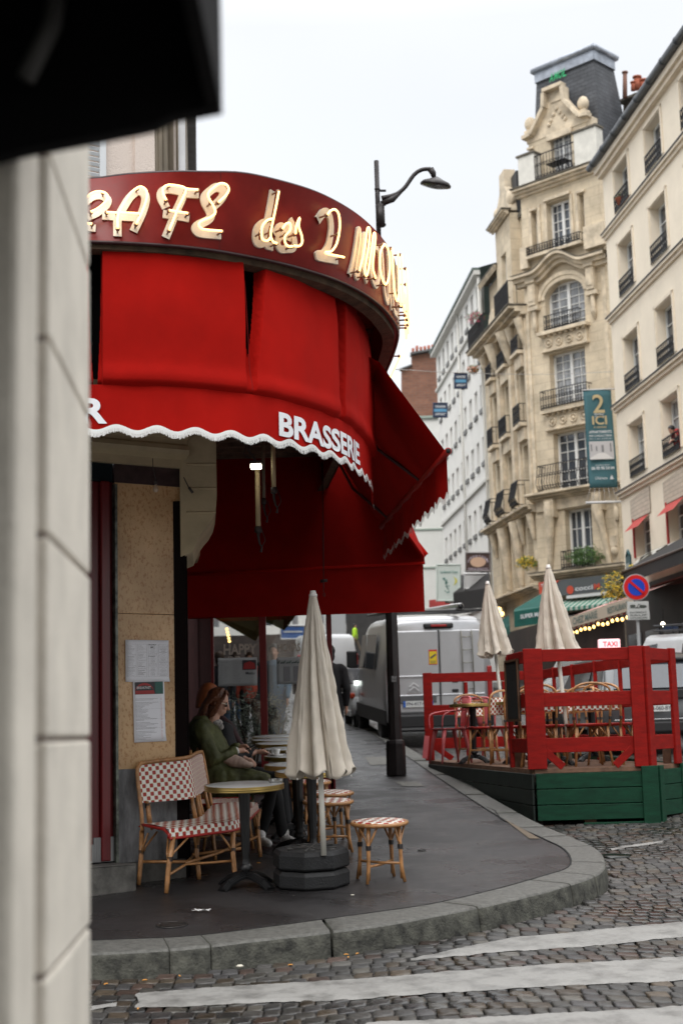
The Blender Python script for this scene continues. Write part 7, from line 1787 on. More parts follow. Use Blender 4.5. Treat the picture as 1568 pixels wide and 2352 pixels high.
# window plants and awnings on the cream building
plant('trailing_plant', 'trailing green plant on a high window ledge at the right edge', 'plant', at(1555, 345, 39.5), .35, .25, .5, -1.0, 260, .12, mat('window_leaf', (.07, .15, .03), .6, var=.5, vs=9), stem=False, seed=3)
def pot_(lab, x, y, Y, col):
    c = at(x, y, Y); b = MB(); b.lathe([(.0, -.12), (.16, -.12), (.2, .08), (.22, .1), (0, .1)], c, 14, sx=1.5); t = thing('flower_pot', lab, 'flower pot', c); obj('pot', b, col, t); b = MB(); r = random.Random(3)
    for k in range(60): p = c + V(r.gauss(0, .14), r.gauss(0, .1), .12 + abs(r.gauss(0, .08))); d = V(r.gauss(0, 1), r.gauss(0, 1), r.gauss(0, 1)).normalized() * .06; s = d.orthogonal() * .5; b.add([p - d, p + s, p + d, p - s], [(0, 1, 2, 3)])
    obj('leaves', b, mat('window_leaf'), t, fix=False)
pot_('terracotta pot on the second highest window sill of the cream building', 1435, 462, 43.0, mat('terracotta', (.38, .11, .06), .8, var=.2))
# ---- shops along the cream building
XS = lambda Y: 13.3 - .1 * Y
def quad3(name, m, par, pts, th=.03, label=None):
    b = MB(); n_ = (pts[1] - pts[0]).cross(pts[2] - pts[0]).normalized() * th; k = len(pts); vs = list(pts) + [p + n_ for p in pts]
    b.add(vs, [tuple(range(k)), tuple(reversed(range(k, 2 * k)))] + [(i, (i + 1) % k, (i + 1) % k + k, i + k) for i in range(k)]); return obj(name, b, m, par, label)
ZA, ZB_, = 3.12, 2.80
cr_ = thing('striped_awning', 'red and white striped restaurant awning with cream lettered front and light bulbs', 'awning', (6.6, 42, 4))
Ya, Yb = 42.4, 35.6
XF = lambda Y: 10.75 - .1 * Y
PINKS = mat('awning_stripes_red', (.50, .07, .07), .8); PWH = mat('awning_stripes_white', (.62, .54, .48), .8)
b = MB(); nst = 26
for i in range(nst):
    y0 = Ya + (Yb - Ya) * i / nst; y1 = Ya + (Yb - Ya) * (i + 1) / nst
    b.add([V(XF(y0), y0, zr(ZA)), V(XF(y1), y1, zr(ZA)), V(XS(y1) - .1, y1, zr(3.95)), V(XS(y0) - .1, y0, zr(3.95))], [(0, 1, 2, 3)], i % 2); b.add([V(XF(y0), y0, zr(ZB_) - .05), V(XF(y1), y1, zr(ZB_) - .05), V(XF(y1), y1, zr(ZB_)), V(XF(y0), y0, zr(ZB_))], [(0, 1, 2, 3)], i % 2)
obj('canvas', b, [PINKS, PWH], cr_, fix=False)
fv = Frame((XF(Yb) - .02, Yb, 0), math.atan2(Ya - Yb, XF(Ya) - XF(Yb)), True)
LV = math.hypot(Ya - Yb, XF(Ya) - XF(Yb)); b = MB(fv); b.box(0, 0, zr(ZB_), LV, .02, zr(ZA)); obj('fascia', b, mat('cream_fascia', (.56, .47, .37), .7), cr_)
b = MB(fv); 
text(b, 'CHEZ MARIE', lambda x, y: (4.55 - x, .03, zr(2.96) + y), w=2.6, h=.2, bold=.02); text(b, 'RESTAURANT', lambda x, y: (1.3 - x, .03, zr(2.96) + y), w=1.9, h=.17, bold=.02); obj('lettering', b, mat('sage_letters', (.16, .22, .20), .7), cr_, fix=False)
BUL = mat('warm_bulb', (1, .8, .4), .4, emit=(1, .62, .2), es=3.2)
for i in range(15):
    Y = Ya - .3 - (Ya - Yb - .5) * i / 14; c = V(XF(Y), Y, zr(ZB_) - .10 - .06 * abs(math.sin(i * .9)))
    b = MB(); b.ell(c, (.042, .042, .05), 10, 6); o = obj('light_bulb', b, BUL); tag(o, 'small warm light bulb in the string under the striped awning', 'light bulb', 'bulbs strung under the striped awning')
sh_ = thing('restaurant_shop', 'dark restaurant shopfronts with a green poster under the cream building', 'shop front', (8.7, 40, 2.6)); b = MB(T)
b.box(.1, .0, 2.2, 24, .12, zr(4.1)); obj('joinery', b, mat('shop_dark', (.035, .022, .018), .5, var=.5, vs=1.5), sh_)
b = MB(T)
for k in range(12): b.box(.4 + k * 1.7, .12, 2.9, 1.7 + k * 1.7, .14, zr(2.7))
obj_each('shop_window', b, GLASSDARK, sh_)
b = MB(T); b.box(4.0, .15, zr(1.4), 5.0, .17, zr(2.3)); obj('green_poster', b, mat('poster_green', (.02, .10, .05), .6), sh_); b = MB(T); b.box(3.2, .15, zr(1.3), 3.7, .17, zr(2.4)); obj('menu_poster', b, mat('poster_yellow', (.25, .22, .03), .6), sh_)
ba = thing('black_shop_awning', 'large black awning over the restaurant at the right edge of the street', 'awning', (7.5, 36, 5))
b = MB(); Y0, Y1 = 39.2, 31.5
for Yq in ((Y0, Y1),):
    a_, c_ = Yq; b.add([V(XS(a_) - .1, a_, zr(5.0)), V(XS(c_) - .1, c_, zr(5.0)), V(XF(c_) + .75, c_, zr(4.1)), V(XF(a_) + .75, a_, zr(4.1)), V(XF(a_) + .75, a_, zr(3.75)), V(XF(c_) + .75, c_, zr(3.75))], [(0, 1, 2, 3), (3, 2, 5, 4)]); b.add([V(XS(a_) - .1, a_, zr(5.0)), V(XF(a_) + .75, a_, zr(4.1)), V(XF(a_) + .75, a_, zr(3.75)), V(XS(a_) - .1, a_, zr(4.6))], [(0, 1, 2, 3)])
obj('canvas', b, mat('soot_canvas', (.022, .02, .02), .85), ba, fix=False)
b = MB(); b.tube([V(XF(Y0) + .75, Y0, zr(4.1)), V(XF(Y1) + .75, Y1, zr(4.1))], .035, 8); obj('front_bar', b, mat('bar_brown', (.10, .075, .06), .5), ba)
rd = thing('red_awning', 'dim red brown awning under the black one at the right edge', 'awning', (7.2, 34, 4)); b = MB(); b.add([V(XF(38) + 1.1, 38, zr(3.55)), V(XF(30) + 1.1, 30, zr(3.55)), V(XS(30), 30, zr(3.7)), V(XS(38), 38, zr(3.7))], [(0, 1, 2, 3)]); b.tube([V(XF(38) + 1.1, 38, zr(3.55)), V(XF(30) + 1.1, 30, zr(3.55))], .03, 6); obj('canvas', b, mat('brick_canvas', (.16, .035, .025), .8), rd, fix=False)
lb = thing('shop_lamp', 'single bright white shop lamp under the dark awnings at right', 'lamp', at(2650 / 1.742, 1433, 36)); b = MB(); b.ell(at(1521, 1434, 36), (.05, .05, .06)); obj('bulb', b, mat('lamp_white'), lb); b = MB(); b.tube([at(1521, 1430, 36), at(1521, 1400, 36)], .01, 5); obj('cord', b, IRON, lb)
# ornate white shop fascia with diamonds and dark comb fringe
of = thing('ornate_fascia', 'weathered white sloping fascia with diamond panels and comb fringe on the cream building', 'shop fascia', FR((S(4.5), .3, zr(4.6))))
b = MB(T); s0, s1 = S(4.1), S(14); b.add([(s0, .05, zr(5.0)), (s1, .05, zr(5.0)), (s1, .75, zr(4.42)), (s0, .75, zr(4.42)), (s0, .75, zr(4.36)), (s1, .75, zr(4.36)), (s0, .0, zr(4.5)), (s1, 0, zr(4.5))], [(0, 1, 2, 3), (3, 2, 5, 4), (4, 5, 7, 6), (0, 3, 4, 6)]); obj('slope', b, mat('weathered_white', (.50, .49, .44), .8, var=.45, vs=3), of, fix=False)
b = MB(T)
for k in range(6):
    c = s0 + .9 + k * 1.5; q = [(c - .5, .28, 4.82), (c, .14, 4.94), (c + .5, .28, 4.82), (c, .5, 4.63)]; q = [(x, y + .03, zr(z)) for x, y, z in q]; b.tube(q, .03, 4, closed=True, smooth=False)
obj_each('diamond_panel', b, mat('lead_dark', (.12, .11, .09), .8), of)
b = MB(T); k = s0
while k < s1: b.box(k, .74, zr(4.12), k + .07, .78, zr(4.42)); k += .17
obj('comb_fringe', b, mat('soot_canvas'), of)
FLY = mat('yellow_petals', (.72, .48, .02), .6, var=.3, vs=20)
plant('flower_basket', 'hanging basket of yellow flowers spilling beside the no parking sign', 'flower basket', at(1418, 1372, 39.0), .50, .4, .52, -.25, 1100, .10, mat('basket_green', (.07, .12, .03), .6, var=.4), stem=False, seed=8, flowers=FLY)
plant('flower_basket', 'second yellow flower clump higher up, right above the no parking sign', 'flower basket', at(1462, 1318, 39.2), .36, .3, .25, -.2, 450, .10, mat('basket_green'), stem=False, seed=9, flowers=FLY)
# ---- teal sale banner hanging in front
bn2 = thing('sale_banner', 'tall teal banner with gold 2, ICI and an interior photo hung across the corner', 'banner', at(1378, 1120, 46.5))
YBn = 46.5; q0, q1, q2, q3 = at(1338, 897, YBn), at(1402, 895, YBn), at(1418.5, 1119, YBn), at(1353, 1121, YBn)
def bq(u, v, o=0): p = q0.lerp(q1, u).lerp(q3.lerp(q2, u), v); return p + V(0, -o, 0)
b = MB(); b.grid(lambda a, c: bq(a, c, .03 * math.sin(c * 7 + a * 3) - .03), 8, 16); o = obj('cloth', b, mat('teal_banner', (.045, .135, .16), .7, var=.1, vs=1), bn2, fix=False); o.modifiers.new('s', 'SOLIDIFY').thickness = .01
GOLD = mat('banner_gold', (.50, .40, .22), .6); WHB = mat('banner_white', (.62, .64, .66), .6)
WB, HB = 66, 224
def btx(b, s, u, v, w, h, bold=.02): text(b, s, lambda x, y: bq(u + x, v - y, .07), w=w, h=h, bold=bold)
b = MB(); btx(b, '2', .5, .145, .42, .19, .01); btx(b, 'ICI', .5, .315, .52, .09, .02); btx(b, 'À VENDRE', .5, .385, .46, .022); obj('gold_text', b, GOLD, bn2, fix=False)
b = MB(); btx(b, 'DERNIÈRES', .5, .252, .34, .02); btx(b, 'OPPORTUNITÉS', .5, .277, .34, .018); btx(b, 'APPARTEMENTS', .5, .435, .80, .028); btx(b, 'DE CARACTÈRE', .5, .472, .80, .024); btx(b, 'DU 2 AU 5 PIÈCES', .5, .503, .8, .018, 0); btx(b, 'RENSEIGNEMENTS', .5, .775, .5, .012, 0); btx(b, '06 95 90 24 04', .5, .805, .8, .032, .03); btx(b, "L'Adresse", .42, .905, .42, .03, 0); b.add([bq(.72, .92, .07), bq(.86, .92, .07), bq(.79, .875, .07)], [(0, 1, 2)]); obj('white_text', b, WHB, bn2, fix=False)
b = MB(); b.add([bq(.07, .53, .06), bq(.93, .53, .06), bq(.93, .715, .06), bq(.07, .715, .06)], [(0, 1, 2, 3)]); ph = obj('photo', b, mat('photo_pale', (.52, .51, .52), .6), bn2, fix=False)
b = MB()
for u0, u1, v0, v1 in ((.12, .17, .56, .63), (.30, .35, .58, .63), (.50, .58, .57, .64), (.80, .85, .55, .64)): b.add([bq(u0, v0, .075), bq(u1, v0, .075), bq(u1, v1, .075), bq(u0, v1, .075)], [(0, 1, 2, 3)])
obj('photo_detail', b, mat('photo_mid', (.22, .22, .23), .6), ph, fix=False)
b = MB(); b.add([bq(.07, .715, .08), bq(.93, .715, .08), bq(.6, .65, .08), bq(.4, .65, .08), bq(.07, .70, .08)], [(0, 1, 2, 3, 4)]); obj('photo_floor', b, mat('photo_light', (.68, .67, .66), .6), ph, fix=False)
b = MB(); b.tube([at(1337, 896, YBn), at(1412, 893, YBn)], .022, 6); b.tube([at(1344, 1155, YBn), at(1438, 1152, YBn)], .04, 8); obj('pole', b, mat('pale_pole', (.6, .6, .6), .5), bn2)
b = MB()
for k in range(7): b.tube([bq(.03 + .157 * k, 1.0), at(1346 + 14 * k, 1154, YBn)], .008, 4)
obj('tie_cord', b, mat('cord_grey', (.4, .38, .36), .8), bn2)
# ---- ornate stone corner building
STONE = block_mat('ashlar', (.66, .56, .41), (.60, .50, .36), (.48, .39, .28), .85, .38, .010, .88, .34, bumps=.25)
STR = mat('carved_stone', (.64, .54, .40), .85, var=.35, vs=2.2, bump=.5, bs=12); SOOT = mat('sooty_ledge', (.13, .115, .09), .9, var=.5, vs=3); PALE = mat('pale_stone', (.68, .62, .50), .8, var=.15, vs=2)
sb = thing('stone_building', 'ornate stone corner building with slate tower roof and iron balconies', 'building', (9.9, 53, 3.2))
SF = Frame((9.9, 53.0, 0), math.atan2(1, -1.016), True); LW = Frame(SF((3.3, 0, 0)), math.atan2(1, -.143), True)
fh = [(.72, 1.95, 5.95, 8.15), (.62, 2.30, 8.95, 11.2), (.62, 2.30, 12.3, 14.35), (.5, 2.36, 15.25, 17.15), (.92, 2.05, 18.55, 20.45), (2.55, 2.8, 18.7, 20.3), (.28, .5, 18.75, 20.4)]
H2 = [(a, c, zr(z0), zr(z1)) for a, c, z0, z1 in fh]
b = MB(SF); facade(b, -.5, 3.3, 2.4, zr(21.0), H2, .4); obj('wall', b, STONE, sb, fix=False)
for i, (a, c, z0, z1) in enumerate(H2): win(sb, SF, a, c, z0, z1, .36, cols=2, rows=(3, 6, 6, 6, 5, 6, 6)[i], fw=.09 if c - a > .5 else .03, thin=c - a < .5 and i != 6)
b = MB(SF)
# right return and quoins
R0, R1 = SF((-.5, 0, 0)), SF((-1.6, -1.4, 0))
b.T = None
def qd(b, P, Q, z0, z1): b.add([V(P.x, P.y, z0), V(Q.x, Q.y, z0), V(Q.x, Q.y, z1), V(P.x, P.y, z1)], [(0, 1, 2, 3)], 0, False, [(0, z0), (1.8, z0), (1.8, z1), (0, z1)])
qd(b, R0, R1, 2.4, zr(21)); obj('return_wall', b, STONE, sb, fix=False)
b = MB(SF)
for z, h, d in ((21.0, .30, .42), (5.55, .25, .5), (8.62, .28, .55)): cornice(b, SF, -.85, 3.45, zr(z), h, d)
# arch hood: curved cornice over the arched window
def arc_pts(s): x = (s - 1.43) / 1.25; return 17.45 + (.55 * (math.cos(min(1, abs(x)) * PI) * .5 + .5) if abs(x) < 1 else 0)
N_ = 28
for k in range(N_):
    sa_, sb_ = -.8 + 4.4 * k / N_, -.8 + 4.4 * (k + 1) / N_; za, zb2 = arc_pts(sa_), arc_pts(sb_)
    for lo, hi, d in ((-.18, -.02, .22), (-.02, .12, .38), (.12, .24, .55)):
        v = [(sa_, 0, zr(za + lo)), (sb_, 0, zr(zb2 + lo)), (sb_, d, zr(zb2 + lo)), (sa_, d, zr(za + lo)), (sa_, 0, zr(za + hi)), (sb_, 0, zr(zb2 + hi)), (sb_, d, zr(zb2 + hi)), (sa_, d, zr(za + hi))]
        b.add(v, [(0, 1, 2, 3), (4, 7, 6, 5), (3, 2, 6, 7)])
# archivolt and spandrel fill inside the square opening
for k in range(14):
    a0_, a1_ = PI * k / 14, PI * (k + 1) / 14; f = lambda a, r, rz_: (1.43 + r * math.cos(a), zr(16.55 + rz_ * math.sin(a)))
    for r, rz_, r2, rz2, d in ((.93, .62, 1.08, .80, .05), (1.08, .80, 1.22, .95, .09)):
        A, B_, C_, D_ = f(a0_, r, rz_), f(a1_, r, rz_), f(a1_, r2, rz2), f(a0_, r2, rz2); b.add([(A[0], d, A[1]), (B_[0], d, B_[1]), (C_[0], d, C_[1]), (D_[0], d, D_[1])], [(0, 1, 2, 3)]); b.add([(A[0], d, A[1]), (B_[0], d, B_[1]), (B_[0], -.35, B_[1]), (A[0], -.35, A[1])], [(0, 1, 2, 3)])
# corbelled pilasters beside the arch, sills, friezes
for s in (.05, 2.82):
    b.box(s - .17, 0, zr(16.4), s + .17, .28, zr(17.3)); b.box(s - .22, 0, zr(17.3), s + .22, .36, zr(17.45)); b.box(s - .12, .28, zr(16.55), s + .12, .31, zr(17.2)); b.box(s - .24, 0, zr(16.2), s + .24, .24, zr(16.38)); b.lathe([(.0, 15.3), (.07, 15.35), (.11, 15.5), (.08, 15.6), (.10, 16.0), (.12, 16.2)], (0, 0, H), 10) if False else None
    b.tube([(s, .1, zr(16.2)), (s, .1, zr(15.75)), (s, .1, zr(15.55)), (s, .08, zr(15.45)), (s, .05, zr(15.25))], [.10, .085, .12, .09, .02], 10)
for z in (14.42, 11.3):
    b.box(.42, 0, zr(z + .08), 2.5, .12, zr(z + .62)); b.box(.36, 0, zr(z), 2.56, .18, zr(z + .07)); b.box(.3, 0, zr(z + .66), 2.62, .34, zr(z + .80))
    for k in range(8): b.box(.42 + .27 * k, .12, zr(z + .58), .55 + .27 * k, .24, zr(z + .66))
    for k in range(4):
        c = .72 + k * .49; b.tube([(c + .15 * math.cos(q * PI / 5), .14, zr(z + .33) + .15 * math.sin(q * PI / 5)) for q in range(10)], .035, 6, closed=True); b.ell((c, .15, zr(z + .33)), (.07, .05, .07), 8, 6)
# giant consoles beside the lowest window
for s, q in ((2.45, 1), (.25, -1)):
    b.box(s - .22, 0, zr(7.9), s + .22, .34, zr(8.6)); b.tube([(s, .28, zr(8.5)), (s, .30, zr(8.0)), (s + q * .08, .16, zr(7.3)), (s + q * .22, .06, zr(6.3)), (s + q * .28, .03, zr(5.8))], [.18, .2, .15, .12, .10], 8)
    for k in range(6): b.ell((s - .0, .42 - .03 * k, zr(8.3 - k * .16)), (.09, .06, .08), 8, 6)
b.box(-.48, 0, zr(8.2), 3.2, .10, zr(8.62)); b.box(-.4, 0, zr(6.5), -.15, .2, zr(6.9)); b.ell((-.28, .12, zr(6.35)), (.14, .12, .2), 8, 6); b.ell((-.45, .12, zr(7.7)), (.1, .1, .3), 8, 6)
for s in (-.42, 3.22): b.box(s - .08, 0, zr(9.0), s + .08, .05, zr(17.2))
b.box(-.42, 0, zr(5.8), -.3, .06, zr(8.2))
# frames of the fifth floor loggia
for s in (.6, .86, 2.1, 2.42, 2.86): b.box(s - .06, 0, zr(18.3), s + .06, .06, zr(20.5))
b.box(.86, 0, zr(20.5), 2.12, .14, zr(20.62)); b.box(.2, 0, zr(20.4), .56, .1, zr(20.5)); b.box(2.5, 0, zr(20.32), 2.86, .1, zr(20.42)); b.box(.30, 0, zr(18.3), 2.95, .34, zr(18.42)); b.box(-.75, 0, zr(18.0), .2, .3, zr(18.9)); b.box(2.95, 0, zr(18.0), 3.32, .22, zr(18.9))
obj('carved_trim', b, STR, sb, bevel=.012)
b = MB(SF); b.box(-.88, 0, zr(21.305), 3.5, .47, zr(21.35)); b.box(-.85, 0, zr(5.80), 3.45, .52, zr(5.84)); 
for k in range(N_):
    sa_, sb_ = -.8 + 4.4 * k / N_, -.8 + 4.4 * (k + 1) / N_; za, zb2 = arc_pts(sa_) + .243, arc_pts(sb_) + .243; b.add([(sa_, 0, zr(za) + .03), (sb_, 0, zr(zb2) + .03), (sb_, .57, zr(zb2)), (sa_, .57, zr(za)), (sb_, .57, zr(zb2) + .03), (sa_, .57, zr(za) + .03)], [(0, 1, 4, 5), (3, 2, 4, 5)])
obj('sooty_cap', b, SOOT, sb)
rail(sb, SF, .66, 2.28, zr(15.22), .62, .25); rail(sb, SF, .40, 2.55, zr(12.1), .75, .36); rail(sb, SF, .35, 2.75, zr(8.92), 1.0, .5, belly=.16); rail(sb, SF, .35, 2.9, zr(18.42), .36, .32)
rail(sb, SF, .70, 2.0, zr(5.85), .7, .3)
# gabled dormer and balcony on the tower
b = MB(SF); gz = 21.3
facade(b, .2, 2.95, zr(gz), zr(23.4), [(.95, 1.95, zr(21.4), zr(23.35))], .3, n=-.35); obj('dormer_wall', b, STONE, sb, fix=False)
b = MB(SF); P = [(.05, 23.35), (3.1, 23.35), (3.1, 23.6), (2.75, 23.65), (2.1, 24.5), (1.95, 24.75), (1.95, 25.2), (1.15, 25.2), (1.15, 24.75), (1.0, 24.5), (.35, 23.65), (.05, 23.6)]
b.prism(P, lambda x, z, d: (x, -.32 - d, zr(z)), .35); 
for (x0, z0_), (x1, z1_) in (((3.15, 23.55), (2.75, 23.6)), ((2.75, 23.6), (2.05, 24.5)), ((2.05, 24.5), (2.0, 25.1)), ((2.03, 25.2), (1.08, 25.2)), ((1.1, 25.1), (1.05, 24.5)), ((1.05, 24.5), (.35, 23.6)), ((.35, 23.6), (-.05, 23.55))): b.bar((x0, -.2, zr(z0_)), (x1, -.2, zr(z1_)), .36, .16, up=(0, 0, 1))
b.box(1.3, -.30, zr(24.65), 1.8, -.27, zr(25.0))
for x, y in ((1.55, 24.35), (1.85, 23.95), (1.25, 23.95), (1.95, 23.8), (1.15, 23.8), (1.7, 24.15), (1.4, 24.15)): b.ell((x, -.3, zr(y)), (.09, .07, .09), 8, 6)
for s in (2.9, .3):
    b.box(s - .18, -.55, zr(23.6), s + .18, -.15, zr(23.85)); b.ell((s, -.35, zr(24.15)), (.24, .22, .30), 10, 8); b.box(s - .12, -.3, zr(22.2), s + .12, -.27, zr(23.0)); b.box(s - .15, -.33, zr(23.05), s + .15, -.22, zr(23.15))
b.box(.85, -.34, zr(23.1), 2.05, -.2, zr(23.36)); b.box(-.1, -3.0, zr(21.3), .2, -.36, zr(23.5)); b.box(2.95, -3.0, zr(21.3), 3.05, -.36, zr(23.4))
obj('dormer_gable', b, STR, sb, bevel=.015)
b = MB(SF); b.box(2.35, -.2, zr(21.35), 3.15, .28, zr(22.6)); b.box(-.62, -.2, zr(21.35), .42, .28, zr(22.75)); obj_each('balcony_pier', b, mat('whitewash', (.66, .64, .58), .8, var=.12), sb, bevel=.02)
b = MB(SF); b.box(2.3, -.2, zr(22.6), 3.2, .34, zr(22.68)); b.box(-.68, -.2, zr(22.75), .48, .34, zr(22.83)); obj_each('pier_cap', b, SOOT, sb)
rail(sb, SF, .42, 2.35, zr(21.4), 1.05, .25, bars=.15); win(sb, SF, .98, 1.92, zr(21.4), zr(23.3), .6, rows=7, fw=.07, n=-.0)
b = MB(SF); b.box(.95, -.3, zr(21.95), 1.85, .2, zr(21.98)); b.box(1.38, -.1, zr(21.3), 1.42, -.06, zr(21.95)); obj('balcony_table', b, IRON, sb)
SLATE = block_mat('slate_tiles', (.075, .08, .09), (.05, .054, .062), (.02, .022, .026), .42, .16, .012, .55, .4, bumps=.8)
b = MB(SF); z0_, z1_ = zr(21.2), zr(26.3)
q = [(-.38, -.5), (3.18, -.5), (3.18, -3.2), (-.38, -3.2)]; t_ = [(.04, -.85), (2.82, -.85), (2.82, -2.2), (.04, -2.2)]
for i in range(4):
    j = (i + 1) % 4; L_ = math.dist(q[i], q[j]); b.grid(lambda a, c: ((q[i][0] + (q[j][0] - q[i][0]) * a) * (1 - c ** .8) + (t_[i][0] + (t_[j][0] - t_[i][0]) * a) * c ** .8, (q[i][1] + (q[j][1] - q[i][1]) * a) * (1 - c ** .8) + (t_[i][1] + (t_[j][1] - t_[i][1]) * a) * c ** .8, z0_ + (z1_ - z0_) * c), 2, 6, 0, True, lambda a, c: (a * L_, c * 4.8))
obj('mansard_roof', b, SLATE, sb, fix=False)
ZN = mat('zinc_pale', (.36, .39, .44), .4, .5, var=.3, vs=3)
b = MB(SF); e_ = [(-.1, -.7), (2.93, -.7), (2.93, -2.32), (-.1, -2.32)]
for i in range(4): a_, c_ = e_[i], e_[(i + 1) % 4]; b.tube([(a_[0], a_[1], zr(26.55)), (c_[0], c_[1], zr(26.55))], .11, 10); I_ = lambda p: (1.41 + (p[0] - 1.41) * .95, -1.5 + (p[1] + 1.5) * .9, zr(26.25)); b.bar(I_(a_), I_(c_), .06, .42)
b.add([(-.1, -.7, zr(26.62)), (2.93, -.7, zr(26.62)), (2.93, -2.32, zr(26.62)), (-.1, -2.32, zr(26.62)), (1.2, -1.6, zr(26.75))], [(0, 1, 4), (1, 2, 4), (2, 3, 4), (3, 0, 4)])
obj('zinc_crown', b, ZN, sb, fix=False)
b = MB(SF); 
for k, ch_ in enumerate('AMOL'): text(b, ch_, lambda x, y: (1.98 - k * .22 - x, -.70, zr(25.95) + y), w=.18, h=.34, bold=.015, slant=.2)
obj('graffiti', b, mat('spray_green', (.02, .38, .14), .6), sb, fix=False)
b = MB(SF); b.box(-3.2, -4.5, zr(20), -1.2, -1.6, zr(22.3)); b.add([(-1.15, -1.2, zr(21.4)), (-3.4, -1.2, zr(21.4)), (-3.4, -2.6, zr(24.0)), (-1.15, -2.6, zr(24.0))], [(0, 1, 2, 3)], 0, False, [(0, 0), (2.2, 0), (2.2, 2.9), (0, 2.9)]); b.add([(-.5, 0, zr(21.2)), (-1.9, 0, zr(21.2)), (-1.9, -1.6, zr(23.4)), (-.9, -1.0, zr(23.4))], [(0, 1, 2, 3)], 0, False, [(0, 0), (1.4, 0), (1.4, 2.6), (0, 2.6)]); obj('rear_roof', b, SLATE, sb, fix=False)
# chimney with terracotta pots
cs = thing('chimney_stack', 'soot brown chimney stack with terracotta pots behind the slate tower', 'chimney', at(1465, 260, 57)); b = MB()
A, B_, C_, D_ = at(1430, 240, 56), at(1500, 205, 54), at(1500, 330, 54), at(1430, 330, 56); b.add([A, B_, C_, D_, A + V(1, 3, 0), B_ + V(1, 3, 0), C_ + V(1, 3, 0), D_ + V(1, 3, 0)], [(0, 1, 2, 3), (0, 4, 5, 1), (1, 5, 6, 2), (4, 0, 3, 7)]); obj('stack', b, mat('soot_render', (.13, .10, .075), .9, var=.4, vs=1.5), cs)
b = MB(); b.bar(A + V(-.1, 0, .05), B_ + V(.1, 0, .05), .5, .1); obj('cap', b, SOOT, cs)
for i, (x, y0, y1, w, m) in enumerate(((1434, 167, 225, .10, mat('rust_pipe', (.20, .10, .07), .8)), (1462, 178, 205, .15, mat('terracotta')), (1477, 186, 205, .17, mat('terracotta')), (1453, 190, 208, .1, mat('terracotta')))):
    b = MB(); b.tube([at(x, y1, 55), at(x, y0, 55)], [w, w * .85], 12); b.tube([at(x, y0 + 1, 55), at(x, y0 - 2, 55)], w * 1.25, 12); obj('chimney_pot', b, m, cs)
# left wing along the street
HL = []
for a, c in ((.55, 1.35), (2.7, 3.7), (5.0, 5.7)):
    for z0, z1 in ((5.6, 7.8), (8.9, 11.1), (12.1, 14.1), (14.9, 16.0)): HL.append((a, c, zr(z0), zr(z1)))
b = MB(LW); facade(b, 0, 7.2, 2.6, zr(16.4), HL, .35); 
facade(b, 0, 2.0, zr(16.4), zr(20.9), [(.5, 1.3, zr(17.3), zr(19.6))], .3, n=-.5); facade(b, 2.0, 4.4, zr(16.4), zr(21.2), [(2.8, 3.6, zr(17.4), zr(19.8))], .3, n=-.05); facade(b, 4.4, 7.2, zr(16.4), zr(19.6), [(5.0, 5.7, zr(17.3), zr(18.9))], .3, n=-.4)
b.add([(2.0, -.05, zr(16.4)), (2.0, -.6, zr(16.4)), (2.0, -.6, zr(21.2)), (2.0, -.05, zr(21.2))], [(0, 1, 2, 3)], 0, False, [(0, 0), (.5, 0), (.5, 4), (0, 4)])
obj('wing_wall', b, STONE, sb, fix=False)
for h in HL: win(sb, LW, *h, .3, cols=1, rows=4, fw=.06)
win(sb, LW, .5, 1.3, zr(17.3), zr(19.6), .75, cols=1, rows=4, fw=.06); win(sb, LW, 2.8, 3.6, zr(17.4), zr(19.8), .3, cols=1, fw=.06)
b = MB(LW); cornice(b, LW, -.1, 7.3, zr(8.25), .3, .5); cornice(b, LW, -.1, 7.3, zr(16.2), .35, .75); cornice(b, LW, 1.9, 4.5, zr(21.1), .2, .3); cornice(b, LW, 4.3, 7.3, zr(19.5), .2, .1); cornice(b, LW, -.1, 7.3, zr(5.2), .2, .4)
for s in (2.2, 4.15):
    b.tube([(s, .45, zr(16.1)), (s, .3, zr(15.5)), (s, .1, zr(14.7))], [.3, .24, .12], 8); b.box(s - .2, 0, zr(8.6), s + .2, .22, zr(14.6)); b.tube([(s, .3, zr(8.2)), (s, .18, zr(7.2)), (s, .08, zr(5.6))], [.26, .2, .14], 8)
for s in (.2, 1.7, 4.7, 6.2): b.box(s - .13, 0, zr(8.6), s + .13, .1, zr(16.1)); b.tube([(s, .3, zr(16.1)), (s, .2, zr(15.6)), (s, .06, zr(15.0))], [.2, .15, .07], 8); b.tube([(s, .2, zr(8.2)), (s, .06, zr(7.2))], [.16, .08], 8)
for a, c in ((.45, 1.45), (2.6, 3.8), (4.9, 5.8)):
    for z in (11.25, 14.2): b.box(a, 0, zr(z), c, .2, zr(z + .5)); b.box(a - .08, 0, zr(z + .52), c + .08, .36, zr(z + .66))
for k in range(12):
    x0, x1 = 2.5 + 1.4 * k / 12, 2.5 + 1.4 * (k + 1) / 12; f = lambda x: 16.6 + .75 * math.sin(PI * (x - 2.5) / 1.4); b.box(x0, 0, zr(16.5), x1, .6, zr(f((x0 + x1) / 2)))
b.tube([(5.4, .1, zr(4.2)), (5.4, .14, zr(4.7)), (5.4, .1, zr(5.1))], [.2, .3, .16], 8)
obj('wing_trim', b, STR, sb, bevel=.012)
b = MB(LW); b.box(-.15, 0, zr(16.56), 7.35, .80, zr(16.61)); b.box(1.85, -.1, zr(21.3), 4.55, .32, zr(21.36)); b.box(4.3, -.4, zr(19.7), 7.35, .12, zr(19.76)); b.box(-.1, -.6, zr(20.9), 2.0, -.4, zr(21.1)); obj('wing_cap', b, SOOT, sb)
rail(sb, LW, .0, 2.2, zr(16.6), 1.0, .7, bars=.11); rail(sb, LW, 4.2, 7.1, zr(16.6), .9, .7, bars=.13)
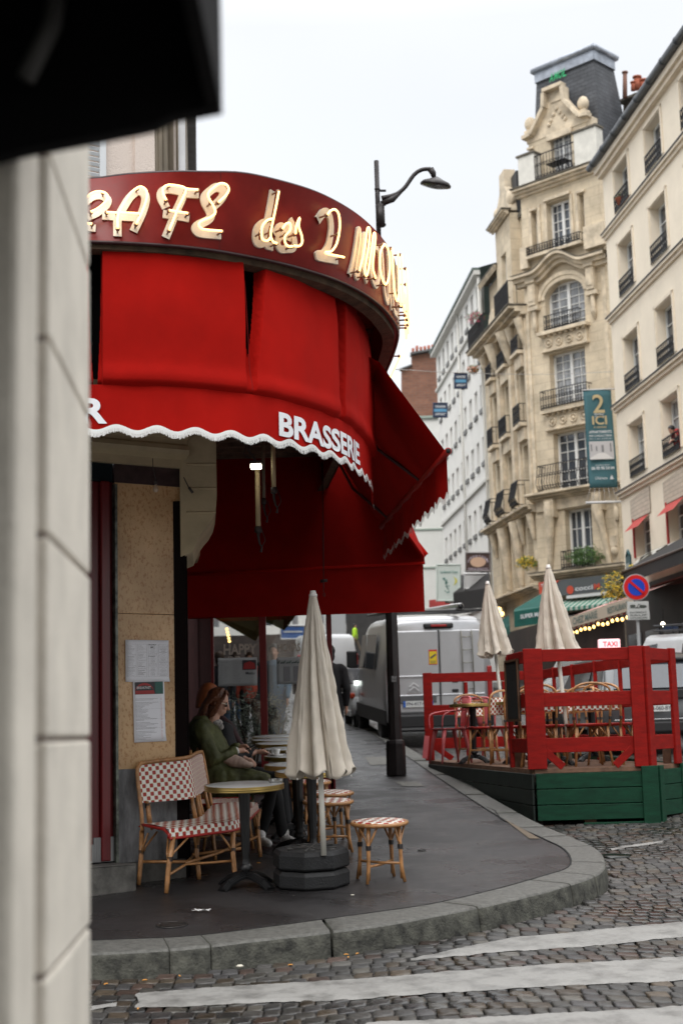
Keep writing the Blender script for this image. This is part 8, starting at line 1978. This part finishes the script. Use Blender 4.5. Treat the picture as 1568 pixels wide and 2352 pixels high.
for a, c in ((.45, 1.45), (2.6, 3.8), (4.9, 5.8)): rail(sb, LW, a, c, zr(8.6), 1.0, .55, belly=.16, bars=.12); rail(sb, LW, a, c, zr(11.95), .75, .35); rail(sb, LW, a, c, zr(14.9), .6, .3)
b = MB(LW); P = [(2.0, 21.3), (4.4, 21.3), (4.1, 22.2), (3.6, 22.6), (3.55, 23.4), (2.75, 23.4), (2.7, 22.6), (2.2, 22.0)]; b.prism(P, lambda x, z, d: (x, -.1 - d, zr(z)), .5); b.ell((2.15, -.2, zr(21.9)), (.22, .22, .35), 8, 6); b.ell((4.3, -.2, zr(21.9)), (.22, .22, .35), 8, 6); obj('wing_gable', b, STR, sb, bevel=.02)
b = MB(LW); b.box(1.9, -3.5, zr(21.2), 4.5, -.4, zr(23.0)); b.add([(-.1, -.6, zr(21.1)), (7.3, -.6, zr(19.8)), (7.3, -2.5, zr(22.4)), (-.1, -2.5, zr(23.8))], [(0, 1, 2, 3)], 0, False, [(0, 0), (7, 0), (7, 3), (0, 3)]); b.add([(7.3, -.4, zr(2)), (7.3, -8, zr(2)), (7.3, -8, zr(22)), (7.3, -.4, zr(19.8))], [(0, 1, 2, 3)], 0, False, [(0, 0), (7, 0), (7, 3), (0, 3)]); obj('wing_roof', b, SLATE, sb, fix=False)
for lab, x, y, Y, rx, n, fl, sd in (('green plant mass spilling over the lowest balcony of the stone building', 1345, 1278, 54.3, .75, 900, None, 11), ('yellow green flowers in a window box on the stone building left wing', 1210, 1292, 56.5, .5, 500, FLY, 12), ('pink and green flowers on a high balcony left of the stone building', 1092, 728, 61.0, .45, 300, mat('pink_petals', (.55, .06, .16), .6), 13), ('orange flowers in a window box of the far white facade', 1088, 848, 61.6, .35, 200, mat('orange_petals', (.55, .16, .06), .6), 14)):
    plant('balcony_plant', lab, 'plant', at(x, y, Y - 1.0), rx, rx * .6, rx * .6, -rx * .6, n, .13, mat('window_leaf'), stem=False, seed=sd, flowers=fl)
# shops under the stone building
sh2 = thing('supermarket', 'dark supermarket shop front with a grey and orange banner under the stone building', 'shop front', SF((1, 0, 3.2)))
b = MB(SF); b.box(-.5, .02, 2.5, 3.3, .1, zr(4.2)); b.T = LW; b.box(0, .02, 2.5, 5.0, .1, zr(3.9)); obj('joinery', b, mat('shop_dark'), sh2)
b = MB(SF); b.box(-.6, .35, zr(4.85), 3.0, .42, zr(5.45)); obj('banner', b, mat('banner_grey', (.09, .10, .105), .6), sh2); b = MB(SF); b.add([(3.0, .44, zr(5.44)), (2.0, .44, zr(5.44)), (3.0, .44, zr(4.87))], [(0, 1, 2)]); b.add([(1.55 + .16 * math.cos(a * PI / 8), .45, zr(5.03) + .16 * math.sin(a * PI / 8)) for a in range(16)], [tuple(range(16))]); text(b, 'cocci', lambda x, y: (.92 - x, .46, zr(5.05) + y), w=.8, h=.17, bold=.02, mat=1); text(b, 'M', lambda x, y: (.34 - x, .46, zr(5.06) + y), w=.26, h=.2, bold=.03); text(b, '7j/7', lambda x, y: (2.72 - x, .46, zr(5.3) + y), w=.36, h=.15, bold=.02, mat=1); obj('banner_print', b, [mat('coral_red', (.52, .07, .035), .6), WHB], sh2, fix=False)
b = MB(SF); b.box(-.1, .38, zr(4.71), 1.7, .5, zr(4.82)); obj('white_board', b, mat('board_white', (.62, .62, .62), .6), sh2)
def awn(name, lab, P, m, mats2=None, strips=0, drop_=.3):
    t = thing(name, lab, 'awning', P[0]); b = MB(); n = max(1, strips)
    for i in range(n):
        f = lambda A, B, k: A.lerp(B, k / n); b.add([f(P[0], P[1], i), f(P[0], P[1], i + 1), f(P[3], P[2], i + 1), f(P[3], P[2], i)], [(0, 1, 2, 3)], i % 2 if strips else 0)
        q0_, q1_ = f(P[3], P[2], i), f(P[3], P[2], i + 1); b.add([q0_, q1_, q1_ - V(0, 0, drop_), q0_ - V(0, 0, drop_)], [(0, 1, 2, 3)], i % 2 if strips else 0)
    b.add([P[0], P[3], P[3] - V(0, 0, drop_)], [(0, 1, 2)]); b.add([P[1], P[2], P[2] - V(0, 0, drop_)], [(0, 1, 2)])
    obj('canvas', b, m, t, fix=False); return t
GRN = mat('green_canvas', (.004, .085, .068), .8, var=.2)
Yg = 50.0
t = awn('green_awning', 'green supermarket awning with white lettering beside the big parasol', [at(1182, 1398, 53), at(1262, 1352, 51.5), at(1262, 1392, 50), at(1179, 1405, 51)], GRN, drop_=.56)
b = MB(); P3, P2_ = at(1179, 1405, 51), at(1262, 1392, 50)
text(b, 'SUPER MARCHE', lambda x, y: P3.lerp(P2_, .62) + (P2_ - P3).normalized() * x + V(0, -.03, y - .22), w=1.35, h=.15, bold=.03); obj('lettering', b, WHB, t, fix=False)
awn('striped_green_awning', 'green and white striped awning under the grey supermarket banner', [SF((2.6, .1, zr(4.72))), SF((-.5, .1, zr(4.72))), SF((-.5, .9, zr(4.34))), SF((2.6, .9, zr(4.34)))], [mat('stripe_green', (.03, .18, .13), .8), mat('stripe_pale', (.42, .46, .40), .8)], strips=26, drop_=.12)
b = MB(SF); b.box(-.6, .12, zr(3.85), 2.8, .3, zr(4.18)); text(b, 'SUPER MARCHE', lambda x, y: (1.2 - x, .32, zr(4.01) + y), w=2.0, h=.16, bold=.03, mat=1); obj('fascia_sign', b, [mat('soot_canvas'), WHB], sh2, fix=False)
awn('small_green_awning', 'smaller green awning left of the supermarket awning', [at(1150, 1425, 57), at(1168, 1412, 55.5), at(1170, 1436, 54.8), at(1152, 1450, 56)], GRN, drop_=.3)
b = MB()
for k, (x, y) in enumerate(((1146, 1400), (1152, 1410))):
    b = MB(); b.ell(at(x, y, 58), (.09, .09, .1)); o = obj('light_bulb', b, BUL); tag(o, 'warm lamp glowing in the doorway left of the green awning', 'lamp', 'doorway lamps left of the green awning')
# ---- far white facade
fwb = thing('white_building', 'long white apartment block with small windows left of the stone building', 'building', (6, 62.6, 3.7))
FW = Frame(LW((7.2, 0, 0)), math.atan2(1, -.077), True); WHT = block_mat('white_render', (.78, .77, .73), (.77, .76, .72), (.76, .75, .71), 5, 3.2, .0, .9, .08, bumps=0)
HF = []
for k in range(9):
    for z0 in (6.0, 8.7, 11.6, 14.0, 16.3, 18.6): HF.append((.5 + k * 1.55, 1.25 + k * 1.55, zr(z0), zr(z0 + 1.35)))
b = MB(FW); facade(b, 0, 14.4, 2.8, zr(20.3), HF, .22); obj('wall', b, WHT, fwb, fix=False)
for i, h in enumerate(HF): win(fwb, FW, h[0], h[1], h[2], h[3], .18, cols=1, rows=2, fw=.05, thin=True)
b = MB(FW)
for z in (10.8, 5.4, 18.2): b.box(-.05, 0, zr(z), 14.4, .12, zr(z + .14))
b.box(-.05, 0, zr(20.2), 14.5, .3, zr(20.4)); b.tube([(6.3, .08, zr(5)), (6.3, .08, zr(20.2))], .06, 6); b.tube([(.1, .08, zr(5)), (.1, .08, zr(20.2))], .06, 6)
obj('string_course', b, mat('white_trim', (.62, .61, .57), .85), fwb)
b = MB(FW); b.box(-.05, .0, zr(20.41), 14.5, .36, zr(20.52)); b.add([(0, .2, zr(20.5)), (14.4, .2, zr(20.5)), (14.4, -5, zr(22.0)), (0, -5, zr(22.0))], [(0, 1, 2, 3)]); b.add([(14.4, 0, 3), (14.4, -9, 3), (14.4, -9, zr(20.5)), (14.4, 0, zr(20.5))], [(0, 1, 2, 3)]); obj('roof', b, mat('green_lead', (.09, .13, .11), .6), fwb, fix=False)
b = MB(FW)
for i, h in enumerate(HF): b.box(h[0], .0, h[2], h[1], .08, h[2] + .2)
obj_each('window_guard', b, mat('guard_grey', (.16, .16, .155), .6), fwb)
def board(name, lab, x0, y0, x1, y1, Y, cols, lines, cat='sign', frame=True):
    t = thing(name, lab, cat, at((x0 + x1) / 2, y1, Y)); P = [at(x0, y0, Y), at(x1, y0, Y), at(x1, y1, Y), at(x0, y1, Y)]
    b = MB(); b.add(P + [p + V(0, .12, 0) for p in P], [(0, 1, 2, 3), (7, 6, 5, 4), (0, 4, 5, 1), (1, 5, 6, 2), (2, 6, 7, 3), (3, 7, 4, 0)]); obj('panel', b, cols[0], t)
    pf = lambda u, v, o=.02: P[0].lerp(P[1], u).lerp(P[3].lerp(P[2], u), v) + V(0, -o, 0)
    if frame: b = MB(); b.tube(P, .05, 4, closed=True, smooth=False); obj('frame', b, cols[-1], t)
    return t, pf
for lab, q in (('dark blue estate agent board on the far white facade, upper one', (1044, 857, 1071, 892, 63)), ('dark blue estate agent board on the far white facade, lower one', (995, 926, 1026, 958, 70))):
    t, pf = board('agency_board', lab, *q, (mat('navy_board', (.02, .035, .08), .6), mat('navy_board')), None)
    b = MB(); b.add([pf(.0, .42), pf(1, .42), pf(1, .62), pf(0, .62)], [(0, 1, 2, 3)]); obj('blue_band', b, mat('sky_band', (.10, .30, .48), .6), t, fix=False); b = MB(); text(b, 'VENDRE', lambda x, y: pf(.5 + x, .25 - y, .03), w=.8, h=.16, bold=.02); text(b, 'APPART', lambda x, y: pf(.5 + x, .8 - y, .03), w=.8, h=.16, bold=.02); obj('lettering', b, WHB, t, fix=False)
t, pf = board('hanging_sign', 'dark brown hanging sign with a pale oval cup picture and curved lettering', 1069, 1270, 1125, 1312, 58, (mat('sign_brown', (.055, .025, .02), .5), mat('frame_grey', (.22, .2, .2), .5)), None)
b = MB(); b.add([pf(.5 + .32 * math.cos(a * PI / 12), .5 + .28 * math.sin(a * PI / 12), .03) for a in range(24)], [tuple(range(24))]); obj('oval', b, mat('oval_cream', (.55, .36, .25), .6), t, fix=False)
b = MB()
for i, ch_ in enumerate('CAFFETERIA'): a = PI * (1 - (i + .5) / 10); text(b, ch_, lambda x, y: pf(.5 + .40 * math.cos(a) + x, .42 - .33 * math.sin(a) + .1 - y, .035), w=.07, h=.13, bold=.03)
text(b, 'BAR & SNACKS', lambda x, y: pf(.5 + x, .88 - y, .035), w=.8, h=.12, bold=.02); obj('lettering', b, mat('lilac_letters', (.42, .36, .42), .6), t, fix=False)
t, pf = board('moon_sign', 'pale hanging sign with a yellow crescent moon and small green figures', 1003, 1297, 1056, 1380, 60, (mat('pale_sign', (.56, .62, .58), .6), mat('pale_sign')), None)
b = MB(); n = 14; oc = [(.70 + .17 * math.sin(PI * i / n) , .32 + .26 * i / n) for i in range(n + 1)]; ic = [(.70 + .08 * math.sin(PI * i / n), .32 + .26 * i / n) for i in range(n + 1)]
b.add([pf(u, v, .03) for u, v in oc] + [pf(u, v, .03) for u, v in reversed(ic)], [tuple(range(2 * n + 2))]); obj('moon', b, mat('moon_yellow', (.62, .58, .08), .6), t, fix=False)
b = MB(); text(b, 'La Bonne Cave', lambda x, y: pf(.52 + x, .2 - y, .03), w=.75, h=.07, bold=.02); r = random.Random(2)
for k in range(16): u, v = .35 + r.uniform(-.1, .15), .55 + r.uniform(-.2, .2); b.add([pf(u, v, .03), pf(u + .05, v + .01, .03), pf(u + .03, v + .05, .03), pf(u - .01, v + .03, .03)], [(0, 1, 2, 3)])
obj('figures', b, mat('sign_teal', (.06, .20, .17), .6), t, fix=False)
t, pf = board('blank_sign', 'blank white hanging panel below the brown hanging sign', 1066, 1318, 1125, 1352, 59, (mat('board_white'), mat('board_white')), None)
awn('black_awning', 'black cafe awning far up the street under the hanging signs', [at(1048, 1322, 62), at(1122, 1312, 59), at(1124, 1350, 57), at(1040, 1362, 60)], mat('soot_canvas'), drop_=.75)
t, pf = board('shop_sign', 'grey pink sign board on the side of the far black awning', 1024, 1335, 1046, 1385, 61.5, (mat('grey_pink', (.25, .19, .17), .7), mat('soot_canvas')), None)
quad3('red_shop_banner', mat('red_banner', (.36, .02, .015), .7), None, [at(985, 1378, 70), at(1034, 1374, 66), at(1030, 1402, 66), at(985, 1404, 70)])
tag(bpy.data.objects['red_shop_banner'], 'plain red shop banner low between the terrace curtain and black awning', 'banner')
quad3('red_wall', mat('red_banner'), None, [at(1130, 1440, 64), at(1178, 1440, 60), at(1178, 1560, 60), at(1130, 1560, 64)]); tag(bpy.data.objects['red_wall'], 'dark red lacquered shop wall low behind the smaller parasol', 'wall'); 
# brick gable and low white house closing the view
BRM = block_mat('brown_brick', (.27, .12, .075), (.20, .09, .06), (.20, .13, .10), .5, .16, .02, .9, .3)
bk = thing('brick_building', 'brown brick gable wall with a row of small chimney pots beyond the red awning', 'building', at(975, 1000, 90)); b = MB()
P = [at(944, 818, 90), at(1006, 806, 90), at(1010, 975, 90), at(921, 965, 90), at(921, 850, 90), at(944, 842, 90)]
b.add(P + [p + V(1.5, 6, 0) for p in P], [(0, 1, 2, 3, 4, 5)] + [(i, (i + 1) % 6, (i + 1) % 6 + 6, i + 6) for i in range(6)], 0, False, [(p.x, p.z) for p in P] * 2); obj('wall', b, BRM, bk, fix=False)
b = MB(); b.bar(at(942, 815, 90), at(1008, 803, 90), .8, .12); b.bar(at(918, 850, 90), at(945, 840, 90), .5, .1); obj('coping', b, mat('grey_lead'), bk)
for i in range(7): b = MB(); x = 948 + 9 * i; b.tube([at(x, 812 - 1.6 * i, 90), at(x, 800 - 1.6 * i - (4 if i == 1 else 0), 90)], .09, 8); obj('chimney_pot', b, mat('terracotta'), bk)
lwh = thing('low_white_house', 'plain white rendered house end with two tall windows beyond the awnings', 'building', at(975, 1400, 84)); FL = Frame(at(925, 1400, 84) * 1, 0); b = MB()
W0, W1 = at(915, 1200, 84).x, at(1016, 1200, 84).x; z_t, z_b = at(960, 962, 84).z, 3.5
b.T = lambda p: V(p[0], 84 + p[1] * -1, p[2])
hh = [(at(992, 1, 84).x, at(1013, 1, 84).x, at(1000, 1306, 84).z, at(1000, 1232, 84).z), (at(987, 1, 84).x, at(1009, 1, 84).x, at(1000, 1188, 84).z, at(1000, 1112, 84).z)]
facade(b, W0, W1, z_b, z_t, hh, .2); obj('wall', b, WHT, lwh, fix=False)
for h in hh: win(lwh, b.T, *h, .15, cols=1, rows=3, fw=.08, thin=True, fm=mat('frame_grey'))
b = MB(b.T)
for y in (1100, 1218, 1306): z = at(970, y, 84).z; b.box(W0, 0, z, W1, .06, z + .09)
b.box(W0 - .1, -6, z_t, W1, .15, z_t + .15); obj('string_course', b, mat('green_grey_trim', (.30, .36, .31), .8), lwh)
b = MB(); b.box(W0, 84.2, z_b, W1, 90, z_t); obj('volume', b, WHT, lwh)
# ---- left side of the street beyond the terrace
lf = thing('street_houses', 'grey white facades receding up the left side behind the cafe', 'building', (-2, 40, 2)); FLf = Frame((-1.95, 17.9, 0), math.atan2(1, -.1)); b = MB(FLf)
HH = [(1 + k * 2.2, 2.1 + k * 2.2, z, z + 1.6) for k in range(36) for z in (7, 10, 13)]
facade(b, 0, 82, 1, 15.5, HH, .2); obj('wall', b, mat('sooted_render', (.30, .27, .23), .9, var=.3, vs=.6), lf, fix=False); b = MB(FLf)
for h in HH[:24]: b.box(h[0], -.2, h[2], h[1], -.15, h[3])
obj_each('window', b, GLASSDARK, lf); b = MB(FLf); b.box(0, .0, 1.2, 82, .08, 4.9); obj('shop_front', b, mat('shop_dark'), lf); b = MB(FLf); b.box(0, -8, 15.5, 82, .2, 15.7); obj('roof', b, mat('zinc_roof'), lf)
GA = mat('bright_green_canvas', (.07, .20, .03), .8, var=.2)
for i, (Y0_, Y1_, m, w) in enumerate(((20, 24.5, GA, 1.5), (25.5, 30, GA, 1.9), (31, 38, mat('yellow_canvas', (.45, .36, .10), .8), 1.6))):
    wl = lambda Y: -.16 - .1 * Y; z0 = (4.05, 4.3, 4.6)[i]
    awn('pavement_awning', ('bright green awning over the left pavement behind the glass', 'second bright green awning farther up the left pavement', 'pale yellow awning beyond the green ones')[i], [V(wl(Y1_), Y1_, z0 + .7), V(wl(Y0_), Y0_, z0 + .7), V(wl(Y0_) + w, Y0_, z0), V(wl(Y1_) + w, Y1_, z0)], m, drop_=.25)
for k in range(5):
    b = MB(); c = at(521 + 1.5 * k, 1445 + 7 * k, 26); b.ell(c, (.028, .028, .025)); o = obj('light_bulb', b, BUL); tag(o, 'warm hanging bulb under the green awning seen through the glass', 'light bulb', 'bulbs behind the glass screen')
end = thing('street_end_building', 'white building with tall windows closing the far end of the street', 'building', (-2, 104, 6)); FE = Frame((-13, 104, 0), 0); b = MB(FE)
HE = [(1 + k * 1.9, 2.1 + k * 1.9, z, z + 2.2) for k in range(12) for z in (9.6, 13.2, 16.8)]
facade(b, 0, 26, 4, 20.5, HE, .3); obj('wall', b, WHT, end, fix=False)
for h in HE[:24]: win(end, FE, *h, .25, cols=1, rows=3, fw=.08, thin=True)
b = MB(FE); b.box(0, -8, 20.5, 26, .3, 20.9); obj('roof', b, mat('zinc_roof'), end); b = MB(FE); b.box(3, .05, 5.5, 16, .4, 9.0); obj('shop_front', b, mat('shop_dark'), end)
t, pf = board('blue_shop_sign', 'blue shop sign far up the street seen through the right glass pane', 645, 1437, 700, 1468, 66, (mat('shop_blue', (.04, .13, .38), .5), mat('board_white')), None)
b = MB(); b.add([pf(.1, .4), pf(.9, .38), pf(.9, .5), pf(.1, .52)], [(0, 1, 2, 3)]); obj('band', b, WHB, t, fix=False)
# overhead cable
b = MB(); b.tube(crom([at(905, 848, 30), at(1050, 856, 40), at(1250, 860, 47), at(1450, 852, 44), at(1600, 850, 40)], 8), .008, 4); tag(obj('overhead_cable', b, mat('cord_grey')), 'thin cable strung across the street between the facades', 'cable')
# unseen house across the crossing behind the viewer, added to hold back light
ob = thing('unseen_house', 'grey stone house on the near side of the crossing, behind the viewer', 'building', (0, -19, -1)); fo_ = Frame((-14, -14, 0), 0); b = MB(); b.T = lambda p: V(-16 + p[0], -19 + p[1] * -1, p[2])
ho = [(1 + 2.6 * k, 2.2 + 2.6 * k, z, z + 1.9) for k in range(13) for z in (3.6, 6.6, 9.6, 12.6)]; facade(b, 0, 36, -1, 16, ho, .25); b.box(0, 8, -1, 36, 8.2, 16); obj('wall', b, mat('sooted_render'), ob, fix=False); b = MB(b.T); b.box(0, .3, -1, 36, .4, 15.5); obj('pane', b, GLASSDARK, ob); b = MB(b.T); b.box(-.2, -.3, 16, 36.2, 9, 16.3); obj('roof', b, mat('zinc_roof'), ob)
# right pavement
mb = MB(); P = [(Y, ) for Y in range(14, 62, 4)]
for a_, c_ in zip(range(14, 60, 4), range(18, 64, 4)):
    x = lambda Y, o: (13.3 - .1 * Y) - o
    mb.add([V(x(a_, 2.1), a_, road(a_) + .12), V(x(a_, -3), a_, road(a_) + .12), V(x(c_, -3), c_, road(c_) + .12), V(x(c_, 2.1), c_, road(c_) + .12), V(x(a_, 2.1), a_, road(a_) - .05), V(x(c_, 2.1), c_, road(c_) - .05)], [(0, 1, 2, 3), (0, 3, 5, 4)])
struct('right_pavement', mb, ASPH)
